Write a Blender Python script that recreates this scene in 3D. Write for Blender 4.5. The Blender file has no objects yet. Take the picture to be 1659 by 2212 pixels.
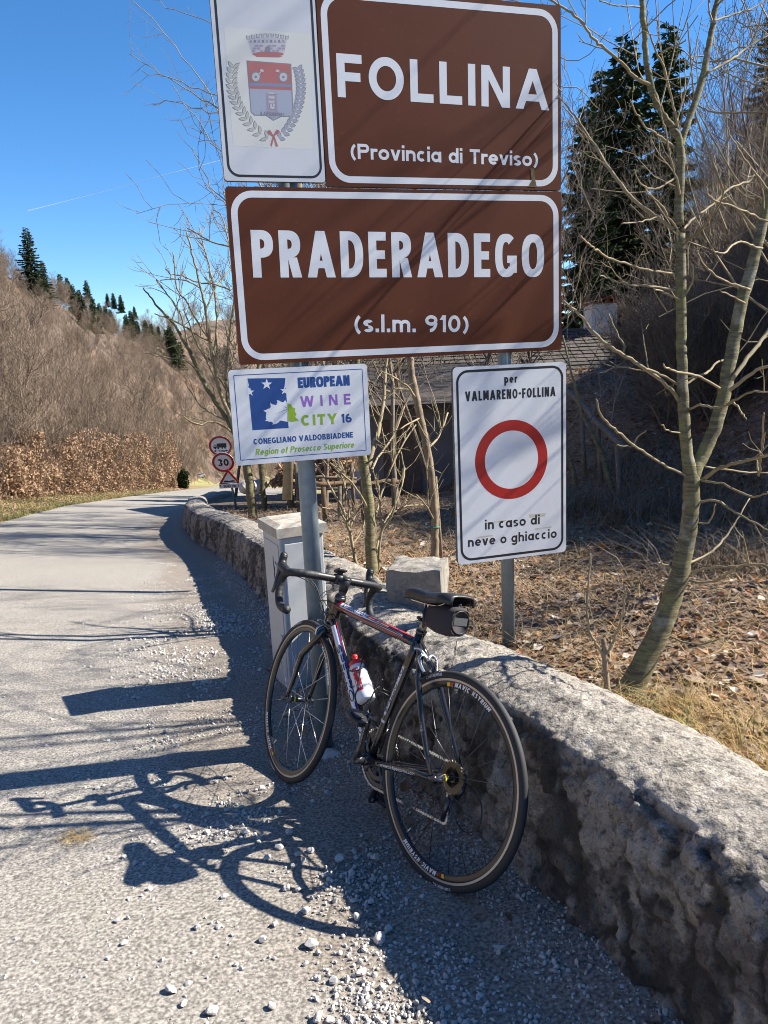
import bpy, math, random
import numpy as np
from mathutils import Vector, Matrix
from math import radians, sin, cos, pi
random.seed(7); np.random.seed(7)
RNG = np.random.RandomState(11)
S = bpy.context.scene
COL = S.collection

# ------------------------------------------------------------------ camera
FPX, CX, CY = 1660.0, 829.5, 1106.0
PITCH, ROLL = radians(11.2), radians(2.7)
fwd = np.array([0, cos(PITCH), -sin(PITCH)])
up0 = np.cross(np.array([1., 0, 0]), fwd)
right = cos(ROLL)*np.array([1., 0, 0]) - sin(ROLL)*up0
upv = sin(ROLL)*np.array([1., 0, 0]) + cos(ROLL)*up0
cam = bpy.data.cameras.new('camera'); camo = bpy.data.objects.new('camera', cam); COL.objects.link(camo)
cam.sensor_fit = 'VERTICAL'; cam.sensor_height = 24; cam.lens = 24*FPX/2212
cam.clip_start = .05; cam.clip_end = 6000
camo.matrix_world = Matrix(((right[0], upv[0], -fwd[0], 0), (right[1], upv[1], -fwd[1], 0), (right[2], upv[2], -fwd[2], 0), (0, 0, 0, 1)))
S.camera = camo

# ------------------------------------------------------------------ sky and sun
SUN_EL, SUN_AZ = radians(38.5), radians(80.5)      # azimuth from +Y towards +X
W = bpy.data.worlds.new('World'); S.world = W; W.use_nodes = True
wn = W.node_tree; sky = wn.nodes.new('ShaderNodeTexSky'); sky.sky_type = 'NISHITA'; sky.sun_disc = False
sky.sun_elevation = SUN_EL; sky.sun_rotation = SUN_AZ; sky.altitude = 1500
sky.air_density = 1.0; sky.dust_density = .05; sky.ozone_density = 5.0
hsv = wn.nodes.new('ShaderNodeHueSaturation'); hsv.inputs['Saturation'].default_value = 1.19; hsv.inputs['Value'].default_value = 1.38; wn.links.new(sky.outputs[0], hsv.inputs['Color']); wn.links.new(hsv.outputs[0], wn.nodes['Background'].inputs[0]); wn.nodes['Background'].inputs[1].default_value = .058
sl = bpy.data.lights.new('sun', 'SUN'); so = bpy.data.objects.new('sun', sl); COL.objects.link(so)
sl.energy = 5.0; sl.angle = radians(.5); sl.color = (1, .93, .82)
SUND = Vector((sin(SUN_AZ)*cos(SUN_EL), cos(SUN_AZ)*cos(SUN_EL), sin(SUN_EL)))
so.rotation_euler = SUND.to_track_quat('Z', 'Y').to_euler()
S.view_settings.view_transform = 'Standard'; S.view_settings.look = 'None'; S.view_settings.gamma = 1
S.cycles.filter_width = 1.0
S.view_settings.use_curve_mapping = False; S.view_settings.exposure = 1.38

# ------------------------------------------------------------------ helpers
def ray(px, py): return fwd + (px-CX)/FPX*right - (py-CY)/FPX*upv
def at(px, py, d): return ray(px, py)*d
def sstep(a, b, t):
    t = np.clip((np.asarray(t, float)-a)/(b-a), 0, 1); return t*t*(3-2*t)
def _h(i, j, k):
    n = (i*374761393 + j*668265263 + k*1274126177) & 0xffffffff
    n = ((n ^ (n >> 13))*1274126177) & 0xffffffff
    return ((n ^ (n >> 16)) & 0xffff)/65535.0
def vnoise(P):
    P = np.asarray(P, float); I = np.floor(P).astype(np.int64); f = P-I; f = f*f*(3-2*f)
    x, y, z = I[..., 0], I[..., 1], I[..., 2]; u, v, w = f[..., 0], f[..., 1], f[..., 2]; r = 0
    for a in (0, 1):
        for b in (0, 1):
            for c in (0, 1):
                r = r + _h(x+a, y+b, z+c)*(u if a else 1-u)*(v if b else 1-v)*(w if c else 1-w)
    return r*2-1
def fbm(P, oct=4, gain=.5):
    P = np.asarray(P, float); r = 0; a = 1
    for o in range(oct): r = r + a*vnoise(P*2**o + 17.3*o); a *= gain
    return r
def cells(P):
    """distance to nearest jittered feature point and second nearest"""
    P = np.asarray(P, float); I = np.floor(P).astype(np.int64); d1 = np.full(P.shape[:-1], 9.); d2 = d1.copy(); idv = d1*0
    for a in (-1, 0, 1):
        for b in (-1, 0, 1):
            for c in (-1, 0, 1):
                J = I+np.array([a, b, c]); x, y, z = J[..., 0], J[..., 1], J[..., 2]
                Q = np.stack([x+.1+.8*_h(x, y, z), y+.1+.8*_h(x+71, y, z), z+.1+.8*_h(x, y+53, z)], -1)
                d = np.linalg.norm(Q-P, axis=-1); hid = _h(x+5, y+9, z+2)
                nb = d < d1; d2 = np.where(nb, d1, np.minimum(d2, d)); idv = np.where(nb, hid, idv); d1 = np.where(nb, d, d1)
    return d1, d2, idv
def tag(o, label=None, cat=None, group=None, kind=None):
    if label: o['label'] = label
    if cat: o['category'] = cat
    if group: o['group'] = group
    if kind: o['kind'] = kind
    return o
def empty(name, loc=(0, 0, 0), label=None, cat=None, group=None):
    o = bpy.data.objects.new(name, None); COL.objects.link(o); o.location = Vector(loc); o.empty_display_size = .1
    return tag(o, label, cat, group)
class MB:
    def __init__(s): s.V = []; s.F = []; s.M = []; s.n = 0; s.mi = 0
    def add(s, V, F, mi=None):
        V = np.asarray(V, float).reshape(-1, 3); s.V.append(V); o = s.n; s.n += len(V); m = s.mi if mi is None else mi
        for f in F: s.F.append(tuple(i+o for i in f)); s.M.append(m)
        return s
    def box(s, lo, hi, M=None, mi=None):
        x0, y0, z0 = lo; x1, y1, z1 = hi
        V = np.array([(x0, y0, z0), (x1, y0, z0), (x1, y1, z0), (x0, y1, z0), (x0, y0, z1), (x1, y0, z1), (x1, y1, z1), (x0, y1, z1)], float)
        if M is not None: V = M(V)
        return s.add(V, [(3, 2, 1, 0), (4, 5, 6, 7), (0, 1, 5, 4), (1, 2, 6, 5), (2, 3, 7, 6), (3, 0, 4, 7)], mi)
    def tube(s, P, R, n=8, caps=True, flat=None, mi=None):
        P = np.asarray(P, float); m = len(P); R = np.broadcast_to(np.asarray(R, float), (m,))
        T = np.gradient(P, axis=0); T /= np.linalg.norm(T, axis=1)[:, None]+1e-12
        a = np.array([0, 0, 1.]) if abs(T[0][2]) < .9 else np.array([1., 0, 0])
        N = np.cross(T[0], a); N /= np.linalg.norm(N); V = []
        an = np.arange(n)*2*pi/n; ca, sa = np.cos(an)[:, None], np.sin(an)[:, None]
        for i in range(m):
            N = N-T[i]*(N@T[i]); N /= np.linalg.norm(N)+1e-12; B = np.cross(T[i], N)
            V.append(P[i]+R[i]*(ca*N+sa*B*(flat if flat else 1)))
        F = [(i*n+j, i*n+(j+1) % n, (i+1)*n+(j+1) % n, (i+1)*n+j) for i in range(m-1) for j in range(n)]
        if caps: F += [tuple(range(n-1, -1, -1)), tuple((m-1)*n+j for j in range(n))]
        return s.add(np.concatenate(V), F, mi)
    def lathe(s, prof, c, ax, n=24, mi=None, a0=0, a1=2*pi):
        """prof: list of (radius, height along ax)"""
        c = np.asarray(c, float); ax = np.asarray(ax, float); ax = ax/np.linalg.norm(ax)
        t = np.array([0, 0, 1.]) if abs(ax[2]) < .9 else np.array([1., 0, 0]); u = np.cross(ax, t); u /= np.linalg.norm(u); w = np.cross(ax, u)
        full = abs(a1-a0-2*pi) < 1e-6; k = n if full else n+1; V = []
        for j in range(k):
            a = a0+(a1-a0)*j/n
            for r, h in prof: V.append(c+ax*h+r*(cos(a)*u+sin(a)*w))
        m = len(prof); F = []
        for j in range(n):
            jn = (j+1) % k
            for i in range(m-1): F.append((j*m+i, jn*m+i, jn*m+i+1, j*m+i+1))
        return s.add(V, F, mi)
    def xf(s, f):
        s.V = [f(v) for v in s.V]; return s
    def build(s, name, mat, parent=None, origin=None, smooth=True, autosmooth=None):
        V = np.concatenate(s.V) if s.V else np.zeros((0, 3))
        o = mesh_obj(name, V, s.F, mat, parent, origin, smooth, s.M)
        return o
def mesh_obj(name, V, F, mat, parent=None, origin=None, smooth=True, M=None):
    V = np.asarray(V, float); loc = Vector((0, 0, 0))
    if parent is not None and origin is None:
        b = parent
        while b is not None:
            if not b.get('_local'): V = V-np.array(b.location)
            b = b.parent
    if origin is not None: V = V-np.asarray(origin, float); loc = Vector(origin)
    me = bpy.data.meshes.new(name)
    if isinstance(F, np.ndarray):
        k = F.shape[1]; me.vertices.add(len(V)); me.vertices.foreach_set('co', V.ravel()); me.loops.add(F.size); me.loops.foreach_set('vertex_index', F.ravel().astype(np.int32))
        me.polygons.add(len(F)); me.polygons.foreach_set('loop_start', np.arange(0, F.size, k, dtype=np.int32)); me.update(calc_edges=True)
    else: me.from_pydata(V.tolist(), [], F)
    for m in (mat if isinstance(mat, (list, tuple)) else [mat]): me.materials.append(m)
    if M is not None and len(me.materials) > 1: me.polygons.foreach_set('material_index', np.asarray(M, dtype=np.int32))
    me.polygons.foreach_set('use_smooth', np.full(len(me.polygons), bool(smooth)))
    me.validate(); o = bpy.data.objects.new(name, me); COL.objects.link(o); o.location = loc
    if parent is not None: o.parent = parent
    return o
def autosm(o, ang=35):
    me = o.data; me.polygons.foreach_set('use_smooth', np.full(len(me.polygons), True)); me.set_sharp_from_angle(angle=radians(ang)); return o
def bev(o, w=.003, seg=2):
    m = o.modifiers.new('bevel', 'BEVEL'); m.width = w; m.segments = seg; m.limit_method = 'ANGLE'; return o
def grid_faces(nu, nv):
    i = np.arange(nu-1)[:, None]*nv+np.arange(nv-1)[None, :]; i = i.ravel()
    return np.stack([i, i+nv, i+nv+1, i+1], 1)
def copy_tree(o, parent=None):
    c = o.copy(); COL.objects.link(c); c.parent = parent
    for ch in o.children: copy_tree(ch, c)
    return c

# ------------------------------------------------------------------ materials
def pm(name, base, rough=.8, metal=0., layers=(), bump=(), spec=None, coat=0., trans=0., attr=None):
    """layers: (scale, detail, lo, hi, colour, amount[, kind]); bump: (scale, strength, distance[, kind])"""
    m = bpy.data.materials.new(name); m.use_nodes = True; t = m.node_tree; N = t.nodes; L = t.links; b = N['Principled BSDF']
    b.inputs['Roughness'].default_value = rough; b.inputs['Metallic'].default_value = metal
    if spec is not None: b.inputs['Specular IOR Level'].default_value = spec
    if coat: b.inputs['Coat Weight'].default_value = coat; b.inputs['Coat Roughness'].default_value = .08
    tc = N.new('ShaderNodeTexCoord'); cur = None
    def tex(sc, det, kind):
        if kind.startswith('vor'):
            x = N.new('ShaderNodeTexVoronoi'); x.inputs['Scale'].default_value = sc
            if kind == 'vore': x.feature = 'DISTANCE_TO_EDGE'
            L.new(tc.outputs['Object'], x.inputs['Vector']); return x.outputs['Color' if kind == 'vorc' else 'Distance']
        x = N.new('ShaderNodeTexNoise'); x.inputs['Scale'].default_value = sc; x.inputs['Detail'].default_value = det; x.inputs['Roughness'].default_value = .62
        if kind == 'bark' or kind == 'streak':
            mp = N.new('ShaderNodeMapping'); mp.inputs['Scale'].default_value = (1, 1, 6) if kind == 'bark' else (1, 1, .12)
            L.new(tc.outputs['Object'], mp.inputs['Vector']); L.new(mp.outputs[0], x.inputs['Vector'])
        else: L.new(tc.outputs['Object'], x.inputs['Vector'])
        return x.outputs['Fac']
    col = N.new('ShaderNodeRGB'); col.outputs[0].default_value = (*base, 1); cur = col.outputs[0]
    for l in layers:
        sc, det, lo, hi, c, am = l[:6]; kind = l[6] if len(l) > 6 else 'noise'
        mr = N.new('ShaderNodeMapRange'); mr.inputs['From Min'].default_value = lo; mr.inputs['From Max'].default_value = hi; mr.inputs['To Max'].default_value = am; mr.clamp = True
        L.new(tex(sc, det, kind), mr.inputs['Value'])
        mx = N.new('ShaderNodeMix'); mx.data_type = 'RGBA'; L.new(mr.outputs[0], mx.inputs['Factor']); L.new(cur, mx.inputs['A']); mx.inputs['B'].default_value = (*c, 1); cur = mx.outputs['Result']
    if attr:
        an, c2, lo, hi = attr; a = N.new('ShaderNodeAttribute'); a.attribute_name = an
        mr = N.new('ShaderNodeMapRange'); mr.inputs['From Min'].default_value = lo; mr.inputs['From Max'].default_value = hi; mr.clamp = True; L.new(a.outputs['Fac'], mr.inputs['Value'])
        mx = N.new('ShaderNodeMix'); mx.data_type = 'RGBA'; L.new(mr.outputs[0], mx.inputs['Factor']); L.new(cur, mx.inputs['A']); mx.inputs['B'].default_value = (*c2, 1); cur = mx.outputs['Result']
    L.new(cur, b.inputs['Base Color'])
    nrm = None
    for q in bump:
        sc, st, ds = q[:3]; kind = q[3] if len(q) > 3 else 'noise'
        bp = N.new('ShaderNodeBump'); bp.inputs['Strength'].default_value = st; bp.inputs['Distance'].default_value = ds
        L.new(tex(sc, 4, kind), bp.inputs['Height'])
        if nrm: L.new(nrm, bp.inputs['Normal'])
        nrm = bp.outputs[0]
    if nrm: L.new(nrm, b.inputs['Normal'])
    if trans:
        tr = N.new('ShaderNodeBsdfTranslucent'); L.new(cur, tr.inputs[0]); ms = N.new('ShaderNodeMixShader'); ms.inputs[0].default_value = trans
        L.new(b.outputs[0], ms.inputs[1]); L.new(tr.outputs[0], ms.inputs[2]); L.new(ms.outputs[0], N['Material Output'].inputs['Surface'])
    return m
def per_obj_tint(m, amt=.35):
    """vary value per object so copied plants are not all one tone"""
    t = m.node_tree; N = t.nodes; L = t.links; b = N['Principled BSDF']; src = b.inputs['Base Color'].links[0].from_socket
    oi = N.new('ShaderNodeObjectInfo'); mr = N.new('ShaderNodeMapRange'); mr.inputs['To Min'].default_value = 1-amt; mr.inputs['To Max'].default_value = 1+amt
    L.new(oi.outputs['Random'], mr.inputs['Value']); hs = N.new('ShaderNodeHueSaturation'); L.new(mr.outputs[0], hs.inputs['Value']); L.new(src, hs.inputs['Color']); L.new(hs.outputs[0], b.inputs['Base Color'])
    return m
M = {}
M['white_paint'] = pm('sign_white', (.66, .68, .70), .38, layers=[(9, 4, .5, .8, (.5, .5, .46), .25), (1.2, 3, .4, .7, (.57, .59, .62), .5)])
M['white_sheet'] = pm('sign_reflective_white', (.76, .78, .80), .42, layers=[(7, 5, .52, .8, (.55, .53, .45), .3), (60, 2, .45, .6, (.7, .72, .75), .3)])
M['cream'] = pm('faded_sticker', (.68, .68, .63), .5, layers=[(5, 4, .4, .7, (.68, .69, .67), .6)])
M['brown'] = pm('sign_brown', (.105, .030, .012), .55, layers=[(4, 5, .45, .75, (.125, .038, .018), .5), (40, 3, .62, .75, (.2, .1, .07), .2)], spec=.2)
M['letter'] = pm('sign_letter_white', (.74, .76, .78), .42, layers=[(12, 4, .5, .8, (.6, .58, .55), .3)])
M['black'] = pm('sign_black', (.016, .017, .02), .5)
M['red'] = pm('sign_red', (.42, .018, .014), .42, layers=[(6, 4, .5, .8, (.33, .03, .02), .6)])
M['galv'] = pm('galvanised_steel', (.22, .285, .33), .45, .35, layers=[(30, 4, .45, .7, (.15, .20, .24), .6), (5, 3, .5, .7, (.32, .38, .42), .5)], bump=[(60, .1, .002)])
M['alu'] = pm('panel_back_metal', (.35, .36, .36), .5, .5, layers=[(30, 5, .5, .7, (.12, .11, .08), .7)])
M['edge'] = pm('weathered_panel_edge', (.09, .07, .055), .7, layers=[(60, 5, .45, .65, (.22, .21, .16), .8)])
def flat(n, c, r=.5): M[n] = pm(n, c, r); return M[n]
flat('logo_blue', (.012, .07, .27)); flat('logo_green', (.26, .44, .02)); flat('logo_purple', (.30, .14, .52)); flat('logo_white', (.78, .8, .83))
flat('crest_red', (.44, .16, .15)); flat('crest_blue', (.38, .41, .50)); flat('crest_ink', (.24, .24, .28)); flat('crest_mauve', (.36, .32, .40)); flat('crest_leaf', (.50, .50, .44)); flat('crest_oak', (.36, .38, .44)); flat('crest_grey', (.54, .53, .55)); flat('crest_lake', (.22, .27, .4))

# ------------------------------------------------------------------ stroke lettering
def ring(cx, cy, rx, ry, w, a0, a1, ex=2.0, n=None):
    n = n or max(3, int(abs(a1-a0)/(pi/16))+1); o = []; i = []
    for k in range(n+1):
        a = a0+(a1-a0)*k/n; c, s = cos(a), sin(a)
        f = (abs(c)**ex+abs(s)**ex)**(-1/ex)
        o.append((cx+rx*c*f, cy+ry*s*f)); i.append((cx+(rx-w)*c*f, cy+(ry-w)*s*f))
    return ('s', o, i)
def rect(x0, y0, x1, y1): return ('p', [(x0, y0), (x1, y0), (x1, y1), (x0, y1)])
def dg(xb, yb, xt, yt, t): return ('p', [(xb, yb), (xb+t, yb), (xt+t, yt), (xt, yt)])
def glyph(c, w, f, ex):
    H = pi/2; u = w; t = w*1.1
    def o_(W, H_=1., y=0.): return [ring(W/2, y+H_/2, W/2, H_/2, w, 0, 2*pi, ex, 40)]
    X = .72
    if c == ' ': return .38*f, []
    if c == 'A': W = .92*f; return W, [dg(0, 0, W/2-t/2, 1, t), dg(W-t, 0, W/2-t/2, 1, t), rect(.2*W, .2, .8*W, .2+w*.85)]
    if c == 'B': W = .68*f+.04; r = .27; return W, [rect(0, 0, u, 1), rect(u, 0, W-.27, w), rect(u, 1-w, W-.3, 1), rect(u, .5-w/2+.02, W-.28, .5+w/2+.02), ring(W-.27, .27, .27, .27, w, -H, H, ex), ring(W-.3, .76, .26, .24, w, -H, H, ex)]
    if c == 'C': W = .8*f; return W, [ring(W/2, .5, W/2, .5, w, .27*pi, 1.73*pi, ex, 30)]
    if c == 'D': W = .76*f; b = min(.5, W-u); return W, [rect(0, 0, u, 1), rect(u, 0, W-b, w), rect(u, 1-w, W-b, 1), ring(W-b, .5, b, .5, w, -H, H, ex, 24)]
    if c == 'E': W = .6*f; return W, [rect(0, 0, u, 1), rect(u, 0, W, w), rect(u, 1-w, W, 1), rect(u, .5-w/2, W*.93, .5+w/2)]
    if c == 'F': W = .6*f; return W, [rect(0, 0, u, 1), rect(u, 1-w, W, 1), rect(u, .48-w/2, W*.93, .48+w/2)]
    if c == 'G': W = .82*f; return W, [ring(W/2, .5, W/2, .5, w, .27*pi, 1.75*pi, ex, 30), rect(W-u, .1, W, .5), rect(W*.55, .5-w*.9, W-u, .5)]
    if c == 'H': W = .72*f; return W, [rect(0, 0, u, 1), rect(W-u, 0, W, 1), rect(u, .5-w/2, W-u, .5+w/2)]
    if c == 'I': return u, [rect(0, 0, u, 1)]
    if c == 'K': W = .72*f; return W, [rect(0, 0, u, 1), dg(u*.9, .38, W-t, 1, t), dg(W-t, 0, u*1.1, .6, t)]
    if c == 'L': W = .58*f; return W, [rect(0, 0, u, 1), rect(u, 0, W, w)]
    if c == 'M': W = .9*f; return W, [rect(0, 0, u, 1), rect(W-u, 0, W, 1), dg(W/2-t/2, .15, u*.25, 1, t*.9), dg(W/2-t/2, .15, W-t*.9-u*.25, 1, t*.9)]
    if c == 'N': W = .76*f; return W, [rect(0, 0, u, 1), rect(W-u, 0, W, 1), dg(W-t*1.02, 0, u*.02, 1, t)]
    if c in 'O': W = .86*f; return W, o_(W)
    if c == '0': W = .66*f; return W, o_(W)
    if c in 'PR':
        W = .68*f; b = min(.29, W-u); r = [rect(0, 0, u, 1), rect(u, 1-w, W-b, 1), rect(u, .42, W-b, .42+w), ring(W-b, .71, b, .29, w, -H, H, ex)]
        if c == 'R': r.append(dg(W-t*.95, 0, W*.38, .43, t))
        return W*(1.02 if c == 'R' else 1), r
    if c == 'S': W = .66*f; return W, [ring(W/2, .74, W/2, .26, w, .15*pi, 1.5*pi, ex, 20), ring(W/2, .27, W/2, .27, w, -.85*pi, .5*pi, ex, 20)]
    if c == 'T': W = .66*f; return W, [rect(0, 1-w, W, 1), rect(W/2-u/2, 0, W/2+u/2, 1-w)]
    if c == 'U': W = .72*f; return W, [rect(0, .35, u, 1), rect(W-u, .35, W, 1), ring(W/2, .35, W/2, .35, w, pi, 2*pi, ex, 18)]
    if c == 'V': W = .88*f; return W, [dg(W/2-t/2, 0, 0, 1, t), dg(W/2-t/2, 0, W-t, 1, t)]
    if c == 'W': W = 1.2*f; return W, [dg(W*.27-t/2, 0, 0, 1, t), dg(W*.27-t/2, 0, W/2-t/2, 1, t), dg(W*.73-t/2, 0, W/2-t/2, 1, t), dg(W*.73-t/2, 0, W-t, 1, t)]
    if c == 'Y': W = .84*f; return W, [rect(W/2-u/2, 0, W/2+u/2, .5), dg(W/2-t/2, .42, 0, 1, t), dg(W/2-t/2, .42, W-t, 1, t)]
    if c == 'Z': W = .68*f; return W, [rect(0, 0, W, w), rect(0, 1-w, W, 1), dg(0, w, W-t*1.15, 1-w, t*1.15)]
    if c == '1': W = .34*f; return W, [rect(W-u, 0, W, 1), dg(0, .72, W-u*1.1, 1, u)]
    if c in '69':
        W = .64*f; r = [ring(W/2, .31, W/2, .31, w, 0, 2*pi, ex, 28), ring(W*.62, .45, W*.62, .55, w, .5*pi, pi, ex, 14)]
        if c == '9': r = [(k[0],)+tuple([(W-x, 1-y) for x, y in l] for l in k[1:]) for k in r]
        return W, r
    if c == '3': W = .62*f; return W, [ring(W/2, .74, W/2, .26, w, -.5*pi, .85*pi, ex, 20), ring(W/2, .27, W/2, .27, w, -.85*pi, .5*pi, ex, 20)]
    if c == '4': W = .62*f; return W, [rect(W*.62, 0, W*.62+u, 1), rect(0, .22, W, .22+w*.9), dg(0, .25, W*.55, 1, t)]
    if c == '(': return .3*f+w*.3, [ring(.75, .42, .72, .72, w*.95, .72*pi, 1.28*pi, 2, 14)]
    if c == ')': W = .3*f+w*.3; return W, [ring(W-.75, .42, .72, .72, w*.95, -.28*pi, .28*pi, 2, 14)]
    if c == '.': return w*1.05, [rect(0, 0, w*1.05, w*1.05)]
    if c == '-': return .4*f, [rect(0, .4, .4*f, .4+w)]
    # lower case
    b = .6*f
    bowl = lambda W, y0=0: [ring(W/2, y0+X/2, W/2, X/2, w, 0, 2*pi, ex, 28)]
    if c == 'o': W = .64*f; return W, bowl(W)
    if c in 'ad': W = .62*f; return W, bowl(W*.96)+[rect(W-u, 0, W, X if c == 'a' else 1.02)]
    if c in 'bp': W = .62*f; return W, [(k[0],)+tuple([(x+W*.04, y) for x, y in l] for l in k[1:]) for k in bowl(W*.96)]+[rect(0, 0 if c == 'b' else -.3, u, 1.02 if c == 'b' else X)]
    if c in 'gq': W = .62*f; return W, bowl(W*.96)+[rect(W-u, -.05, W, X), ring(W/2, -.05, W/2, .26, w, 1.1*pi, 2*pi, ex, 12)]
    if c == 'c': W = .56*f; return W, [ring(W/2, X/2, W/2, X/2, w, .27*pi, 1.73*pi, ex, 22)]
    if c == 'e': W = .62*f; return W, [ring(W/2, X/2, W/2, X/2, w, 0, 1.75*pi, ex, 24), rect(u*.8, X/2-w*.45, W-u*.2, X/2+w*.4)]
    if c == 'f': W = .38*f; return W, [rect(W*.25, 0, W*.25+u, .8), ring(W*.25+.24, .76, .24, .26, w, .5*pi, pi, ex, 8), rect(0, X-w*.85, W, X)]
    if c == 't': W = .38*f; return W, [rect(W*.25, .2, W*.25+u, .92), ring(W*.25+.2, .2, .2, .2, w, pi, 1.5*pi, ex, 8), rect(0, X-w*.85, W, X)]
    if c in 'hnu':
        W = .58*f; r = [rect(0, 0, u, 1.02 if c == 'h' else X), ring(W/2, X-.3, W/2, .3, w, 0, pi, ex, 14), rect(W-u, 0, W, X-.3)]
        if c == 'u': r = [(k[0],)+tuple([(W-x, X-y) for x, y in l] for l in k[1:]) for k in r]
        return W, r
    if c == 'm': W = .92*f; q = W/2+u/2; return W, [rect(0, 0, u, X), ring(q/2, X-.28, q/2, .28, w, 0, pi, ex, 14), rect(q-u, 0, q, X-.28), ring(W-q/2, X-.28, q/2, .28, w, 0, pi, ex, 14), rect(W-u, 0, W, X-.28)]
    if c == 'i': return u, [rect(0, 0, u, X), rect(0, .84, u, .84+w*.95)]
    if c == 'l': return u, [rect(0, 0, u, 1.02)]
    if c == 'r': W = .38*f; return W, [rect(0, 0, u, X), ring(.3, X-.3, .3, .3, w, .5*pi, pi, ex, 8), rect(.29, X-w, W+.03, X)]
    if c == 's': W = .5*f; return W, [ring(W/2, .53, W/2, .19, w*.92, .15*pi, 1.5*pi, ex, 16), ring(W/2, .2, W/2, .2, w*.92, -.85*pi, .5*pi, ex, 16)]
    if c == 'v': W = .6*f; return W, [dg(W/2-t/2, 0, 0, X, t), dg(W/2-t/2, 0, W-t, X, t)]
    if c == 'w': W = .9*f; return W, [dg(W*.27-t/2, 0, 0, X, t), dg(W*.27-t/2, 0, W/2-t/2, X, t), dg(W*.73-t/2, 0, W/2-t/2, X, t), dg(W*.73-t/2, 0, W-t, X, t)]
    if c == 'z': W = .5*f; return W, [rect(0, 0, W, w), rect(0, X-w, W, X), dg(0, w, W-t, X-w, t)]
    if c == 'y': W = .6*f; return W, [dg(W/2-t/2, 0, 0, X, t), dg(W*.22, -.3, W-t, X, t)]
    return .5*f, [rect(0, 0, .4*f, X)]
def text2d(txt, w=.18, width=None, sp=.14, ex=2.0, ital=0., sub=0):
    """list of shapes in units of cap height, fitted to total width by changing letter widths"""
    def lay(f):
        x = 0; out = []
        for c in txt:
            a, sh = glyph(c, w, f, ex)
            for s in sh: out.append((s[0],)+tuple([(px+x+ital*py, py) for px, py in l] for l in s[1:]))
            x += a+(0 if c == ' ' else sp)
        return x-sp, out
    f = 1.
    if width:
        lo, hi = .15, 5.
        for _ in range(30):
            f = (lo+hi)/2
            if lay(f)[0] > width: hi = f
            else: lo = f
    return lay(f)
def put_text(mb, txt, place, w=.18, width=None, sp=.14, ex=2.0, ital=0., mi=None, k0=0, lift=.00001, center=False):
    """place(x,y,k) maps text units (cap heights) and stroke layer to 3D"""
    W_, sh = text2d(txt, w, width, sp, ex, ital); k = k0; dx = -W_/2 if center else 0
    for s in sh:
        k += 1
        if s[0] == 'p':
            n = len(s[1]); mb.add([place(x+dx, y, (k % 9)*lift) for x, y in s[1]], [tuple(range(n))], mi)
        else:
            n = len(s[1]); mb.add([place(x+dx, y, (k % 9)*lift) for x, y in s[1]+s[2]], [(i, i+1, n+i+1, n+i) for i in range(n-1)], mi)
    return W_
# ------------------------------------------------------------------ terrain shape
_xb = np.array([(-6, 3.3), (-1.5, 1.75), (0, 1.2), (1.1, .80), (1.574, .622), (2.14, .412), (2.6, .185), (3.0, -.01), (3.4, -.19), (4.0, -.36), (4.7, -.52), (5.6, -.80), (6.74, -1.2), (8.4, -1.7), (10.2, -2.3), (12.14, -3.1), (15, -4.0), (19, -4.95), (24, -5.6), (30, -5.7), (60, -6.2)])
_xr = np.array([(-6, -3.6), (0, -4.3), (5, -5.3), (10, -6.5), (15.9, -8.1), (24.4, -10.1), (36, -11.6), (46, -12.6), (62, -13.5)])
_xl = np.array([(-30, -9), (0, -9.2), (16, -12.0), (24, -14.2), (46, -15.6), (60, -17.6), (80, -27), (130, -42), (170, -44), (230, -35), (420, -40), (700, -60)])
def smi(T, y):
    y = np.asarray(y, float); r = 0
    for k in (-.35, -.15, 0, .15, .35): r = r+np.interp(y+k, T[:, 0], T[:, 1])
    return r/5
def wall_x(y): return smi(_xb, y)
def road_l(y): return smi(_xr, y)
def base(y):
    y = np.asarray(y, float); s0, s1, a, b = .081, .15, 4., 9.; t = np.clip(y-a, 0, b-a)
    r = -1.474-s0*y-(s1-s0)*(t*t/(2*(b-a))+np.maximum(y-b, 0))
    return r+.12*np.maximum(0, y-420)
def gz(x, y): return base(y)+.07*np.clip(-np.asarray(x)-2.2, 0, 14)
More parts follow.
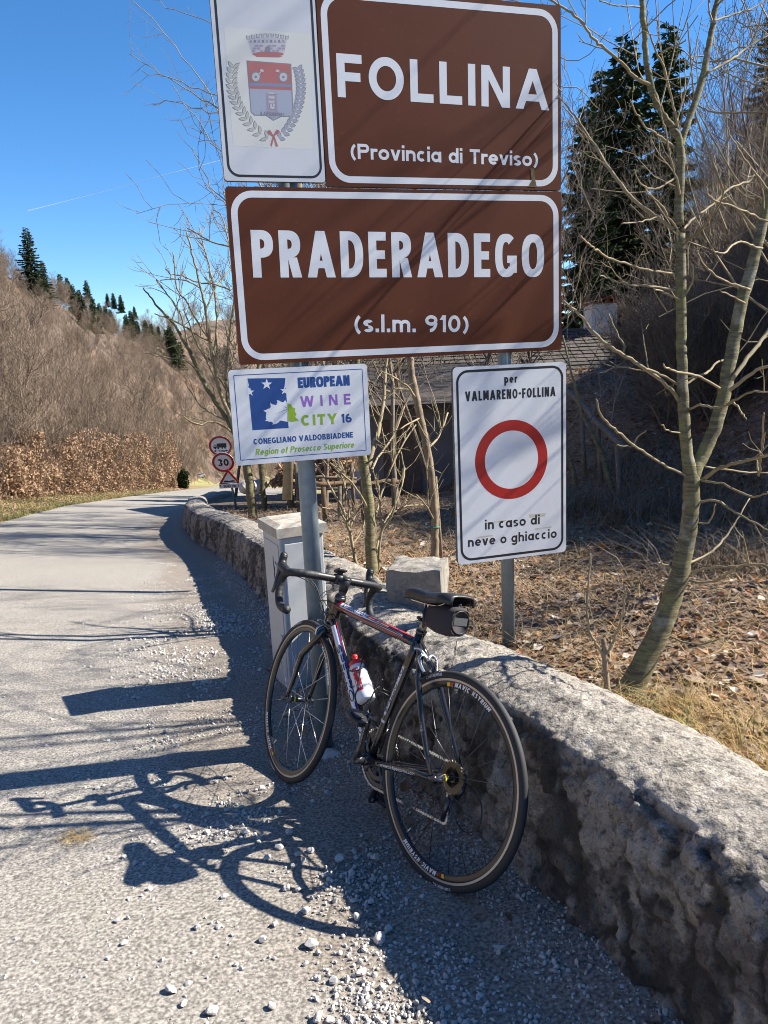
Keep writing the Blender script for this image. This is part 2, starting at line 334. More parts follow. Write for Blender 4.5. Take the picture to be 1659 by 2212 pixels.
def terr(x, y, detail=True):
    x = np.asarray(x, float); y = np.asarray(y, float)
    z = gz(x, y)
    # right-hand bank behind the wall
    sl = (wall_x(y+.1)-wall_x(y-.1))/.2; cs = 1/np.sqrt(1+sl*sl); s = (x-wall_x(y))*cs-.26
    on = 1-sstep(26, 34, y)
    z = z+on*(.36*sstep(-.13, .13, s)+.05*np.clip(s, 0, 5))
    xf = np.where(y < 25, 3.0+.33*(y-8), 8.6+.10*(y-25)); xf = np.maximum(xf, 2.6)
    z = z+sstep(1.0, 3.6, x)*on*.27*np.clip(y-6.2, 0, 8.5)*sstep(6.0, 7.5, y)
    m = .30+.75*sstep(.55, .85, y/np.maximum(x, .5)); d = x-xf; d = np.where(d > 0, d*d/(d+1.2), 0); d = np.where(d > 70, 70+(d-70)*.2, d)  # unseen side of the slope shaped by bearing to admit sun and shade litter
    hr = m*d; z = z+hr
    # left-hand hillside
    d = smi(_xl, y)-x; slp = 58/np.maximum(40, 90+smi(_xl, y)); d = np.maximum(d, 0); h = slp*d*d/(d+2.5)
    h = np.where(h > 56, 56-(h-56)*.3, h); h = np.maximum(h, np.where(d > 0, 0, 0)); z = z+h
    z = z+54*sstep(270, 430, y)*(1-sstep(-10, 110, x))*(1-sstep(25, 80, smi(_xl, y)-x))
    z = z+(1-sstep(-1.5, 0, x-road_l(y)))*.10*(1-sstep(8, 10, d))*np.where(y < 60, 1, 0)
    if detail:
        P = np.stack([x, y, x*0], -1); off = sstep(.2, 1., s)+sstep(.5, 2.5, road_l(y)-x); near = 1/(1+np.hypot(x, y)*.02)
        z = z+np.clip(off, 0, 1)*(.05*fbm(P*1.1, 3)*near+.02*vnoise(P*5)*near+.6*fbm(P*.09, 3)*sstep(2, 14, np.maximum(h, hr)))
    return z
def hit(px, py, f=None, tmax=900):
    f = f or (lambda x, y: float(terr(x, y, False))); v = ray(px, py); t = .3
    while t < tmax:
        P = v*t
        if P[2] < f(P[0], P[1]): break
        t += .02+.01*t
    lo, hi = t/1.02-.03, t
    for _ in range(30):
        m = (lo+hi)/2; P = v*m
        if P[2] < f(P[0], P[1]): hi = m
        else: lo = m
    return v*hi
def nonuni(lo, hi, a, b, st, gr=1.07, mx=9):
    r = list(np.arange(a, b, st)); s = st; x = a; L = []
    while x > lo: s = min(s*gr, mx); x -= s; L.append(x)
    s = st; x = r[-1]
    while x < hi: s = min(s*gr, mx); x += s; r.append(x)
    return np.array(L[::-1]+r)
GX = nonuni(-300, 300, -1.2, 4.6, .07); GY = nonuni(-12, 760, .2, 12, .1, 1.05)
XX, YY = np.meshgrid(GX, GY, indexing='ij'); ZZ = terr(XX, YY)
inroad = (XX > road_l(YY)+.1) & (XX < wall_x(YY)+.1) & (YY < 59)
ZZ = np.where(inroad, ZZ-.04, ZZ)
GV = np.stack([XX, YY, ZZ], -1).reshape(-1, 3); GF = grid_faces(len(GX), len(GY))
fc = GV[GF].mean(1); lx = smi(_xl, fc[:, 1])
M['litter'] = pm('leaf_litter_soil', (.10, .064, .042), .95, layers=[(9, 5, .42, .62, (.19, .125, .08), .85), (34, 4, .45, .7, (.30, .22, .155), .7), (14, 3, .60, .66, (.42, .34, .26), .8), (2.2, 3, .55, .75, (.06, .065, .025), .7), (80, 2, .6, .75, (.26, .21, .16), .5)], bump=[(18, .7, .04), (90, .6, .012)])
M['hill'] = pm('hillside_soil', (.115, .085, .064), .95, layers=[(.35, 6, .4, .65, (.15, .10, .066), .8), (2.5, 5, .45, .65, (.09, .07, .058), .7), (.06, 3, .5, .7, (.22, .13, .075), .8)], bump=[(2, .6, .3)])
M['verge'] = pm('verge_grass_and_leaves', (.15, .12, .045), .95, layers=[(3, 5, .42, .6, (.27, .17, .09), .9), (14, 5, .45, .65, (.33, .23, .14), .75), (1.0, 4, .5, .7, (.13, .15, .04), .6)], bump=[(20, .6, .03)])
M['meadow'] = pm('meadow_grass', (.24, .23, .08), .95, layers=[(.4, 5, .4, .65, (.30, .26, .12), .8), (4, 5, .5, .7, (.17, .15, .07), .6)])
def sub_sheet(name, mask, mat):
    F = GF[mask]; u, inv = np.unique(F, return_inverse=True)
    return tag(mesh_obj(name, GV[u], inv.reshape(F.shape), mat), kind='structure')
side = fc[:, 0] > wall_x(fc[:, 1])
vg = (~side) & (fc[:, 0] > lx-1.0) & (fc[:, 1] < 62); md = (~side) & (fc[:, 0] > lx-2) & (fc[:, 1] >= 62) & (fc[:, 1] < 260) | ((fc[:, 1] > 40) & (fc[:, 0] > lx) & (fc[:, 0] < 8) & (fc[:, 1] < 260))
md &= ~vg; hl_ = (~vg) & (~md) & ((~side) | (fc[:, 1] > 60)); lt = ~(vg | md | hl_)
floor_o = sub_sheet('woodland_floor', lt, M['litter']); sub_sheet('hillside', hl_, M['hill']); sub_sheet('grass_verge', vg, M['verge']); sub_sheet('meadow', md, M['meadow'])

# ------------------------------------------------------------------ road and gravel shoulder
ry = nonuni(-5, 60, .6, 9, .05, 1.05, 1.2); rt = np.concatenate([np.linspace(0, .55, 24), np.linspace(.55, 1, 70)[1:]])
RY, RT = np.meshgrid(ry, rt, indexing='ij'); xl_, xr_ = road_l(RY)+.06*vnoise(np.stack([RY*.8, RY*0, RY*0], -1))-.02, wall_x(RY)+.10
RX = xl_+(xr_-xl_)*RT; dw = (xr_-.10)-RX; P3 = np.stack([RX, RY, RX*0], -1)
sh = .78+.16*fbm(P3*1.3, 3)+.08*fbm(P3*7, 2)
RZ = gz(RX, RY)+.004+.006*sstep(.1, -.3, dw-sh)*fbm(P3*9, 3)+.05*sstep(.30, -.02, dw)+.004*fbm(P3*.9, 2)+.07*np.exp(-((dw-.02)/.12)**2)*0
RV = np.stack([RX, RY, RZ], -1).reshape(-1, 3); RF = grid_faces(len(ry), len(rt))[:, ::-1]
M['asphalt'] = pm('old_pale_asphalt', (.28, .258, .228), .92,
    layers=[(1.1, 4, .4, .65, (.31, .29, .26), .7), (270, 2, .35, .6, (.15, .138, .122), .65), (330, 1, .56, .68, (.48, .445, .39), .6), (.33, 6, .52, .6, (.20, .185, .165), .35), (.5, 6, .55, .72, (.19, .175, .16), .6), (4, 5, .58, .75, (.30, .27, .22), .4)],
    bump=[(290, .45, .003), (60, .2, .004)], attr=('shoulder', (.205, .178, .148), 0, 1))
rd_m = M['asphalt']
# gritty variation on the shoulder itself
t_ = rd_m.node_tree; N_ = t_.nodes; b_ = N_['Principled BSDF']; src_ = b_.inputs['Base Color'].links[0].from_socket
nz = N_.new('ShaderNodeTexNoise'); nz.inputs['Scale'].default_value = 95; nz.inputs['Detail'].default_value = 3; tc_ = N_.new('ShaderNodeTexCoord'); t_.links.new(tc_.outputs['Object'], nz.inputs['Vector'])
mr_ = N_.new('ShaderNodeMapRange'); mr_.inputs['From Min'].default_value = .35; mr_.inputs['From Max'].default_value = .68; mr_.inputs['To Min'].default_value = .45; mr_.inputs['To Max'].default_value = 1.6; t_.links.new(nz.outputs['Fac'], mr_.inputs['Value'])
hs_ = N_.new('ShaderNodeHueSaturation'); t_.links.new(mr_.outputs[0], hs_.inputs['Value']); t_.links.new(src_, hs_.inputs['Color']); t_.links.new(hs_.outputs[0], b_.inputs['Base Color'])
def road_sheet(name, mask):
    F = RF[mask]; u, inv = np.unique(F, return_inverse=True); o = mesh_obj(name, RV[u], inv.reshape(F.shape), rd_m)
    a = o.data.attributes.new('shoulder', 'FLOAT', 'POINT'); a.data.foreach_set('value', sstep(.22, -.14, (dw-sh).ravel()[u]).astype(np.float32)); return tag(o, kind='structure')
dm = (dw-sh).ravel()[RF].mean(1)
road_sheet('road', dm > 0); road_sheet('gravel_shoulder', dm <= 0)

# ------------------------------------------------------------------ low stone wall
ys = np.concatenate([np.arange(.1, 4.6, .0075), np.arange(4.6, 9, .022), np.arange(9, 26.2, .07)])
wx = wall_x(ys); dx = np.gradient(wx, ys); nn = np.stack([1/np.sqrt(1+dx*dx), -dx/np.sqrt(1+dx*dx)], -1)   # towards the bank
sec = np.array([(-.06, -.12), (-.035, 0), (.0, .10), (.012, .22), (.02, .36), (.034, .435), (.062, .482), (.125, .512), (.24, .532), (.36, .525), (.45, .490), (.50, .43), (.515, .33), (.52, .15)])
tt = np.r_[0, np.cumsum(np.linalg.norm(np.diff(sec, axis=0), axis=1))]; K = 150
uu = np.linspace(0, tt[-1], K); so_ = np.stack([np.interp(uu, tt, sec[:, 0]), np.interp(uu, tt, sec[:, 1])], -1)
for _ in range(3): so_[1:-1] = (so_[:-2]+2*so_[1:-1]+so_[2:])/4
tn = np.gradient(so_, axis=0); tn /= np.linalg.norm(tn, axis=1)[:, None]; sn = np.stack([-tn[:, 1], tn[:, 0]], -1)
hv = 1+.05*fbm(np.stack([ys*.9, ys*0, ys*0], -1), 3)
off = so_[None, :, 0]*np.ones((len(ys), 1)); hz = so_[None, :, 1]*hv[:, None]
WP = np.stack([wx[:, None]+nn[:, None, 0]*off, ys[:, None]+nn[:, None, 1]*off, base(ys)[:, None]+.07*np.clip(-wx-2.2, 0, 14)[:, None]+hz], -1)
N3 = np.stack([nn[:, None, 0]*sn[None, :, 0], nn[:, None, 1]*sn[None, :, 0], np.ones((len(ys), 1))*sn[None, :, 1]], -1)
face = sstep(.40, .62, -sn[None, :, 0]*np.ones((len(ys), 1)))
Q = WP.copy(); c1, c2, cid = cells(Q*np.array([4.5, 4.5, 7.5])+.35*np.stack([vnoise(Q*6), vnoise(Q*6+9), vnoise(Q*6+5)], -1))
joint = 1-sstep(.02, .28, c2-c1)
r1 = 1-np.abs(vnoise(Q*4.1+3)); cr = sstep(.93, 1., r1)*sstep(-.1, .35, vnoise(Q*1.7+8))
g1, g2, gid = cells(Q*np.array([13, 13, 17.])+.5*np.stack([vnoise(Q*9), vnoise(Q*9+4), vnoise(Q*9+6)], -1)); k1, k2, kid = cells(Q*46)
pit = np.clip(sstep(.40, .7, vnoise(Q*38+2))*sstep(-.2, .4, vnoise(Q*3.1+30))+sstep(.6, .8, vnoise(Q*19+7))*sstep(.1, .6, vnoise(Q*4+3)), 0, 1)
rg = 1-np.abs(fbm(Q*np.array([8, 8, 5.])+60, 3)); rg = sstep(.75, 1, rg)
farf = (1-.5*sstep(5, 9, ys))[:, None]
disp = farf*.012*fbm(Q*2.3, 2)+(.004+.004*face)*fbm(Q*9, 4, .6)+.0032*fbm(Q*38, 3, .75)+face*(-.009*joint*sstep(-.2,.4,vnoise(Q*2.2+70))+.007*(cid-.5)+.007*fbm(Q*np.array([14, 14, 5.]), 2))+(.0022+.012*face)*(gid-.5)-(.002+.006*face)*(1-sstep(.0, .12, g2-g1))+(.0035+.002*face)*(kid-.5)-(1-.3*face)*.016*cr-.007*pit-face*.009*rg
flake = sstep(.1, .16, fbm(Q*np.array([7, 7, 4.])+40, 3)); disp = disp+.009*flake*face
WP = WP+N3*disp[..., None]
M['wall'] = pm('lichened_mortar_wall', (.42, .378, .32), .95,
    layers=[(6, 6, .45, .62, (.33, .30, .26), .7), (28, 5, .54, .68, (.16, .145, .12), .65), (75, 3, .56, .72, (.09, .085, .08), .7), (2.4, 5, .56, .7, (.46, .40, .32), .6), (55, 3, .58, .70, (.60, .57, .51), .8), (130, 2, .55, .68, (.13, .12, .11), .8), (16, 6, .56, .68, (.07, .068, .06), .9), (3.5, 5, .60, .72, (.33, .22, .12), .4), (11, 6, .54, .62, (.52, .48, .42), .6), (34, 5, .57, .66, (.05, .047, .042), .75)],
    bump=[(190, .9, .007), (80, .8, .014), (30, .5, .02)], attr=('grime_pits', (.034, .027, .021), 0, 1))
wo = empty('stone_wall', (0, 3, -1.5), 'low round topped mortared stone wall curving along the road with the bicycle leaning on it', 'wall')
wm = mesh_obj('masonry', WP.reshape(-1, 3), grid_faces(len(ys), K)[:, ::-1], M['wall'], wo)
g = face*np.clip(.62*sstep(-.08, .14, fbm(Q*np.array([5, 5, 3.5])+12, 5)+.5*(gid-.5))+.22*joint+.2*(1-flake), 0, 1)*.85+.5*pit+.6*cr+.45*rg*face+.22*(1-face)*sstep(.1, .5, fbm(Q*14+90, 3))  # patchy grime on the road face; pits, cracks and grooves darkened too
a_ = wm.data.attributes.new('grime_pits', 'FLOAT', 'POINT'); a_.data.foreach_set('value', np.clip(g, 0, .92).ravel().astype(np.float32))
# end cap of wall near side is out of frame; the far end closes against the bank
mesh_obj('end_face', WP[-1], [tuple(range(K))], M['wall'], wo)

# ------------------------------------------------------------------ pebbles
def ico(sub=0):
    t = (1+5**.5)/2; V = np.array([(-1, t, 0), (1, t, 0), (-1, -t, 0), (1, -t, 0), (0, -1, t), (0, 1, t), (0, -1, -t), (0, 1, -t), (t, 0, -1), (t, 0, 1), (-t, 0, -1), (-t, 0, 1)], float); V /= np.linalg.norm(V[0])
    F = [(0, 11, 5), (0, 5, 1), (0, 1, 7), (0, 7, 10), (0, 10, 11), (1, 5, 9), (5, 11, 4), (11, 10, 2), (10, 7, 6), (7, 1, 8), (3, 9, 4), (3, 4, 2), (3, 2, 6), (3, 6, 8), (3, 8, 9), (4, 9, 5), (2, 4, 11), (6, 2, 10), (8, 6, 7), (9, 8, 1)]
    for _ in range(sub):
        V = list(map(tuple, V)); cache = {}; G = []
        def mid(a, b):
            k = (min(a, b), max(a, b))
            if k not in cache: p = (np.array(V[a])+np.array(V[b]))/2; p /= np.linalg.norm(p); V.append(tuple(p)); cache[k] = len(V)-1
            return cache[k]
        for a, b, c in F: x, y, z = mid(a, b), mid(b, c), mid(c, a); G += [(a, x, z), (b, y, x), (c, z, y), (x, y, z)]
        F = G; V = np.array(V)
    return np.array(V), np.array(F)
def rotm(r):
    q = r.randn(4); q /= np.linalg.norm(q); a, b, c, d = q
    return np.array([[1-2*(c*c+d*d), 2*(b*c-a*d), 2*(b*d+a*c)], [2*(b*c+a*d), 1-2*(b*b+d*d), 2*(c*d-a*b)], [2*(b*d-a*c), 2*(c*d+a*b), 1-2*(b*b+c*c)]])
def rock_shape(seed, sub=1, rough=.25):
    V, F = ico(sub); r = np.random.RandomState(seed); V = V*(1+rough*fbm(V*1.3+seed*3.1, 2))[:, None]
    for _ in range(5):
        n = r.randn(3); n /= np.linalg.norm(n); d = V@n; k = r.uniform(.6, .9); V = V-np.maximum(d-k, 0)[:, None]*n
    return V, F
M['pebble'] = pm('limestone_pebbles', (.42, .405, .38), .85, layers=[(3.5, 2, .42, .62, (.55, .53, .50), .8), (23, 4, .45, .62, (.46, .44, .41), .5), (9, 3, .55, .7, (.34, .30, .25), .8), (120, 2, .5, .7, (.30, .28, .27), .5)])
shapes = [rock_shape(i, 0, .3) for i in range(14)]; shapes1 = [rock_shape(40+i, 1, .3) for i in range(8)]
def scatter_rocks(n, yr, dfun, szf, shp, seed):
    r = np.random.RandomState(seed); Vs = []; Fs = []; o = 0; c = 0
    while c < n:
        y = yr[0]+(yr[1]-yr[0])*r.rand()**1.5; d = dfun(r)
        x = wall_x(y)-d
        if x < road_l(y)+.1: continue
        cl = float(vnoise(np.array([x*3.1, y*3.1, 3.]))) + .5*float(vnoise(np.array([x*9, y*9, 5.])))
        if r.rand() > .32+.9*cl and d > .2: continue
        s = .88*szf(r)*(1+.4*(y > 4)); V, F = shp[r.randint(len(shp))]
        V = (V*np.array([1, r.uniform(.6, 1), r.uniform(.5, .8)]))@rotm(r).T*s
        z = float(gz(x, y))+.004+.05*float(sstep(.30, -.02, d)); V = V+np.array([x, y, z+s*.35]); Vs.append(V); Fs.append(F+o); o += len(V); c += 1
    return np.concatenate(Vs), np.concatenate(Fs)
V, F = scatter_rocks(17000, (1.0, 9.5), lambda r: abs(r.normal(.62, .22)) if r.rand() < .72 else r.uniform(0, .5), lambda r: .0018+.0078*r.rand()**3.2, shapes, 3)
V2, F2 = scatter_rocks(4500, (1.0, 6), lambda r: abs(r.normal(.7, .62)), lambda r: .002+.005*r.rand()**2, shapes, 5)
V3, F3 = scatter_rocks(1900, (1.0, 6), lambda r: abs(r.normal(.78, .22)), lambda r: .006+.008*r.rand()**2.5, shapes1, 6)
V4, F4 = scatter_rocks(1000, (1.0, 6), lambda r: abs(r.normal(.36, .26)), lambda r: .005+.007*r.rand()**2.2, shapes1, 8)
tag(mesh_obj('gravel', np.concatenate([V, V2, V3, V4]), np.concatenate([F, F2+len(V), F3+len(V)+len(V2), F4+len(V)+len(V2)+len(V3)]), M['pebble'], smooth=False), 'pale limestone gravel scattered along the foot of the wall', 'gravel', kind='stuff')
# the larger loose stones one can pick out
big = [(1310/1.036+0, 0)]
zc = lambda x, y: (.5208*x, 1350+.5208*y)
bigs = [(1160, 925, .016), (1410, 975, .021), (1020, 865, .018), (730, 757, .014), (1235, 955, .014), (1290, 940, .015), (1190, 1095, .015), (1290, 1330, .022), (1265, 1190, .016), (1575, 1310, .024), (1460, 1035, .017), (710, 1518, .016), (885, 1605, .018), (1130, 1585, .013), (820, 1258, .013), (515, 1322, .012), (405, 678, .012), (690, 445, .02), (1500, 1445, .015), (1320, 1635, .017), (1085, 680, .015), (940, 770, .012), (1200, 865, .018), (1480, 1215, .013), (930, 1128, .012), (1140, 1245, .013), (1350, 1040, .014), (1110, 970, .013), (1610, 1265, .014), (515, 965, .010), (560, 990, .010), (485, 1230, .011), (760, 1575, .011), (1090, 1310, .014), (1030, 690, .011), (1240, 1100, .012), (1540, 1150, .013), (1385, 1480, .014)]
for i, (x, y, s) in enumerate(bigs):
    P = hit(*zc(x, y), f=lambda a, b: float(gz(a, b))+.006); r = np.random.RandomState(200+i)
    if i < 8: V, F = rock_shape(300+i, 2, .28); me_src = None
    if i < 8:
        o = mesh_obj('loose_stone', (V*np.array([1, .8, .62]))*1.0, F, M['pebble'], smooth=False); bank = globals().setdefault('_rk', []); bank.append(o)
    else: o = _rk[i % 8].copy(); COL.objects.link(o)
    o.scale = (s, s, s); o.rotation_euler = (r.uniform(-.3, .3), r.uniform(-.3, .3), r.uniform(0, 6)); o.location = (P[0], P[1], P[2]+s*.38)
    tag(o, 'pale angular limestone pebble lying loose beside the wall', 'stone', 'loose pale pebbles on the roadside')
P = hit(708, 1632, f=lambda a, b: float(gz(a, b))+.01); V, F = rock_shape(77, 2, .3)
tag(mesh_obj('flat_stone', V*np.array([.055, .035, .016])+P+np.array([0, 0, .008]), F, M['pebble'], origin=P, smooth=False), 'flat pale stone lying right at the foot of the left sign pole', 'stone')

# ------------------------------------------------------------------ main road sign
foot = hit(702, 1620, f=lambda a, b: float(gz(a, b)))
SD = np.array([1, .29, 0]); SD /= np.linalg.norm(SD); SN = np.array([SD[1], -SD[0], 0]); UP = np.array([0, 0, 1.])
S0 = foot+SN*.07
def puv(px, py, o=0.):
    v = ray(px, py); t = ((S0+SN*o)@SN)/(v@SN); P = v*t; return np.array([(P-S0)@SD, P[2]-S0[2]])
def pxyz(u, v, k=0.): return S0+SD*u+UP*v+SN*k
sign = empty('road_sign', foot, 'brown place name signs FOLLINA and PRADERADEGO on two grey poles with smaller panels below', 'road sign')
p = MB(); p.tube([foot+[0, 0, -.1], foot+[0, 0, 3.11]], .0375, 20); p.build('pole', M['galv'], sign)
ur, _ = puv(1093, 1000, -.07); rp = S0-SN*.07+SD*ur; zr = float(terr(rp[0], rp[1]))
p = MB(); p.tube([[rp[0], rp[1], zr-.3], [rp[0], rp[1], foot[2]+3.10]], .031, 20); p.build('pole', M['galv'], sign)
def panel(name, u0, v0, u1, v1, r, face, label, th=.022, border=None, gap=0.):
    """slab with rounded corners, front face at k = gap"""
    pts = []
    for cx, cy, a0 in ((u1-r, v1-r, 0), (u0+r, v1-r, pi/2), (u0+r, v0+r, pi), (u1-r, v0+r, 1.5*pi)):
        for k in range(7): a = a0+k*pi/12; pts.append((cx+r*cos(a), cy+r*sin(a)))
    n = len(pts); m = MB(); V = [pxyz(u, v, gap) for u, v in pts]+[pxyz(u, v, gap-th) for u, v in pts]
    m.add(V, [tuple(range(n))], 0); m.add(V, [tuple(range(2*n-1, n-1, -1))], 1); m.add(V, [((i+1) % n, i, n+i, n+(i+1) % n) for i in range(n)], 2)
    o = m.build(name, [face, M['alu'], M['edge']], sign, smooth=False); o['label'] = label
    return o
def frame2d(mb, u0, v0, u1, v1, r, w, k, mi=0, ns=8):
    o = []; i = []
    for cx, cy, a0 in ((u1-r, v1-r, 0), (u0+r, v1-r, pi/2), (u0+r, v0+r, pi), (u1-r, v0+r, 1.5*pi)):
        for q in range(ns+1): a = a0+q*pi/2/ns; o.append((cx+r*cos(a), cy+r*sin(a))); i.append((cx+(r-w)*cos(a), cy+(r-w)*sin(a)))
    n = len(o); mb.add([pxyz(u, v, k) for u, v in o+i], [(j, (j+1) % n, n+(j+1) % n, n+j) for j in range(n)], mi)
c2 = lambda x, y: (432+.4882*x, .4882*y)
c3 = lambda x, y: (459+.4882*x, 756+.4882*y)
def stext(mb, txt, conv, L, R, top, w, k=.00016, mi=0, **kw):
    """L, R: pixel of baseline ends; top: pixel of the cap line above L"""
    a = puv(*conv(*L)); b = puv(*conv(*R)); t = puv(*conv(*top)); h = t[1]-a[1]; ln = np.hypot(*(b-a)); e = (b-a)/ln
    def place(x, y, kk): q = a+e*x*h+np.array([-e[1], e[0]])*y*h; return pxyz(q[0], q[1], k+kk)
    put_text(mb, txt, place, w, ln/h, mi=mi, **kw)
def sun_poly(mb, conv, pts, k, mi=0):
    mb.add([pxyz(*puv(*conv(*q)), k) for q in pts], [tuple(range(len(pts)))], mi)
# crest panel, FOLLINA panel, PRADERADEGO panel
zt = 3.135
pc = panel('crest_panel', -.252, 2.428, .138, zt, .012, M['white_paint'], 'white panel with the town coat of arms')
m = MB(); frame2d(m, -.238, 2.442, .128, zt-.014, .045, .009, .00016); m.build('border_line', M['black'], pc, smooth=False)
pf = panel('town_panel', .143, 2.414, 1.172, zt-.006, .012, M['brown'], 'brown panel reading FOLLINA (Provincia di Treviso)')
m = MB(); frame2d(m, .157, 2.428, 1.158, zt-.024, .085, .025, .00016)
m.build('border_line', M['letter'], pf, smooth=False)
m = MB(); stext(m, 'FOLLINA', c2, (610, 429), (1545, 489), (608, 235), .205, sp=.17, ex=2.0)
stext(m, '(Provincia di Treviso)', c2, (666, 702), (1497, 737), (664, 634), .20, sp=.10); m.build('lettering', M['letter'], pf, smooth=False)
pp = panel('village_panel', -.252, 1.742, 1.174, 2.408, .012, M['brown'], 'brown panel reading PRADERADEGO (s.l.m. 910)')
m = MB(); frame2d(m, -.238, 1.757, 1.160, 2.394, .085, .025, .00016); m.build('border_line', M['letter'], pp, smooth=False)
m = MB(); stext(m, 'PRADERADEGO', c2, (236, 1228), (1522, 1226), (225, 1017), .19, sp=.13, ex=2.5)
stext(m, '(s.l.m. 910)', c2, (682, 1470), (1190, 1470), (682, 1392), .20, sp=.14); m.build('lettering', M['letter'], pp, smooth=False)
# coat of arms
m = MB(); mats = [M[k] for k in ('cream', 'crest_red', 'crest_blue', 'crest_ink', 'crest_mauve', 'crest_leaf', 'crest_oak', 'crest_grey', 'crest_lake')]
sun_poly(m, c2, [(147, 645), (500, 662), (486, 150), (106, 118)], 0.000088, 0)
sp_ = lambda pts, k, mi: sun_poly(m, c2, pts, k, mi)
sp_([(205, 267), (404, 282), (414, 500), (408, 517), (360, 517), (325, 535), (290, 512), (240, 512), (224, 497)], 0.000154, 3)
sp_([(210, 271), (400, 286), (404, 400), (219, 392)], 0.00022, 1)
sp_([(219, 392), (404, 400), (409, 500), (404, 513), (357, 513), (325, 530), (291, 508), (243, 508), (228, 495)], 0.00022, 2)
sp_([(217, 366), (403, 372), (404, 386), (218, 380)], 0.000286, 8)
def disc(x, y, rx, ry, k, mi, n=16, teeth=0):
    sp_([(x+rx*(1+(.16 if teeth and j % 2 else 0))*cos(2*pi*j/n), y-ry*(1+(.16 if teeth and j % 2 else 0))*sin(2*pi*j/n)) for j in range(n)], k, mi)
for gx, gy in ((247, 340), (369, 341)):
    disc(gx, gy, 21, 23, 0.000286, 3, 24, 1); disc(gx, gy, 17, 19, 0.000352, 7); disc(gx, gy, 6, 6, 0.000396, 3, 8)
for a, b in (((258, 328), (274, 308)), ((358, 328), (342, 308))): sp_([a, (a[0]+4, a[1]+3), (b[0]+3, b[1]+2), b], 0.000418, 7)
sp_([(264, 313), (270, 304), (284, 312), (278, 320)], 0.00044, 7); sp_([(334, 318), (340, 306), (352, 312), (348, 320)], 0.00044, 7)
sp_([(296, 500), (345, 503), (338, 418), (293, 415)], 0.000286, 4); sp_([(286, 416), (345, 419), (316, 404)], 0.00033, 3); sp_([(292, 414), (338, 416), (316, 406)], 0.000374, 7)
for yy in (425, 445): sp_([(303, yy), (329, yy+2), (330, yy+12), (304, yy+10)], 0.000352, 7)
disc(321, 470, 15, 17, 0.000352, 3); disc(321, 470, 12, 14, 0.000396, 7); sp_([(319, 470), (322, 470), (322, 458), (319, 458)], 0.00044, 3); sp_([(321, 470), (330, 474), (330, 471), (321, 467)], 0.00044, 3)
for yy in range(428, 500, 9): sp_([(295, yy), (301, yy), (301, yy+2), (295, yy+2)], 0.00033, 3); sp_([(333, yy), (340, yy), (340, yy+2), (333, yy+2)], 0.00033, 3)
sp_([(306, 500), (336, 503), (333, 518), (322, 532), (308, 518)], 0.000308, 4)
stext(m, 'A.FVLLONIBVS', c2, (268, 509), (374, 515), (268, 493), .2, k=0.000462, mi=3, sp=.2)
# mural crown
sp_([(228, 236), (372, 240), (386, 170), (206, 160)], 0.000154, 7)
sp_([(232, 234), (366, 250), (350, 254), (250, 252)], 0.00022, 1); disc(301, 240, 70, 11, 0.000198, 1)
for j in range(9):
    x = 206+j*21.5; y = 158+(-10*sin(pi*j/8)); sp_([(x, y+16), (x+13, y+16), (x+15, y-2), (x+9, y+3), (x+6, y+3), (x-2, y-2)], 0.000242, 3); sp_([(x+2, y+14), (x+11, y+14), (x+12, y+4), (x+1, y+4)], 0.000286, 7)
for r_, yy in enumerate((196, 208, 220)):
    hw = 78-r_*4
    for j in range(8):
        x0 = 300-hw+j*hw/4+(r_ % 2)*6; sp_([(x0, yy+2), (x0+hw/4-3, yy+2), (x0+hw/4-3, yy+11), (x0, yy+11)], 0.000264, 4 if (j+r_) % 3 else 7)
for j in range(9):
    x = 218+j*18; sp_([(x, 188), (x+13, 189), (x+10, 176), (x+3, 176)], 0.000264, 3 if j % 2 else 4)
sp_([(286, 231), (312, 231), (310, 210), (300, 202), (288, 210)], 0.000308, 3)
# laurel and oak branches
def leafp(x, y, a, L, wd, mi, k):
    c_, s_ = cos(a), sin(a); q = [(0, 0), (.3, .5), (.65, .45), (1, 0), (.65, -.45), (.3, -.5)]
    sp_([(x+(u*c_*L-v*s_*wd), y-(u*s_*L+v*c_*wd)) for u, v in q], k, mi)
for j in range(15):
    t = j/14; x = 300-150*sin(t*1.9)**.8-10*t; y = 612-310*t**1.05; aa = pi-.5-t*1.2
    for sgn in (-1, 1): leafp(x, y, aa+sgn*.75, 40, 17, 3, 0.000176+.00001*(j % 3)); leafp(x+1, y, aa+sgn*.75, 36, 12, 5, 0.000242+.00001*(j % 3))
for j in range(17):
    t = j/16; x = 350+115*sin(t*1.75)**.8-28*t**2; y = 610-300*t; aa = .6+t*1.3
    for sgn in (-1, 1): leafp(x, y, aa+sgn*.9, 30, 19, 3, 0.000176+.00001*(j % 3)); leafp(x, y, aa+sgn*.9, 26, 14, 6, 0.000242+.00001*(j % 3))
for pts in ([(322, 605), (300, 590), (298, 578), (310, 575), (326, 600)], [(326, 605), (348, 588), (350, 576), (338, 574), (324, 600)], [(322, 603), (328, 603), (318, 650), (312, 640)], [(323, 603), (330, 603), (346, 648), (336, 648)]): sp_(pts, 0.000352, 1)
m.build('coat_of_arms', mats, pc, smooth=False)
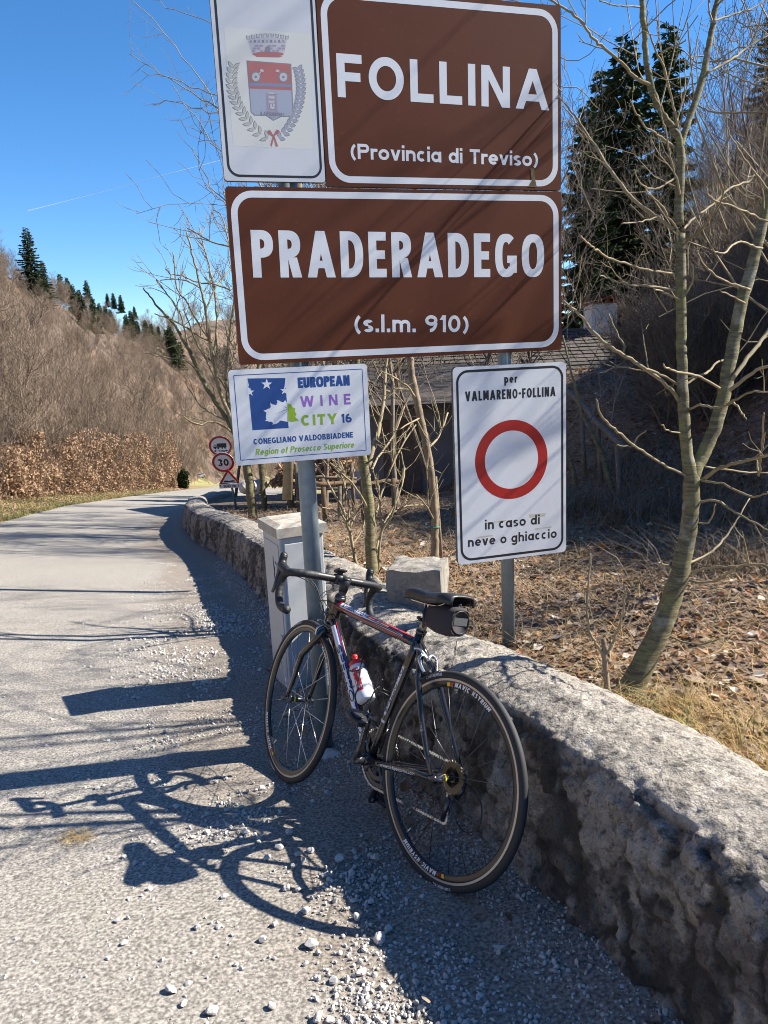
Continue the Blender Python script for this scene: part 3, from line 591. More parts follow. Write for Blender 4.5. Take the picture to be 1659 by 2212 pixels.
# dirt streaks and small marks are in the panel materials
# wine region panel
pw = panel('wine_panel', -.300, 1.343, .270, 1.724, .016, M['white_sheet'], 'small white panel with blue border reading EUROPEAN WINE CITY 16')
m = MB(); frame2d(m, -.280, 1.363, .250, 1.704, .004, .003, .00016, ns=2)
sp3 = lambda pts, k, mi: sun_poly(m, c3, pts, k, mi)
m.mi = 0; sp3([(177, 355), (337, 345), (322, 124), (155, 126)], .00016, 0)
def star(x, y, r, k, mi, rot=0):
    sp3([(x+(r if j % 2 == 0 else r*.4)*sin(rot+j*pi/5), y-(r if j % 2 == 0 else r*.4)*cos(rot+j*pi/5)) for j in range(10)], k, mi)
star(240, 152, 25, 0.000225, 3); star(166, 186, 20, 0.000225, 3); star(319, 180, 20, 0.000225, 3)
sp3([(154, 160), (158, 196), (176, 188), (166, 172)], 0.0002, 3); sp3([(153, 127), (158, 160), (162, 160)], 0.000225, 3); sp3([(323, 124), (330, 124), (333, 168), (318, 168)], 0.0002, 3)
sp3([(236, 300), (244, 316), (262, 318), (275, 329), (290, 322), (300, 312), (332, 318), (331, 238), (320, 234), (300, 228), (286, 234), (282, 244), (262, 240), (255, 258), (240, 262), (238, 280)], 0.00025, 3)
for a_, b_, c_ in (((225, 268), (250, 262), (246, 282)), ((284, 222), (302, 226), (290, 240)), ((232, 312), (252, 300), (250, 316)), ((322, 222), (330, 236), (310, 236)), ((264, 330), (272, 318), (284, 326)), ((256, 232), (268, 246), (258, 254))): sp3([a_, b_, c_], 0.000275, 3)
sp3([(331, 236), (348, 240), (352, 252), (366, 258), (364, 272), (372, 284), (366, 296), (382, 312), (350, 318), (336, 314)], 0.00025, 1)
for a_, b_ in (((330, 262), (262, 288)), ((330, 270), (285, 308)), ((330, 256), (300, 240))): sp3([a_, (a_[0], a_[1]+2), (b_[0], b_[1]+1)], 0.000325, 0)
w3 = lambda *a, **k: stext(m, *a, **k)
w3('EUROPEAN', c3, (379, 169), (608, 157), (378, 122), .26, sp=.03, ex=2.8, mi=0)
w3('WINE', c3, (390, 253), (612, 240), (386, 205), .2, sp=.62, mi=2)
w3('CITY', c3, (394, 336), (553, 327), (393, 288), .24, sp=.2, mi=1); w3('16', c3, (570, 323), (617, 320), (567, 283), .22, sp=.12, mi=0)
w3('CONEGLIANO VALDOBBIADENE', c3, (182, 419), (622, 387), (181, 393), .21, sp=.10, mi=0)
w3('Region of Prosecco Superiore', c3, (190, 466), (626, 432), (189, 438), .19, sp=.09, ital=.2, mi=1)
m.build('lettering', [M['logo_blue'], M['logo_green'], M['logo_purple'], M['logo_white']], pw, smooth=False)
# traffic restriction panel
pr_ = panel('closed_road_panel', .650, .812, 1.196, 1.690, .02, M['white_sheet'], 'tall white panel with a red ring reading in caso di neve o ghiaccio')
m = MB(); frame2d(m, .664, .826, 1.182, 1.676, .055, .011, .00016, mi=0)
a = puv(*c3(1162, 487)); b = puv(*c3(1482, 487)); ce = (a+b)/2; ro = np.hypot(*(b-a))/2
ce[1] = puv(*c3(1322, 486))[1]
n = 64; V = [pxyz(ce[0]+r_*cos(2*pi*j/n), ce[1]+r_*sin(2*pi*j/n), .00016) for r_ in (ro, ro*.735) for j in range(n)]; m.add(V, [(j, (j+1) % n, n+(j+1) % n, n+j) for j in range(n)], 1)
w3('per', c3, (1291, 147), (1348, 144), (1291, 110), .22, sp=.14, mi=0)
w3('VALMARENO-FOLLINA', c3, (1118, 228), (1518, 204), (1117, 184), .2, sp=.12, mi=0)
w3('in caso di', c3, (1206, 795), (1448, 770), (1206, 752), .19, sp=.14, mi=0); w3('neve o ghiaccio', c3, (1131, 872), (1523, 830), (1131, 830), .19, sp=.14, mi=0)
m.build('lettering', [M['black'], M['red']], pr_, smooth=False)
# old tape residue on the white panel
M['tape'] = pm('yellowed_tape', (.52, .47, .33), .6, layers=[(40, 4, .4, .6, (.68, .66, .6), .8)])
for q in ([(1215, 765), (1300, 752), (1300, 757), (1215, 770)], [(1400, 728), (1475, 722), (1470, 736), (1402, 742)], [(1165, 828), (1240, 818), (1240, 824), (1165, 834)], [(1425, 790), (1500, 780), (1500, 786), (1425, 796)]):
    m = MB(); sun_poly(m, c3, q, .00008); m.build('tape_residue', M['tape'], pr_, smooth=False)
M['algae'] = pm('algae_streak', (.17, .16, .07), .9, layers=[(60, 4, .4, .6, (.11, .045, .02), .8)])
m = MB(); sun_poly(m, c2, [(1462, 745), (1478, 745), (1484, 800), (1490, 828), (1452, 826), (1468, 800)], .0008); m.build('algae_streak', M['algae'], pf, smooth=False)
# clamps and back rails
for u0, u1, vz in [(-.2, 1.12, q) for q in (1.86, 2.29, 2.52, 2.97)]+[(-.18, .2, q) for q in (1.40, 1.66)]+[(.74, 1.1, q) for q in (.9, 1.6)]:
    m = MB(); m.box((u0, vz-.012, -.048), (u1, vz+.012, -.024), M=lambda V: np.array([pxyz(a, b, c) for a, b, c in V])); m.build('mounting_rail', M['galv'], sign, smooth=False)
# ------------------------------------------------------------------ utility cabinet
M['cab'] = pm('grey_polyester_cabinet', (.46, .48, .50), .5, layers=[(3, 5, .45, .7, (.38, .40, .42), .6), (25, 4, .55, .72, (.32, .31, .29), .35), (2, 3, .6, .75, (.30, .28, .24), .5, 'streak')])
M['cablid'] = pm('lichened_cabinet_lid', (.42, .40, .35), .8, layers=[(12, 5, .50, .66, (.36, .22, .10), .5), (30, 4, .5, .68, (.22, .20, .17), .8), (8, 4, .55, .7, (.55, .54, .5), .7)])
A0 = hit(628, 1497, f=lambda a, b: float(gz(a, b))); B0 = hit(699, 1491, f=lambda a, b: float(gz(a, b)))
A0 = A0.copy(); ex_ = (B0-A0); ex_[2] = 0; wdt = np.linalg.norm(ex_); ex_ /= wdt; ey_ = np.array([-ex_[1], ex_[0], 0.]); C0 = hit(592, 1463, f=lambda a, b: float(gz(a, b))); dpt = float(np.hypot(*(C0-A0)[:2])); ey_ = (C0-A0); ey_[2] = 0; ey_ /= np.linalg.norm(ey_); ex_ = np.array([ey_[1], -ey_[0], 0.]); wdt = .25
v = ray(615, 1133); A1 = v*(A0[:2]@A0[:2])/(v[:2]@A0[:2]); hcab = A1[2]-A0[2]
cabm = lambda V: A0+np.outer(V[:, 0], ex_)+np.outer(V[:, 1], ey_)+np.outer(V[:, 2], UP)
cb = empty('utility_cabinet', A0, 'tall narrow pale grey utility cabinet with rusty lichened lid standing against the wall', 'utility cabinet')
m = MB(); m.box((0, 0, -.1), (wdt, dpt, hcab-.075), cabm); bev(m.build('body', M['cab'], cb, smooth=False), .008)
m = MB(); m.box((-.018, -.018, hcab-.072), (wdt+.018, dpt+.018, hcab-.02), cabm)
m.add(cabm(np.array([(-.018, -.018, hcab-.0195), (wdt+.018, -.018, hcab-.0195), (wdt+.018, dpt+.018, hcab-.0195), (-.018, dpt+.018, hcab-.0195), (.02, .02, hcab-.006), (wdt-.02, .02, hcab-.006), (wdt-.02, dpt-.02, hcab-.006), (.02, dpt-.02, hcab-.006)])), [(0, 1, 5, 4), (1, 2, 6, 5), (2, 3, 7, 6), (3, 0, 4, 7), (4, 5, 6, 7)])
m.build('lid', M['cablid'], cb, smooth=False)
m = MB(); m.box((.022, -.008, .06), (wdt-.022, .002, hcab-.11), cabm); dr = bev(m.build('door', M['cab'], cb, smooth=False), .004)
for hz_ in (.28, hcab*.72):
    m = MB(); m.box((-.022, .02, hz_), (.0, .05, hz_+.05), cabm); bev(m.build('hinge', M['cab'], cb, smooth=False), .004)
m = MB(); m.box((-.0035, .03, .08), (-.0005, dpt-.03, hcab-.12), cabm); bev(m.build('side_panel', M['cab'], cb, smooth=False), .001)
m = MB(); m.tube(cabm(np.array([(-.004, .09, hcab-.22), (-.005, .13, hcab-.30), (-.004, .1, hcab-.34), (-.005, .12, hcab-.40)])), .0022, 5); m.tube(cabm(np.array([(-.004, .13, hcab-.2), (-.005, .12, hcab-.36)])), .0022, 5); m.build('scribble', M['black'], cb)
# concrete block behind the wall
M['conc'] = pm('weathered_concrete', (.27, .25, .22), .95, layers=[(18, 5, .45, .65, (.16, .15, .13), .8), (60, 3, .5, .7, (.36, .34, .30), .7), (5, 4, .58, .7, (.10, .11, .05), .6)], bump=[(70, .6, .006), (20, .4, .01)])
K0 = at(836, 1300, 4.05); zk = float(terr(K0[0], K0[1]))
ca, sa = cos(radians(-14)), sin(radians(-14)); kx = np.array([ca, sa, 0]); ky = np.array([-sa, ca, 0.])
K1 = at(836, 1228, 4.05); hk = K1[2]-zk
mats_ = MB(); n = 14
Vb, Fb = [], []; kb = MB()
for face_ in range(5):
    for i in range(n):
        for j in range(n):
            q = []
            for a, b in ((i, j), (i+1, j), (i+1, j+1), (i, j+1)):
                u, w_ = a/n, b/n
                q.append({0: (u, 0, w_), 1: (1, u, w_), 2: (1-u, 1, w_), 3: (0, 1-u, w_), 4: (u, w_, 1)}[face_])
            Fb.append(tuple(range(len(Vb), len(Vb)+4))); Vb += q
Vb = np.array(Vb); Vb2 = np.round(Vb, 5); u_, inv_ = np.unique(Vb2, axis=0, return_inverse=True); inv_ = inv_.ravel()
ctr = u_-.5; ctr = ctr*(1-.012*np.clip(np.sum(np.abs(ctr) > .49, axis=1)-1, 0, 2)[:, None]); ctr = ctr+ctr*(.022*fbm(u_*7, 3))[:, None]
dimk = np.array([.285, .30, hk+.25]); Pk = (ctr+.5)*dimk; Pk = np.array([K0[0], K0[1], zk-.25])+np.outer(Pk[:, 0], kx)+np.outer(Pk[:, 1], ky)+np.outer(Pk[:, 2], UP)
tag(mesh_obj('concrete_block', Pk, [tuple(inv_[list(f)]) for f in Fb], M['conc'], origin=(K0[0], K0[1], zk), smooth=False), 'rough grey concrete block standing on the leaf litter just behind the wall', 'concrete block')

# ------------------------------------------------------------------ bicycle (built upright at the rear hub, then leaned)
M['carbon'] = pm('black_gloss_frame', (.012, .012, .014), .16, coat=.7)
M['tyre'] = pm('tyre_rubber', (.022, .022, .024), .72, bump=[(300, .3, .001)])
M['rimblk'] = pm('rim_black', (.014, .014, .016), .3, coat=.3)
M['track'] = pm('machined_brake_track', (.44, .43, .405), .4, .6)
M['silver'] = pm('bare_metal', (.60, .60, .60), .25, .9)
M['dkmetal'] = pm('dark_metal', (.10, .10, .11), .33, .8)
M['plast'] = pm('black_plastic', (.018, .018, .02), .45)
M['tape_blk'] = pm('bar_tape', (.02, .021, .024), .62, bump=[(120, .4, .001)])
M['decal'] = pm('decal_white', (.74, .75, .77), .3); M['dred'] = pm('decal_red', (.48, .01, .02), .25, coat=.4); M['dblue'] = pm('decal_blue', (.02, .08, .38), .3); M['dyel'] = pm('decal_yellow', (.75, .6, .02), .35); M['dor'] = pm('decal_copper', (.42, .20, .11), .35)
M['saddle'] = pm('saddle_leather', (.016, .017, .02), .38); M['bagm'] = pm('bag_fabric', (.035, .030, .036), .85, bump=[(400, .5, .001)]); M['refl'] = pm('reflective_grey', (.055, .06, .066), .85)
M['btl'] = pm('bottle_plastic', (.74, .75, .78), .35, trans=.15); M['btlred'] = pm('bottle_red', (.62, .02, .02), .3)
M['brass'] = pm('cassette_steel', (.11, .10, .085), .4, .85)
M['post'] = pm('seatpost_worn', (.25, .20, .13), .4, .3, layers=[(30, 4, .45, .6, (.5, .45, .34), .8), (50, 3, .55, .65, (.02, .02, .02), .9)])
Rh = np.array([.1655, 2.2632, -1.3314]); haz, hpi, hle, WB, ST = -.6305, -.0658, .3074, .9748, -.134
h = np.array([cos(hpi)*sin(haz), cos(hpi)*cos(haz), sin(hpi)]); lf = np.array([-cos(haz), sin(haz), 0]); ub = np.cross(h, lf); ub = ub if ub[2] > 0 else -ub
u_b = cos(hle)*ub-sin(hle)*lf; l_b = cos(hle)*lf+sin(hle)*ub
bike = empty('bicycle', (0, 0, 0), 'black racing bicycle with red white and blue decals leaning against the stone wall', 'bicycle'); bike['_local'] = 1
BM = Matrix(((h[0], l_b[0], u_b[0], Rh[0]), (h[1], l_b[1], u_b[1], Rh[1]), (h[2], l_b[2], u_b[2], Rh[2]), (0, 0, 0, 1)))
# (the mesh helper subtracts parent locations, so the bicycle is built while the empty is still at the world origin)
STA = radians(73); sax = np.array([-cos(STA), 0, sin(STA)]); FH = np.array([WB, 0, 0]); AX0 = FH-.045*np.array([sin(STA), 0, cos(STA)])
def steer(V):
    V = np.asarray(V, float)-AX0; c, s = cos(ST), sin(ST); return V*c+np.cross(np.broadcast_to(sax, V.shape), V)*s+np.outer(V@sax, sax)*(1-c)+AX0
BB = np.array([.412, 0, -.072]); CL = np.array([.254, 0, .400]); HT = np.array([.772, 0, .462]); HB = np.array([.806, 0, .352])
TTf = np.array([.778, 0, .432]); TTr = np.array([.262, 0, .385]); DTf = np.array([.800, 0, .378])
fr = MB()
def ln(a, b, n=6): return np.array([a+(b-a)*t for t in np.linspace(0, 1, n)])
fr.tube(ln(TTf, TTr), np.linspace(.0215, .017, 6), 16); fr.tube(ln(DTf, BB), .0215, 16); fr.tube(ln(BB, CL+(CL-BB)*.05), .0165, 16); fr.tube(ln(HB, HT), np.linspace(.0235, .021, 6), 18)
fr.tube(ln(CL+(CL-BB)*.045, CL+(CL-BB)*.075, 2), .0195, 16); fr.tube([BB+[0, -.035, 0], BB+[0, .035, 0]], .022, 18)
frame = fr.build('frame', M['carbon'], bike)
for s in (1, -1):
    m = MB(); m.tube([BB+[-.01, .018*s, 0], [.30, .030*s, -.058], [.2, .040*s, -.035], [.10, .058*s, -.012], [.0, .064*s, 0]], [.014, .0135, .0125, .010, .008], 12)
    m.tube([[.012, .064*s, 0], [-.012, .064*s, 0]], .012, 10); m.build('chain_stay', M['carbon'], bike)
    m = MB(); m.tube([CL+[-.005, .004*s, -.01], [.222, .010*s, .36], [.198, .024*s, .325], [.165, .046*s, .27], [.11, .058*s, .17], [.05, .064*s, .07], [.004, .066*s, .004]], [.014, .013, .0115, .0105, .0095, .009, .008], 12)
    m.build('seat_stay', M['carbon'], bike)
def tube_patch(mb, a, b, r, t0, t1, an0, an1, mi=0, n=5, k=.0006, nt=2):
    """curved decal on the tube a-b; angle 0 = left side (+y), 90 = up/outside"""
    a, b = np.asarray(a, float), np.asarray(b, float); ax = (b-a)/np.linalg.norm(b-a); yv = np.array([0, 1., 0]); wv = np.cross(ax, yv); wv = wv if wv[2] > 0 else -wv; V = []
    for i in range(nt):
        t = t0+(t1-t0)*i/(nt-1); rr = (r[0]+(r[1]-r[0])*t if isinstance(r, tuple) else r)+k
        for j in range(n+1): an = radians(an0+(an1-an0)*j/n); V.append(a+(b-a)*t+rr*(cos(an)*yv+sin(an)*wv))
    mb.add(V, [(i*(n+1)+j, i*(n+1)+j+1, (i+1)*(n+1)+j+1, (i+1)*(n+1)+j) for i in range(nt-1) for j in range(n)], mi)
def tube_text(mb, txt, a, b, r, t0, t1, anc, hgt, mi=0, w=.2, k=.0014, flip=1, **kw):
    a, b = np.asarray(a, float), np.asarray(b, float); L = np.linalg.norm(b-a)*abs(t1-t0); yv = np.array([0, 1., 0]); ax = (b-a)/np.linalg.norm(b-a); wv = np.cross(ax, yv); wv = wv if wv[2] > 0 else -wv
    def place(x, y, kk):
        t = t0+(t1-t0)*x*hgt/L; rr = (r[0]+(r[1]-r[0])*t if isinstance(r, tuple) else r)+k+kk; an = radians(anc)+flip*(y-.5)*hgt/rr; return a+(b-a)*t+rr*(cos(an)*yv+sin(an)*wv)
    put_text(mb, txt, place, w, L/hgt, mi=mi, **kw)
dm_ = MB(); rt_ = (.0215, .017)
# top tube: seen from the upper left
tube_patch(dm_, TTf, TTr, rt_, .07, .43, 14, 74, 0, 6); tube_text(dm_, 'SPEZZOTTO', TTf, TTr, rt_, .10, .38, 46, .0155, 4, .2, .0012, ex=2.2)
tube_patch(dm_, TTf, TTr, rt_, .02, .95, -6, 8, 1, 3, .0008); tube_patch(dm_, TTf, TTr, rt_, .43, .88, 12, 34, 0, 3); tube_patch(dm_, TTf, TTr, rt_, .40, .70, 40, 56, 5, 3, .0009); tube_patch(dm_, TTf, TTr, rt_, .45, .92, 64, 74, 1, 3, .001)
tube_patch(dm_, TTf, TTr, rt_, .70, .99, 76, 140, 1, 6, .001); tube_patch(dm_, TTf, TTr, rt_, .06, .60, 78, 86, 2, 2, .001); tube_patch(dm_, TTf, TTr, rt_, .03, .07, 0, 90, 1, 6, .001)
# down tube
tube_patch(dm_, DTf, BB, .0215, .07, .90, -2, 52, 0, 6); tube_patch(dm_, DTf, BB, .0215, .10, .75, 54, 62, 2, 2, .001); tube_patch(dm_, DTf, BB, .0215, .05, .75, 66, 72, 1, 2, .001); tube_patch(dm_, DTf, BB, .0215, .05, .8, -12, -6, 1, 2, .001)
tube_text(dm_, 'SPEZZOTTO', DTf, BB, .0215, .22, .84, 26, .021, 4, .2, .0013, ex=2.2)
# seat tube
tube_patch(dm_, CL, BB, .0165, .22, .62, -18, 30, 0, 5); tube_text(dm_, 'SPEZZOTTO', BB, CL, .0165, .40, .76, 6, .013, 4, .2, .0013); tube_patch(dm_, CL, BB, .0165, .21, .225, -30, 60, 5, 5, .001); tube_patch(dm_, CL, BB, .0165, .66, .68, -40, 80, 0, 6)
dm_.build('decal', [M['decal'], M['dred'], M['dblue'], M['dyel'], M['black'], M['dor']], frame, smooth=True)
m = MB(); tube_text(m, 'www.ciclispezzotto.com', [.33, .028, -.062], [.05, .062, -.008], .0125, .12, .88, 12, .0105, 0, .17, .0006, sp=.12)
tube_text(m, 'CARBON FIBRE', [.172, .042, .285], [.07, .062, .10], .0105, .22, .86, 8, .0085, 0, .18, .0006); m.build('lettering', [M['decal']], frame, smooth=False)
# fork, headset, stem
m = MB(); m.tube(ln(HB+sax*-.002, HB-sax*.02, 2), .024, 16); cr_ = HB-sax*.028
for s in (1, -1): m.tube([cr_+[0, 0, .004], cr_+[.004, .028*s, -.008], cr_+[.022, .042*s, -.05], FH+[-.055, .048*s, .20], FH+[-.030, .051*s, .10], FH+[-.008, .052*s, .03], FH+[0, .052*s, 0]], [.017, .016, .0145, .0125, .0100, .0085, .008], 12)
m.xf(steer); fork = m.build('fork', M['carbon'], bike)
m = MB()
for s in (1,): 
    tube_text(m, 'carbon', FH+[-.060, .048, .21], FH+[-.034, .051, .115], .0130, .0, .95, 10, .010, 0, .18, .001, ital=.2)
m.xf(steer); m.build('lettering', M['dred'], fork, smooth=False)
m = MB(); m.lathe([(.0, -.004), (.024, -.004), (.0245, .006), (.022, .012), (0, .012)], HT, sax, 20); m.lathe([(.0, .013), (.0205, .013), (.0205, .017), (.016, .0175), (.016, .028), (.0175, .0285), (.0175, .036), (0, .036)], HT, sax, 20)
m.lathe([(0, -.006), (.0245, -.006), (.025, .004), (0, .004)], HB, sax, 20); m.xf(steer); m.build('headset', M['dkmetal'], bike)
STp = HT+sax*.062; BC = np.array([.812, 0, .537])
m = MB(); m.tube([HT+sax*.036, HT+sax*.088], .0185, 16); m.tube([STp, STp+(BC-STp)*.5, BC], [.017, .0155, .016], 14); m.tube([BC+[0, -.024, 0], BC+[0, .024, 0]], .0215, 16)
for dy in (-.014, .014): m.tube([BC+[.0, dy, .018], BC+[.018, dy, .018]], .0035, 8)
m.lathe([(0, .0), (.019, 0), (.019, .004), (.006, .006), (0, .006)], HT+sax*.088, sax, 16)
m.xf(steer); m.build('stem', M['plast'], bike)
def smooth_path(P, n=5):
    P = np.asarray(P, float); out = []
    for i in range(len(P)-1):
        p0, p1, p2, p3 = P[max(i-1, 0)], P[i], P[i+1], P[min(i+2, len(P)-1)]
        for t in np.linspace(0, 1, n, endpoint=False): out.append(.5*((2*p1)+(-p0+p2)*t+(2*p0-5*p1+4*p2-p3)*t*t+(-p0+3*p1-3*p2+p3)*t**3))
    out.append(P[-1]); return np.array(out)
hp = []; side_paths = {}
for s in (1, -1):
    side_paths[s] = smooth_path([BC+[0, .0, 0], BC+[0, .05*s, 0], BC+[0, .11*s, .0], (BC[0]+.002, .165*s, .536), (BC[0]+.018, .199*s, .532), (.858, .209*s, .527), (.892, .211*s, .512), (.908, .212*s, .478), (.900, .213*s, .435), (.872, .215*s, .402), (.832, .217*s, .388), (.775, .219*s, .386)])
hb = MB(); hb.tube(np.concatenate([side_paths[1][:12][::-1], side_paths[-1][1:12]]), .0160, 14); hb.xf(steer); bar = hb.build('handlebar', M['plast'], bike)
for s in (1, -1):
    P = side_paths[s][9:]; k = np.arange(len(P)); m = MB(); Pd = []
    L_ = np.r_[0, np.cumsum(np.linalg.norm(np.diff(P, axis=0), axis=1))]; q = np.arange(0, L_[-1], .004); PP = np.stack([np.interp(q, L_, P[:, i]) for i in range(3)], -1)
    m.tube(PP, .0158+.0009*((q/.022) % 1), 14); m.lathe([(0, 0), (.0165, 0), (.0165, .006), (0, .009)], PP[-1], PP[-1]-PP[-2], 14); m.xf(steer); m.build('bar_tape', M['tape_blk'], bar)
    m = MB(); m.tube(smooth_path([(.862, .209*s, .528), (.885, .210*s, .534), (.912, .210*s, .541), (.935, .209*s, .550), (.944, .208*s, .568), (.943, .207*s, .590), (.938, .206*s, .600)], 4), np.interp(np.linspace(0, 6, 25), range(7), [.016, .0185, .0185, .019, .0165, .0165, .010]), 14)
    m.xf(steer); m.build('brake_hood', M['plast'], bar)
    m = MB(); m.tube(smooth_path([(.945, .208*s, .560), (.952, .209*s, .535), (.955, .212*s, .50), (.952, .215*s, .465), (.958, .219*s, .432)], 4), np.interp(np.linspace(0, 4, 17), range(5), [.009, .009, .008, .008, .006]), 10, flat=1.0)
    m.tube(smooth_path([(.938, .200*s, .545), (.940, .198*s, .51), (.937, .203*s, .475)], 4), .006, 8); m.xf(steer); m.build('brake_lever', M['dkmetal'], bar)
# bike computer
m = MB(); Q0 = BC+np.array([.006, 0, .036]); m.box((-.026, -.02, -.007), (.026, .02, .006), lambda V: V@np.array([[.96, 0, .28], [0, 1, 0], [-.28, 0, .96]]).T@np.eye(3)+Q0); m.box((-.008, -.012, -.02), (.008, .012, -.004), lambda V: V+Q0); m.xf(steer); bev(m.build('cycle_computer', M['plast'], bike, smooth=False), .004)
m = MB(); m.box((-.02, -.015, .0065), (.016, .015, .0075), lambda V: V@np.array([[.96, 0, .28], [0, 1, 0], [-.28, 0, .96]]).T+Q0); m.xf(steer); m.build('display', M['refl'], bike.children[-1], smooth=False)
# cables
cb_ = MB()
for s, P in ((1, [(.93, .205, .535), (.95, .12, .545), (.945, .03, .50), (.90, .012, .44), (.845, .012, .375), (.84, .010, .36)]), (-1, [(.92, -.20, .535), (.93, -.10, .52), (.91, .0, .44), (.845, .035, .40), (.775, .028, .39), (.74, .022, .36)]), (1, [(.92, .19, .53), (.945, .05, .50), (.90, -.03, .41), (.83, -.03, .37), (.76, -.022, .33)]), (-1, [(.92, -.19, .53), (.93, -.04, .48), (.86, .045, .44), (.80, .035, .445), (.72, .018, .43), (.55, .018, .416), (.35, .016, .40), (.26, .012, .37), (.215, .01, .345)])):
    cb_ = MB(); cb_.tube(smooth_path(P, 6), .0022, 6); cb_.build('cable_housing', M['plast'], bike)
cb_ = MB()
cb_.tube(smooth_path([(.03, -.062, -.03), (-.01, -.075, -.02), (-.085, -.078, -.055), (-.095, -.075, -.13), (-.04, -.075, -.165), (.0, -.07, -.15)], 6), .0024, 6)
cb_.build('cable_housing', M['plast'], bike)
# wheels
def wheel(c, label, nsp, rear, fx):
    c = np.asarray(c, float)
    def xf_(mb): return mb.xf(lambda V: steer(V)) if fx else mb
    m = MB(); m.lathe([(.3135, -.0095), (.3165, -.0095), (.3165, .0095)], c, [0, 1, 0], 96) if False else None
    r0 = MB(); prof = [(.2865, 0), (.2885, -.006), (.2955, -.0092), (.3015, -.0102), (.3165, -.0102), (.3170, -.006), (.3170, .006), (.3165, .0102), (.3015, .0102), (.2955, .0092), (.2885, .006), (.2865, 0)]
    r0.lathe(prof, c, [0, 1, 0], 96); xf_(r0); w = r0.build('wheel', M['rimblk'], bike); w['label'] = label
    r1 = None
    for s in (1, -1): r1 = MB(); r1.lathe([(.3075, .01035*s), (.3146, .01035*s)], c, [0, 1, 0], 96); xf_(r1).build('brake_track', M['track'], w)
    t = MB(); pr = [(.3245+.0138*cos(a), .0135*sin(a)) for a in np.linspace(-.86*pi, .86*pi, 19)]; t.lathe(pr, c, [0, 1, 0], 120); xf_(t).build('tyre', M['tyre'], w)
    hubm = MB(); fl = .036 if not rear else .034; hubm.lathe([(0, -.055), (.008, -.055), (.0095, -.045), (.018, -fl+.002), (.018, -fl-.002) if False else (.018, -fl), (.011, -fl+.006), (.0105, 0), (.011, fl-.006), (.018, fl), (.018, fl+.003), (.0095, .045), (.008, .058), (0, .058)], c, [0, 1, 0], 20)
    xf_(hubm); hb_ = hubm.build('hub', M['dkmetal'], w)
    q_ = MB(); q_.lathe([(.0112, .014), (.0118, .014), (.0118, .021), (.0112, .021)], c, [0, 1, 0], 20); xf_(q_).build('hub_label', M['dyel'], w)
    for k in range(nsp):
        s = 1 if k % 2 else -1; a = 2*pi*(k+.25)/nsp
        b_ = a if not (rear and s > 0) and not rear else a+(.9 if (k//2) % 2 else -.9)*(1 if rear else 0)
        sp = MB(); sp.tube([c+[.016*cos(b_), fl*s, .016*sin(b_)], c+[.2885*cos(a), .002*s, .2885*sin(a)]], .0013, 5); xf_(sp).build('spoke', M['silver'] if not rear else M['dkmetal'], w)
    # decals round the left side of the rim
    d = MB()
    def arc_text(txt, a0, hgt, mi=0, rr=.2962, **kw):
        W_, _ = text2d(txt, .25, None)
        def place(x, y, kk):
            a = a0+x*hgt/rr; r_ = rr+(y-.5)*hgt; yy = .0094+(r_-.2945)*.12
            return c+[r_*cos(a), .0100+(.0012 if False else 0)+max(0, (r_-.2955)*.14)+kk*.5, r_*sin(a)]
        put_text(d, txt, place, .25, mi=mi, **kw); return W_*hgt/rr
    for a0 in (radians(-95), radians(85)) if rear else (radians(-60), radians(120)):
        aa = a0; aa += arc_text('MAVIC', aa, .0155, ital=.3, sp=.2)+.06; aa += arc_text('KSYRIUM', aa, .0155, ital=.3, sp=.2)
        for mi, o in ((1, -.07), (3, -.12)):
            a = a0+o; n_ = 3; V = [c+[r_*cos(a+j*.04/n_), .0102, r_*sin(a+j*.04/n_)] for r_ in (.289, .301) for j in range(n_+1)]; d.add(V, [(j, j+1, n_+2+j, n_+1+j) for j in range(n_)], mi)
    # maker's name on the tyre wall
    def tyre_text(txt, a0, hgt):
        def place(x, y, kk):
            a = a0+x*hgt/.325; v_ = (y-.5)*hgt/.0138+.62; r_ = .3245+.0145*cos(1.57-v_*.0+(-.0) if False else (pi/2-(v_-.62)*1.0-.25)); return c+[r_*cos(a), .0142*sin(pi/2-(v_-.62)-.25)+.0002, r_*sin(a)]
        put_text(d, txt, place, .2)
    tyre_text('CONTINENTAL', radians(-108 if rear else -80), .009); tyre_text('CONTINENTAL', radians(60), .009)
    xf_(d).build('rim_decal', [M['decal'], M['dred'], M['dblue'], M['dyel']], w, smooth=False)
    v_ = MB(); v_.tube([c+[.2885*cos(-1.0), 0, .2885*sin(-1.0)], c+[.255*cos(-1.0), 0, .255*sin(-1.0)]], .003, 6); xf_(v_).build('valve', M['silver'], w)
    # quick release
    q_ = MB(); q_.tube([c+[0, .058, 0], c+[0, .075, 0]], .0095, 12); q_.tube([c+[0, .070, 0], c+[-.02, .078, .006], c+[-.052, .074, .012]], [.006, .0055, .004], 8); xf_(q_).build('quick_release', M['dkmetal'], w); q_ = MB(); q_.tube([c+[0, -.056, 0], c+[0, -.074, 0]], .0085, 12); xf_(q_).build('axle_nut', M['dkmetal'], w)
    return w
wr = wheel((0, 0, 0), 'rear wheel with the gear cassette', 20, True, False)
wf = wheel(FH, 'front wheel turned slightly towards the wall', 18, False, True)
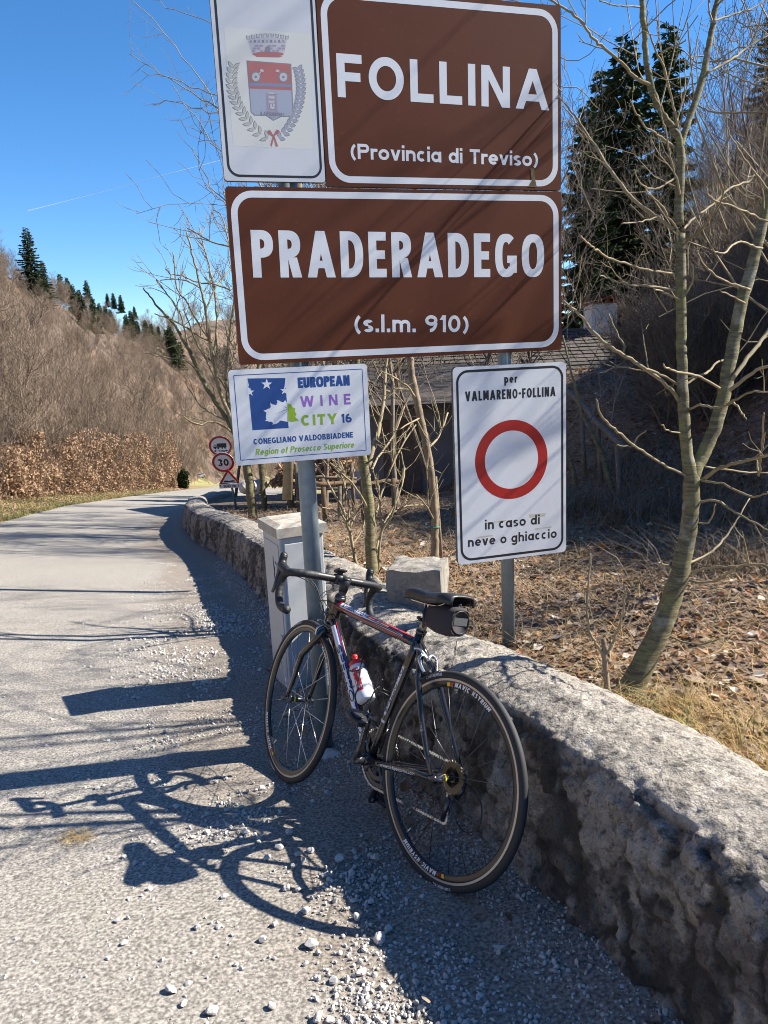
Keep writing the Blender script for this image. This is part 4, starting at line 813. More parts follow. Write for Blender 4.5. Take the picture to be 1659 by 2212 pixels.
# cassette, derailleur, chain
def gear(mb, c, y, r, nt, th=.0018, inner=.0):
    n = nt*4; V = []
    for yy in (y-th/2, y+th/2):
        for j in range(n): rr = r+(.0035 if j % 4 in (0, 1) else -.0015); a = 2*pi*j/n; V.append(c+np.array([rr*cos(a), yy, rr*sin(a)]))
        for j in range(n): a = 2*pi*j/n; V.append(c+np.array([inner*cos(a), yy, inner*sin(a)]))
    F = []
    for s, o in ((0, 0), (1, 2*n)): F += [(o+j, o+(j+1) % n, o+n+(j+1) % n, o+n+j) if s else (o+j, o+n+j, o+n+(j+1) % n, o+(j+1) % n) for j in range(n)]
    F += [(j, (j+1) % n, 2*n+(j+1) % n, 2*n+j) for j in range(n)]
    F += [(n+j, 3*n+j, 3*n+(j+1) % n, n+(j+1) % n) for j in range(n)]
    mb.add(V, F)
cs = MB(); O = np.zeros(3)
for i, (t, r_) in enumerate(((25, .0515), (23, .0475), (21, .0435), (19, .0395), (17, .035), (16, .033), (15, .031), (14, .029), (13, .027), (12, .025))): gear(cs, O, -.020-.0039*i, r_, t, inner=r_*.62)
cs.tube([(0, -.018, 0), (0, -.058, 0)], .016, 16); cs.build('cassette', M['brass'], wr, smooth=False)
cr = MB(); gear(cr, BB, -.044, .106, 53, .003, .088); gear(cr, BB, -.038, .078, 39, .003, .062)
for j in range(5): a = 2*pi*j/5+.5; cr.tube([BB+[.015*cos(a), -.044, .015*sin(a)], BB+[.095*cos(a), -.044, .095*sin(a)]], [.014, .009], 8, flat=.6)
cr.build('chainring', M['dkmetal'], bike, smooth=False)
cd = np.array([-.25, 0, .968]); cd /= np.linalg.norm(cd)
for s in (1, -1):
    e0 = BB+[0, .060*s, 0]; e1 = e0+cd*.1725*s+[0, .012*s, 0]; m = MB(); m.tube(ln(e0, e1, 5), [.0175, .0155, .013, .0135, .0155], 14, flat=.62); m.tube([BB+[0, .036*s, 0], BB+[0, .072*s, 0]], .0165, 16); m.tube([e0+[0, .004*s, 0], e0+[0, .0125*s, 0]], .013, 14); m.tube([e1+[0, -.009*s, 0], e1+[0, .009*s, 0]], .0145, 14)
    ck = m.build('crank', M['dkmetal'], bike); ck['label'] = 'left crank pointing up' if s > 0 else 'right crank pointing down behind the chainring'
    if s > 0:
        t_m = MB()
        def place(x, y, kk): return e0+(e1-e0)*(.28+x*.016/.1725)*1.0+np.array([(y-.5)*.014, .0105+kk, 0])
        put_text(t_m, 'ULTEGRA', place, .18); t_m.build('lettering', M['decal'], ck, smooth=False)
    pc_ = e1+[0, .055*s, 0]; m = MB()
    prof = [(.045, .0), (.03, .030), (-.01, .034), (-.044, .022), (-.05, 0), (-.044, -.022), (-.01, -.034), (.03, -.030)]
    tl = radians(20); R2 = np.array([[cos(tl), 0, -sin(tl)], [0, 1, 0], [sin(tl), 0, cos(tl)]])
    n = len(prof); V = np.array([(x, y, z) for z in (-.009, .009) for x, y in prof]); m.add(V@R2.T+pc_, [tuple(range(n-1, -1, -1)), tuple(range(n, 2*n))]+[(j, (j+1) % n, n+(j+1) % n, n+j) for j in range(n)])
    m.tube([e1, e1+[0, .05*s, 0]], .0075, 10); V = np.array([(x*.55, y*.6, z) for z in (.0092, .016) for x, y in prof]); m.add(V@R2.T+pc_, [tuple(range(n, 2*n))]+[(j, (j+1) % n, n+(j+1) % n, n+j) for j in range(n)]); bev(m.build('pedal', M['plast'], ck, smooth=False), .003)
# chain as links
def chain_path():
    C0 = np.array([0, -.035, 0]); a0 = .098; P = []
    P += [BB+[0, -.043, 0]+np.array([.109*cos(a), 0, .109*sin(a)]) for a in np.linspace(-1.75, 1.66, 22)]
    P += [np.array([0, -.036, 0])+np.array([.037*cos(a), 0, .037*sin(a)]) for a in np.linspace(1.68, 3.6, 8)]
    G1 = np.array([.012, -.038, -.072]); G2 = np.array([.030, -.040, -.145])
    P += [G1+np.array([.016*cos(a), 0, .016*sin(a)]) for a in np.linspace(1.6, -.9, 7)]; P += [G2+np.array([.016*cos(a), 0, .016*sin(a)]) for a in np.linspace(2.6, 4.9, 7)]
    P.append(P[0]); P = np.array(P); L = np.r_[0, np.cumsum(np.linalg.norm(np.diff(P, axis=0), axis=1))]; q = np.arange(0, L[-1], .0127/2)
    return np.stack([np.interp(q, L, P[:, i]) for i in range(3)], -1), G1, G2
CP, G1, G2 = chain_path(); m = MB()
for i in range(len(CP)-1):
    a, b = CP[i], CP[i+1]; T = (b-a)/np.linalg.norm(b-a); N = np.cross(T, [0, 1, 0])
    if i % 2 == 0:
        for dy in (-.0032, .0032): m.add([a-T*.001+N*.0042+[0, dy, 0], b+T*.001+N*.0042+[0, dy, 0], b+T*.001-N*.0042+[0, dy, 0], a-T*.001-N*.0042+[0, dy, 0]]+[a-T*.001+N*.0042+[0, dy*.7, 0], b+T*.001+N*.0042+[0, dy*.7, 0], b+T*.001-N*.0042+[0, dy*.7, 0], a-T*.001-N*.0042+[0, dy*.7, 0]], [(0, 1, 2, 3), (7, 6, 5, 4), (0, 4, 5, 1), (1, 5, 6, 2), (2, 6, 7, 3), (3, 7, 4, 0)])
    else: m.tube([a, b], .0022, 6); m.tube([(a)+[0, -.0038, 0], a+[0, .0038, 0]], .003, 6)
m.build('chain', M['silver'], bike, smooth=False)
m = MB()
for G in (G1, G2): m.tube([G+[0, -.003, 0], G+[0, .003, 0]], .0145, 14)
m.tube([G1+[0, -.006, 0], G1*.5+G2*.5+[0, -.006, 0], G2+[0, -.006, 0]], [.009, .006, .009], 8); m.tube([G1+[0, .006, 0], G2+[0, .006, 0]], [.009, .008], 8)
m.tube([(-.004, -.068, -.028), (.004, -.072, -.05), (.014, -.062, -.075)], [.012, .014, .012], 10); m.tube([(0, -.067, 0), (-.006, -.068, -.03)], [.009, .009], 8); m.build('rear_derailleur', M['dkmetal'], bike)
m = MB(); m.tube([(.375, -.034, .03), (.40, -.05, .052), (.44, -.05, .05), (.47, -.05, .03)], [.006, .008, .007, .005], 8); m.tube([(.385, -.02, .035), (.39, -.05, .04)], .008, 8); m.build('front_derailleur', M['silver'], bike)
# brakes
def caliper(c, fwd_, up_, name, label, st):
    m = MB(); Y = np.array([0, 1., 0]); c = np.asarray(c, float); f_, u_ = np.asarray(fwd_, float), np.asarray(up_, float)
    m.tube([c-f_*.010, c+f_*.010], .0075, 12); 
    for s in (1, -1):
        m.tube(smooth_path([c+u_*.002, c+Y*.02*s+u_*.016, c+Y*.038*s+u_*.004, c+Y*.036*s-u_*.024, c+Y*.027*s-u_*.045], 4), np.interp(np.linspace(0, 4, 17), range(5), [.0075, .0065, .006, .0055, .0045]), 10, flat=.8)
    m.tube(smooth_path([c+u_*.008, c+Y*.025+u_*.034, c+Y*.050+u_*.040], 4), .0048, 8); 
    if st: m.xf(steer)
    o = m.build('brake_caliper', M['silver'], bike); o['label'] = label
    for s in (1, -1):
        p_ = MB(); p_.tube([c+Y*.0215*s-u_*.050-f_*.0+np.cross(Y, u_)*.024, c+Y*.0215*s-u_*.050-np.cross(Y, u_)*.024], .0075, 8)
        if st: p_.xf(steer)
        p_.build('brake_pad', M['plast'], o)
ru = np.array([.52, 0, .853]); caliper(np.array([.205, 0, .330])+[-.018, 0, .012], np.array([-.853, 0, .52]), ru, 'brake_caliper', 'rear brake caliper above the tyre', False)
caliper(cr_+[.032, 0, -.004], [.956, 0, .292], [-.292, 0, .956], 'brake_caliper', 'front brake caliper on the fork crown', True)
# seat post, saddle
m = MB(); sd_ = (CL-BB)/np.linalg.norm(CL-BB); m.tube([CL, CL+sd_*.125], .0136, 16); m.build('seat_post', M['post'], bike)
SB = CL+sd_*.125; m = MB(); m.tube([SB+[-.02, 0, .006], SB+[.02, 0, .0]], .014, 12); m.tube([SB+[0, -.024, .01], SB+[0, .024, .01]], .011, 12)
for s in (1, -1): m.tube(smooth_path([(.325, .006*s, .548), (.30, .020*s, .533), (.26, .022*s, .531), (.20, .022*s, .530), (.15, .024*s, .534), (.10, .034*s, .552)], 4), .0035, 8)
m.build('saddle_rail', M['silver'], bike)
# saddle surface
xs = np.linspace(.058, .352, 30); ny = 17; V = []
hw = np.interp(xs, [.058, .08, .11, .16, .21, .27, .33, .347, .352], [.045, .062, .066, .050, .030, .022, .019, .013, .006]); zt_ = np.interp(xs, [.058, .09, .15, .22, .30, .352], [.576, .581, .574, .566, .570, .562])
for i, x in enumerate(xs):
    for j in range(ny):
        t = -1+2*j/(ny-1); y = hw[i]*np.sign(t)*min(1, abs(t)*1.25); dz = -(abs(t)**3.2)*.012-max(0, abs(t)-.78)*.10*(1.0 if x > .09 else .8)-(.004*np.exp(-(t/.22)**2) if .09 < x < .28 else 0)
        V.append((x-.006*(1-t*t)*(0 if i else 0), y, zt_[i]+dz))
sad = mesh_obj('saddle', V, grid_faces(30, ny)[:, ::-1], M['saddle'], bike); md_ = sad.modifiers.new('thick', 'SOLIDIFY'); md_.thickness = .006
m = MB()
def place(x, y, kk): return np.array([.165+x*.014, .0, 0])+np.array([0, .040-.006*x+y*.0-(.0), .5615])+np.array([y*.001, y*-.010+.0, .0015+kk+y*.004])
put_text(m, 'selle', place, .18, ital=.2); m.build('lettering', M['decal'], sad, smooth=False)
# bottle cages
def cage(c, ax, nrm, label):
    m = MB(); ax = np.asarray(ax, float); ax /= np.linalg.norm(ax); nrm = np.asarray(nrm, float); Y = np.array([0, 1., 0]); r_ = .0385; cc = np.asarray(c, float)
    m.tube([cc-nrm*r_-ax*.06, cc-nrm*r_+ax*.06], .0045, 8)
    for s in (1, -1):
        P = [cc-nrm*r_-ax*.055+Y*.004*s]+[cc+nrm*(-r_*cos(a))+Y*s*r_*sin(a)+ax*(-.075+.02*a) for a in np.linspace(.2, 1.9, 7)]+[cc+nrm*(-r_*cos(a))+Y*s*r_*sin(a)+ax*(-.037+(a-1.9)*.09) for a in np.linspace(2.0, pi, 5)]
        m.tube(smooth_path(P, 3), .0028, 7); P = [cc+nrm*(-r_*cos(a))+Y*s*r_*sin(a)+ax*(.045+.012*sin(a*2)) for a in np.linspace(.1, pi, 10)]; m.tube(P, .0028, 7)
    m.tube(smooth_path([cc-nrm*r_*.9-ax*.078, cc-ax*.083, cc+nrm*r_*.8-ax*.07], 3), .0028, 7); o = m.build('bottle_cage', M['plast'], bike); o['label'] = label
dta = (DTf-BB)/np.linalg.norm(DTf-BB); dtn = np.array([-dta[2], 0, dta[0]]); bc1 = BB+dta*.275+dtn*.066; cage(bc1, dta, dtn, 'bottle cage on the down tube holding the bottle')
sta = sd_; stn = np.array([sta[2], 0, -sta[0]]); bc2 = BB+sta*.20+stn*.060; cage(bc2, sta, stn, 'empty bottle cage on the seat tube')
# water bottle: a thing of its own, held in the cage
def to_world(V): V = np.asarray(V, float); return Rh+np.outer(V[:, 0], h)+np.outer(V[:, 1], l_b)+np.outer(V[:, 2], u_b)
bo = to_world(np.array([bc1-dta*.075]))[0]; wb = empty('water_bottle', bo, 'white water bottle with red lid and red print held in the bicycle down tube cage', 'bottle')
m = MB(); m.lathe([(0, .001), (.031, .001), (.0355, .006), (.0362, .03), (.0362, .075), (.0345, .085), (.0345, .10), (.0362, .108), (.0362, .125), (.034, .138), (.030, .146), (.027, .149)], bc1-dta*.080, dta, 32); m.xf(to_world); m.build('bottle_body', M['btl'], wb)
m = MB(); m.lathe([(.0295, .145), (.0300, .148), (.0300, .160), (.027, .166), (.012, .170), (.0100, .172), (.0100, .180), (.0120, .182), (.0120, .192), (.008, .195), (0, .195)], bc1-dta*.080, dta, 28); m.xf(to_world); m.build('cap', M['btlred'], wb)
m = MB(); cY = np.array([0, 1., 0]); base_b = bc1-dta*.080
def bl(ang, hh, k): return base_b+dta*hh+(.0364+k)*(cos(ang)*cY+sin(ang)*(-dtn)) 
for hh in (.035, .06, .085): pass
def place(x, y, kk): return bl(-.55-(y-.5)*.020/.0364, .042+x*.020, .0004+kk)
V = [bl(a, hh_, .0002) for hh_ in (.036, .128) for a in np.linspace(-.90, -.20, 6)]; m.add(V, [(j, j+1, 7+j, 6+j) for j in range(5)], 0); put_text(m, 'ELITE', place, .22, 4.0, mi=1)
def place2(x, y, kk): return bl(.30+x*.011/.0364-.25, .062+y*.011, .0004+kk)
put_text(m, 'paola', place2, .18, mi=2); m.xf(to_world); m.build('print', [M['btlred'], M['decal'], M['dblue']], wb, smooth=False)
# saddle bag: strapped under the saddle, a thing of its own
bg = to_world(np.array([(.14, 0, .44)]))[0]; sbg = empty('saddle_bag', bg, 'small black saddle bag with a grey reflective patch strapped under the bicycle saddle', 'bag')
m = MB(); sx = np.array([(.222, .016, .468, .515), (.20, .027, .452, .532), (.15, .037, .441, .542), (.10, .043, .440, .545), (.066, .043, .446, .543), (.056, .039, .452, .535)]); V = []; n = 20
for x, w_, z0, z1 in sx:
    for j in range(n): a = 2*pi*j/n; c_, s_ = cos(a), sin(a); f = (abs(c_)**3.5+abs(s_)**3.5)**(-1/3.5); V.append((x, w_*c_*f, (z0+z1)/2+(z1-z0)/2*s_*f))
F = [(i*n+j, i*n+(j+1) % n, (i+1)*n+(j+1) % n, (i+1)*n+j) for i in range(5) for j in range(n)]+[tuple(range(n)), tuple(range(6*n-1, 5*n-1, -1))]
m.add(V, F); m.xf(to_world); m.build('bag_body', M['bagm'], sbg)
m = MB(); m.add([(.0545, y, z) for y, z in ((-.030, .484), (.030, .484), (.030, .510), (-.030, .510))], [(0, 1, 2, 3)]); m.xf(to_world); m.build('reflective_patch', M['refl'], sbg, smooth=False)
m = MB(); m.tube([(.0555, .038*cos(a), .494+.038*sin(a)) for a in np.linspace(0, 2*pi, 25)], .0022, 6, caps=False); m.xf(to_world); m.build('zip', M['plast'], sbg)
m = MB(); 
for s in (1, -1): m.tube([(.215, .016*s, .545), (.205, .036*s, .50), (.190, .041*s, .45)], .0045, 8, flat=.4)
m.tube([(.235, .018, .47), (.262, .010, .475), (.262, -.010, .475), (.235, -.018, .47)], .006, 8); m.xf(to_world); m.build('strap', M['plast'], sbg)
m = MB(); m.tube([(.058, .0, .436), (.056, .004, .40), (.054, .002, .385)], .0018, 5); m.xf(to_world); m.build('zip_pull', M['plast'], sbg)
bike.matrix_world = BM
del bike['_local']
# ------------------------------------------------------------------ trees
M['bark'] = pm('grey_green_bark', (.195, .175, .082), .9, layers=[(14, 5, .40, .58, (.085, .07, .042), .9, 'bark'), (26, 4, .60, .70, (.36, .34, .25), .5, 'bark'), (9, 6, .55, .66, (.34, .33, .28), .5), (7, 4, .5, .68, (.22, .21, .07), .6), (60, 3, .6, .7, (.09, .08, .06), .7)], bump=[(45, .5, .006, 'bark'), (120, .3, .002)])
M['barkb'] = pm('tan_bark', (.26, .20, .13), .9, layers=[(14, 5, .42, .6, (.15, .115, .075), .8), (40, 4, .60, .7, (.36, .32, .25), .6)], bump=[(50, .5, .006)])
M['twig'] = pm('pale_twigs', (.28, .23, .14), .85, layers=[(6, 3, .45, .65, (.17, .14, .075), .85), (70, 3, .58, .7, (.10, .085, .05), .7)], bump=[(90, .4, .002)])
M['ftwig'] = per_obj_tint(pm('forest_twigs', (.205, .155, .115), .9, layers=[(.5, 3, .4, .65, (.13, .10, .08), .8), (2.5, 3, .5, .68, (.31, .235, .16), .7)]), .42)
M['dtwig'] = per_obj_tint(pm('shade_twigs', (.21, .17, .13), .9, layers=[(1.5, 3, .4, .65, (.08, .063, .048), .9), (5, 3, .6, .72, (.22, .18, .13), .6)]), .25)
M['needle'] = per_obj_tint(pm('spruce_needles', (.045, .068, .026), .8, layers=[(1.2, 3, .4, .65, (.058, .082, .028), .9), (5, 3, .5, .7, (.018, .034, .016), .7)], spec=.12), .3)
M['sbark'] = pm('spruce_trunk', (.10, .075, .055), .95, bump=[(20, .5, .02)])
V5 = lambda x, y: (1134+.3417*x, .3417*y)
V6 = lambda x, y: (1080+.3906*x, 702+.3906*y)
V4 = lambda x, y: (.3418*x, 432+.3418*y)
VP = lambda x, y: (x, y)
def trace(conv, pts, d0, d1, sc, fatten=1., rmin=.0022):
    """pts: (x, y, half width in picture) -> points in space at distance d0..d1"""
    n = len(pts); out = []; R = []
    for i, (x, y, w) in enumerate(pts):
        d = d0+(d1-d0)*i/max(1, n-1); out.append(at(*conv(x, y), d)); R.append(max(rmin, w*sc*.5*fatten*d/FPX))
    return np.array(out), np.array(R)
def wig(P, R, r, amp=.006, nseg=4):
    Q = smooth_path(P, nseg); L = np.r_[0, np.cumsum(np.linalg.norm(np.diff(P, axis=0), axis=1))]; k = np.linspace(0, len(P)-1, len(Q))
    return Q+amp*r.randn(*Q.shape)*np.minimum(1, np.arange(len(Q))/3)[:, None], np.interp(k, range(len(P)), R)
def twigs_on(mb, P, R, r, n, L0, L1, rad=.0022, lift=.4, t0=.25, nod=1, side=None):
    """short side shoots with small buds"""
    cum = np.r_[0, np.cumsum(np.linalg.norm(np.diff(P, axis=0), axis=1))]
    for k in range(n):
        t = (t0+(1-t0)*r.rand())*cum[-1]; i = min(len(P)-2, int(np.searchsorted(cum, t))-1 if t > 0 else 0); i = max(i, 0); p = P[i]; T = P[i+1]-P[i]; T /= np.linalg.norm(T)+1e-9
        v = r.randn(3); v -= T*(v@T); v /= np.linalg.norm(v)+1e-9; d = T*r.uniform(.3, .8)+v*.8+np.array([0, 0, lift]); d /= np.linalg.norm(d); L = r.uniform(L0, L1)
        q = [p]; 
        for s in range(4): d = d+.16*r.randn(3)+np.array([0, 0, .10*lift]); d /= np.linalg.norm(d); q.append(q[-1]+d*L/4)
        ra = min(R[i]*.6, rad*(1+L*1.2)); mb.tube(q, np.linspace(ra, rad*.55, 5), 5 if rad > .004 else 4, caps=False)
        if nod and L > L0*1.3:
            for z in range(2):
                j = r.randint(1, 4); v = r.randn(3)*.7+d; v /= np.linalg.norm(v); mb.tube([q[j], q[j]+v*L*.22, q[j]+v*L*.38+np.array([0, 0, L*.06])], [rad*.8, rad*.7, rad*.5], 4, caps=False)
r_ = np.random.RandomState(5)
# the twin-stemmed tree right of the signs
TB = hit(*V6(700, 2060)); D0 = float(TB@fwd)
tr = empty('forked_tree', TB, 'slender grey green forked tree leaning right, rising from the leaf litter beside the wall', 'tree')
TM = MB(); BR = MB(); sc5, sc6 = .3417, .3906
def put(conv, pts, d0, d1, mb, fat=1., n=10, tw=0, ln_=(.08, .25)):
    sc = sc5 if conv is V5 else sc6 if conv is V6 else .3418 if conv is V4 else 1.
    P, R = trace(conv, pts, d0, d1, sc, fat); Q, R2 = wig(P, R, r_, .0013*d0/2.8, 4); mb.tube(Q, R2, n)
    if tw: twigs_on(BR, Q, R2, r_, tw, *ln_)
    return Q, R2
d = D0; u = D0*1.0
put(V6, [(672, 2120, 190), (690, 2070, 165), (740, 1980, 134), (830, 1800, 122), (900, 1650, 116), (960, 1480, 108), (1000, 1350, 100), (1030, 1200, 92), (1050, 1080, 90), (1060, 950, 92), (1055, 830, 80), (1035, 720, 62), (1025, 600, 62), (1010, 400, 60), (1007, 200, 56), (1003, 60, 54), (1000, -220, 56), (998, -500, 50)], d, d*1.0, TM, 1, 18)
put(V5, [(975, 1420, 56), (975, 1300, 56), (982, 1100, 54), (985, 950, 52), (965, 860, 44), (920, 790, 40), (870, 720, 38), (830, 640, 40), (790, 530, 46), (770, 400, 36), (760, 250, 36), (745, 100, 36), (735, -100, 32), (720, -400, 24), (700, -800, 14)], d, d, TM, 1, 14, 5, (.15, .5))
put(V5, [(985, 930, 44), (1010, 830, 40), (1050, 720, 40), (1085, 620, 40), (1115, 520, 42), (1135, 450, 44), (1150, 350, 38), (1175, 230, 36), (1195, 100, 36), (1225, -60, 32), (1270, -400, 24), (1300, -800, 12)], d, d*1.02, TM, 1, 14, 6, (.15, .5))
put(V6, [(1052, 880, 76), (1080, 800, 80), (1110, 740, 72), (1150, 660, 72), (1190, 560, 72), (1225, 450, 72), (1250, 320, 72), (1275, 180, 70), (1300, 60, 68), (1335, -120, 66), (1380, -270, 64), (1412, -400, 60), (1450, -560, 56), (1490, -750, 50), (1560, -1050, 44), (1640, -1400, 34), (1720, -1800, 20)], d, d*1.04, TM, 1, 16, 5, (.15, .5))
B5 = [([(940, 1450, 28), (880, 1405, 30), (820, 1360, 32), (720, 1290, 28), (640, 1210, 28), (570, 1120, 26), (500, 1020, 24), (450, 930, 22), (400, 860, 18), (350, 780, 16), (300, 710, 14), (250, 650, 12), (200, 600, 10), (100, 520, 8)], .10, 6),
 ([(450, 960, 14), (390, 900, 12), (340, 840, 10), (300, 740, 8), (260, 690, 8), (235, 670, 6)], .04, 2),
 ([(800, 540, 28), (740, 510, 28), (690, 480, 26), (640, 430, 23), (570, 360, 22), (480, 290, 22), (420, 230, 20), (370, 150, 18), (310, 95, 18), (240, 45, 18), (160, 0, 16), (60, -60, 12)], -.12, 4),
 ([(970, 1570, 16), (960, 1450, 16), (920, 1390, 16), (870, 1310, 16), (820, 1260, 14), (770, 1210, 12), (760, 1190, 10)], -.05, 0),
 ([(950, 935, 20), (880, 880, 18), (820, 840, 16), (770, 810, 14), (730, 750, 14), (690, 690, 12), (665, 630, 8)], -.06, 0),
 ([(985, 1280, 16), (965, 1150, 16), (940, 1070, 14), (910, 960, 14), (895, 850, 12), (870, 760, 10), (850, 670, 8), (820, 600, 8)], -.08, 1),
 ([(970, 820, 18), (945, 700, 16), (915, 580, 16), (890, 470, 16), (860, 390, 16), (820, 310, 14), (790, 230, 12), (770, 160, 10), (775, 60, 8)], -.1, 2),
 ([(850, 345, 14), (900, 310, 14), (950, 290, 12), (1000, 270, 10), (1020, 255, 8)], -.04, 0),
 ([(975, 810, 14), (990, 740, 12), (1005, 600, 10), (1015, 500, 8), (1010, 390, 8)], .03, 1),
 ([(1000, 1550, 24), (1040, 1510, 22), (1090, 1480, 20), (1140, 1420, 18), (1190, 1350, 16), (1230, 1280, 14), (1260, 1200, 12), (1285, 1110, 8)], -.14, 1),
 ([(1000, 1450, 18), (1050, 1400, 18), (1120, 1340, 16), (1200, 1280, 16), (1280, 1200, 16), (1360, 1165, 14), (1420, 1145, 14), (1460, 1090, 10)], .15, 2),
 ([(960, 1732, 18), (850, 1720, 16), (750, 1700, 16), (650, 1670, 16), (550, 1640, 16), (480, 1600, 16), (430, 1565, 14), (390, 1530, 14), (350, 1485, 12)], -.15, 1),
 ([(960, 1838, 18), (850, 1815, 16), (740, 1805, 16), (640, 1795, 14), (560, 1775, 12), (510, 1750, 10), (475, 1740, 8)], -.1, 1),
 ([(990, 1897, 16), (940, 1880, 16), (880, 1850, 14), (810, 1825, 12)], -.06, 0),
 ([(1005, 1875, 16), (1045, 1810, 14), (1065, 1740, 12), (1060, 1680, 8)], -.02, 0),
 ([(860, 1360, 10), (760, 1395, 10), (690, 1408, 10), (610, 1410, 8)], -.05, 0),
 ([(960, 1118, 16), (880, 1170, 14), (820, 1195, 14), (760, 1180, 12), (715, 1140, 12), (695, 1085, 8)], -.08, 0),
 ([(1150, 460, 16), (1250, 410, 18), (1340, 350, 18), (1420, 290, 16), (1540, 225, 16), (1700, 150, 12)], .1, 2),
 ([(740, 45, 14), (650, 40, 12), (560, 30, 10), (470, 5, 8)], -.05, 1),
 ([(1185, 140, 16), (1165, 60, 14), (1160, -40, 12)], .02, 1), ([(1190, 135, 14), (1280, 105, 14), (1370, 75, 14), (1450, 50, 12), (1540, -5, 10)], .08, 2),
 ([(1500, 1570, 18), (1445, 1560, 18), (1400, 1535, 16), (1350, 1530, 16), (1300, 1560, 16), (1260, 1600, 14), (1200, 1590, 10), (1185, 1550, 8)], -.12, 0),
 ([(1420, 1830, 18), (1300, 1790, 16), (1240, 1760, 14), (1170, 1720, 14), (1120, 1650, 12), (1090, 1590, 8)], -.1, 0), ([(1390, 1915, 14), (1300, 1870, 12), (1235, 1840, 8)], -.05, 0),
 ([(1590, 1250, 20), (1540, 1200, 18), (1460, 1100, 16), (1410, 1040, 16), (1370, 980, 14), (1330, 910, 12), (1290, 850, 10), (1275, 740, 8)], -.14, 1),
 ([(1540, 1400, 16), (1485, 1380, 16), (1400, 1340, 16), (1300, 1300, 16), (1210, 1270, 14), (1160, 1230, 12), (1145, 1180, 8)], -.14, 0),
 ([(1640, 700, 16), (1540, 710, 14), (1400, 712, 14), (1300, 715, 14), (1180, 705, 12), (1110, 675, 12), (1060, 640, 10)], .2, 1), ([(1640, 580, 14), (1540, 555, 12), (1440, 530, 12), (1340, 490, 10), (1260, 450, 8)], .1, 1)]
for pts, dd, tw in B5: put(V5, pts, d, d*(1+dd), BR, .84, 7, tw, (.06, .22))
B6 = [([(990, 420, 26), (940, 350, 26), (880, 300, 24), (800, 240, 24), (720, 190, 24), (640, 140, 24), (560, 80, 22), (490, 10, 20), (440, -60, 18), (350, -130, 14)], -.06, 4),
 ([(1000, 340, 18), (920, 290, 16), (860, 260, 16), (800, 238, 16)], -.04, 0), ([(680, 155, 14), (690, 120, 14), (660, 70, 12), (630, 10, 10), (600, -60, 8)], .02, 0),
 ([(1040, 838, 18), (960, 800, 16), (900, 770, 16), (830, 725, 16), (740, 665, 16), (650, 590, 16), (590, 540, 16), (550, 480, 14), (532, 410, 10)], -.12, 0),
 ([(740, 665, 10), (760, 620, 10), (810, 585, 6)], -.02, 0), ([(740, 670, 10), (690, 672, 8), (645, 665, 6)], -.02, 0), ([(1020, 600, 12), (930, 585, 10), (895, 550, 8)], -.05, 0),
 ([(1045, 470, 16), (1090, 445, 16), (1150, 450, 16), (1220, 460, 16), (1280, 430, 16), (1310, 450, 14), (1340, 490, 12), (1362, 520, 8)], -.14, 0),
 ([(1215, 350, 18), (1130, 300, 18), (1060, 275, 18), (980, 260, 16), (920, 235, 14), (905, 215, 8)], -.1, 1), ([(1030, 330, 16), (1100, 280, 16), (1150, 260, 16), (1200, 210, 14), (1250, 190, 14)], .08, 0),
 ([(1270, 362, 26), (1350, 300, 24), (1420, 250, 20), (1482, 230, 18), (1600, 200, 14)], -.05, 2), ([(1285, 300, 28), (1370, 180, 28), (1430, 110, 26), (1482, 30, 24), (1560, -100, 18), (1640, -260, 12)], .08, 2),
 ([(1255, 440, 16), (1330, 395, 16), (1390, 370, 14), (1482, 372, 12), (1600, 380, 8)], -.1, 1), ([(1120, 860, 28), (1180, 810, 26), (1260, 775, 24), (1340, 755, 22), (1420, 735, 20), (1482, 720, 18), (1650, 680, 12)], -.12, 3),
 ([(1130, 782, 12), (1250, 800, 12), (1350, 815, 12), (1482, 818, 10)], .1, 0), ([(1100, 860, 16), (1200, 870, 14), (1280, 900, 14), (1360, 940, 14), (1420, 950, 12), (1482, 925, 10)], -.12, 0),
 ([(1085, 980, 16), (1190, 972, 16), (1250, 1000, 16), (1320, 1045, 14), (1400, 1090, 12), (1482, 1135, 12), (1600, 1200, 8)], -.18, 1), ([(1040, 1318, 18), (1120, 1285, 16), (1190, 1240, 16), (1250, 1170, 14), (1310, 1080, 12), (1380, 960, 8)], .1, 0),
 ([(1030, 1380, 18), (1120, 1350, 16), (1200, 1340, 16), (1300, 1335, 16), (1400, 1325, 16), (1482, 1330, 14), (1600, 1340, 10)], -.1, 1), ([(1025, 1412, 16), (1120, 1425, 14), (1200, 1410, 14), (1270, 1370, 12), (1310, 1340, 10)], -.08, 0),
 ([(935, 1718, 14), (1020, 1755, 12), (1100, 1765, 12), (1180, 1750, 10), (1220, 1735, 8)], -.06, 0), ([(1080, 1092, 12), (1140, 1095, 12), (1175, 1060, 10), (1190, 990, 8)], -.06, 0),
 ([(960, 1345, 12), (905, 1325, 10), (870, 1310, 6)], -.03, 0), ([(1420, 738, 14), (1432, 830, 16), (1440, 750, 16), (1450, 650, 14), (1462, 490, 12)], -.1, 0)]
for pts, dd, tw in B6: put(V6, pts, d, d*(1+dd), BR, .84, 7, tw, (.06, .22))
def crown(mb, P0, R0, r, depth=0):
    pass
TM.build('trunk', M['bark'], tr); BR.build('branches', M['twig'], tr)
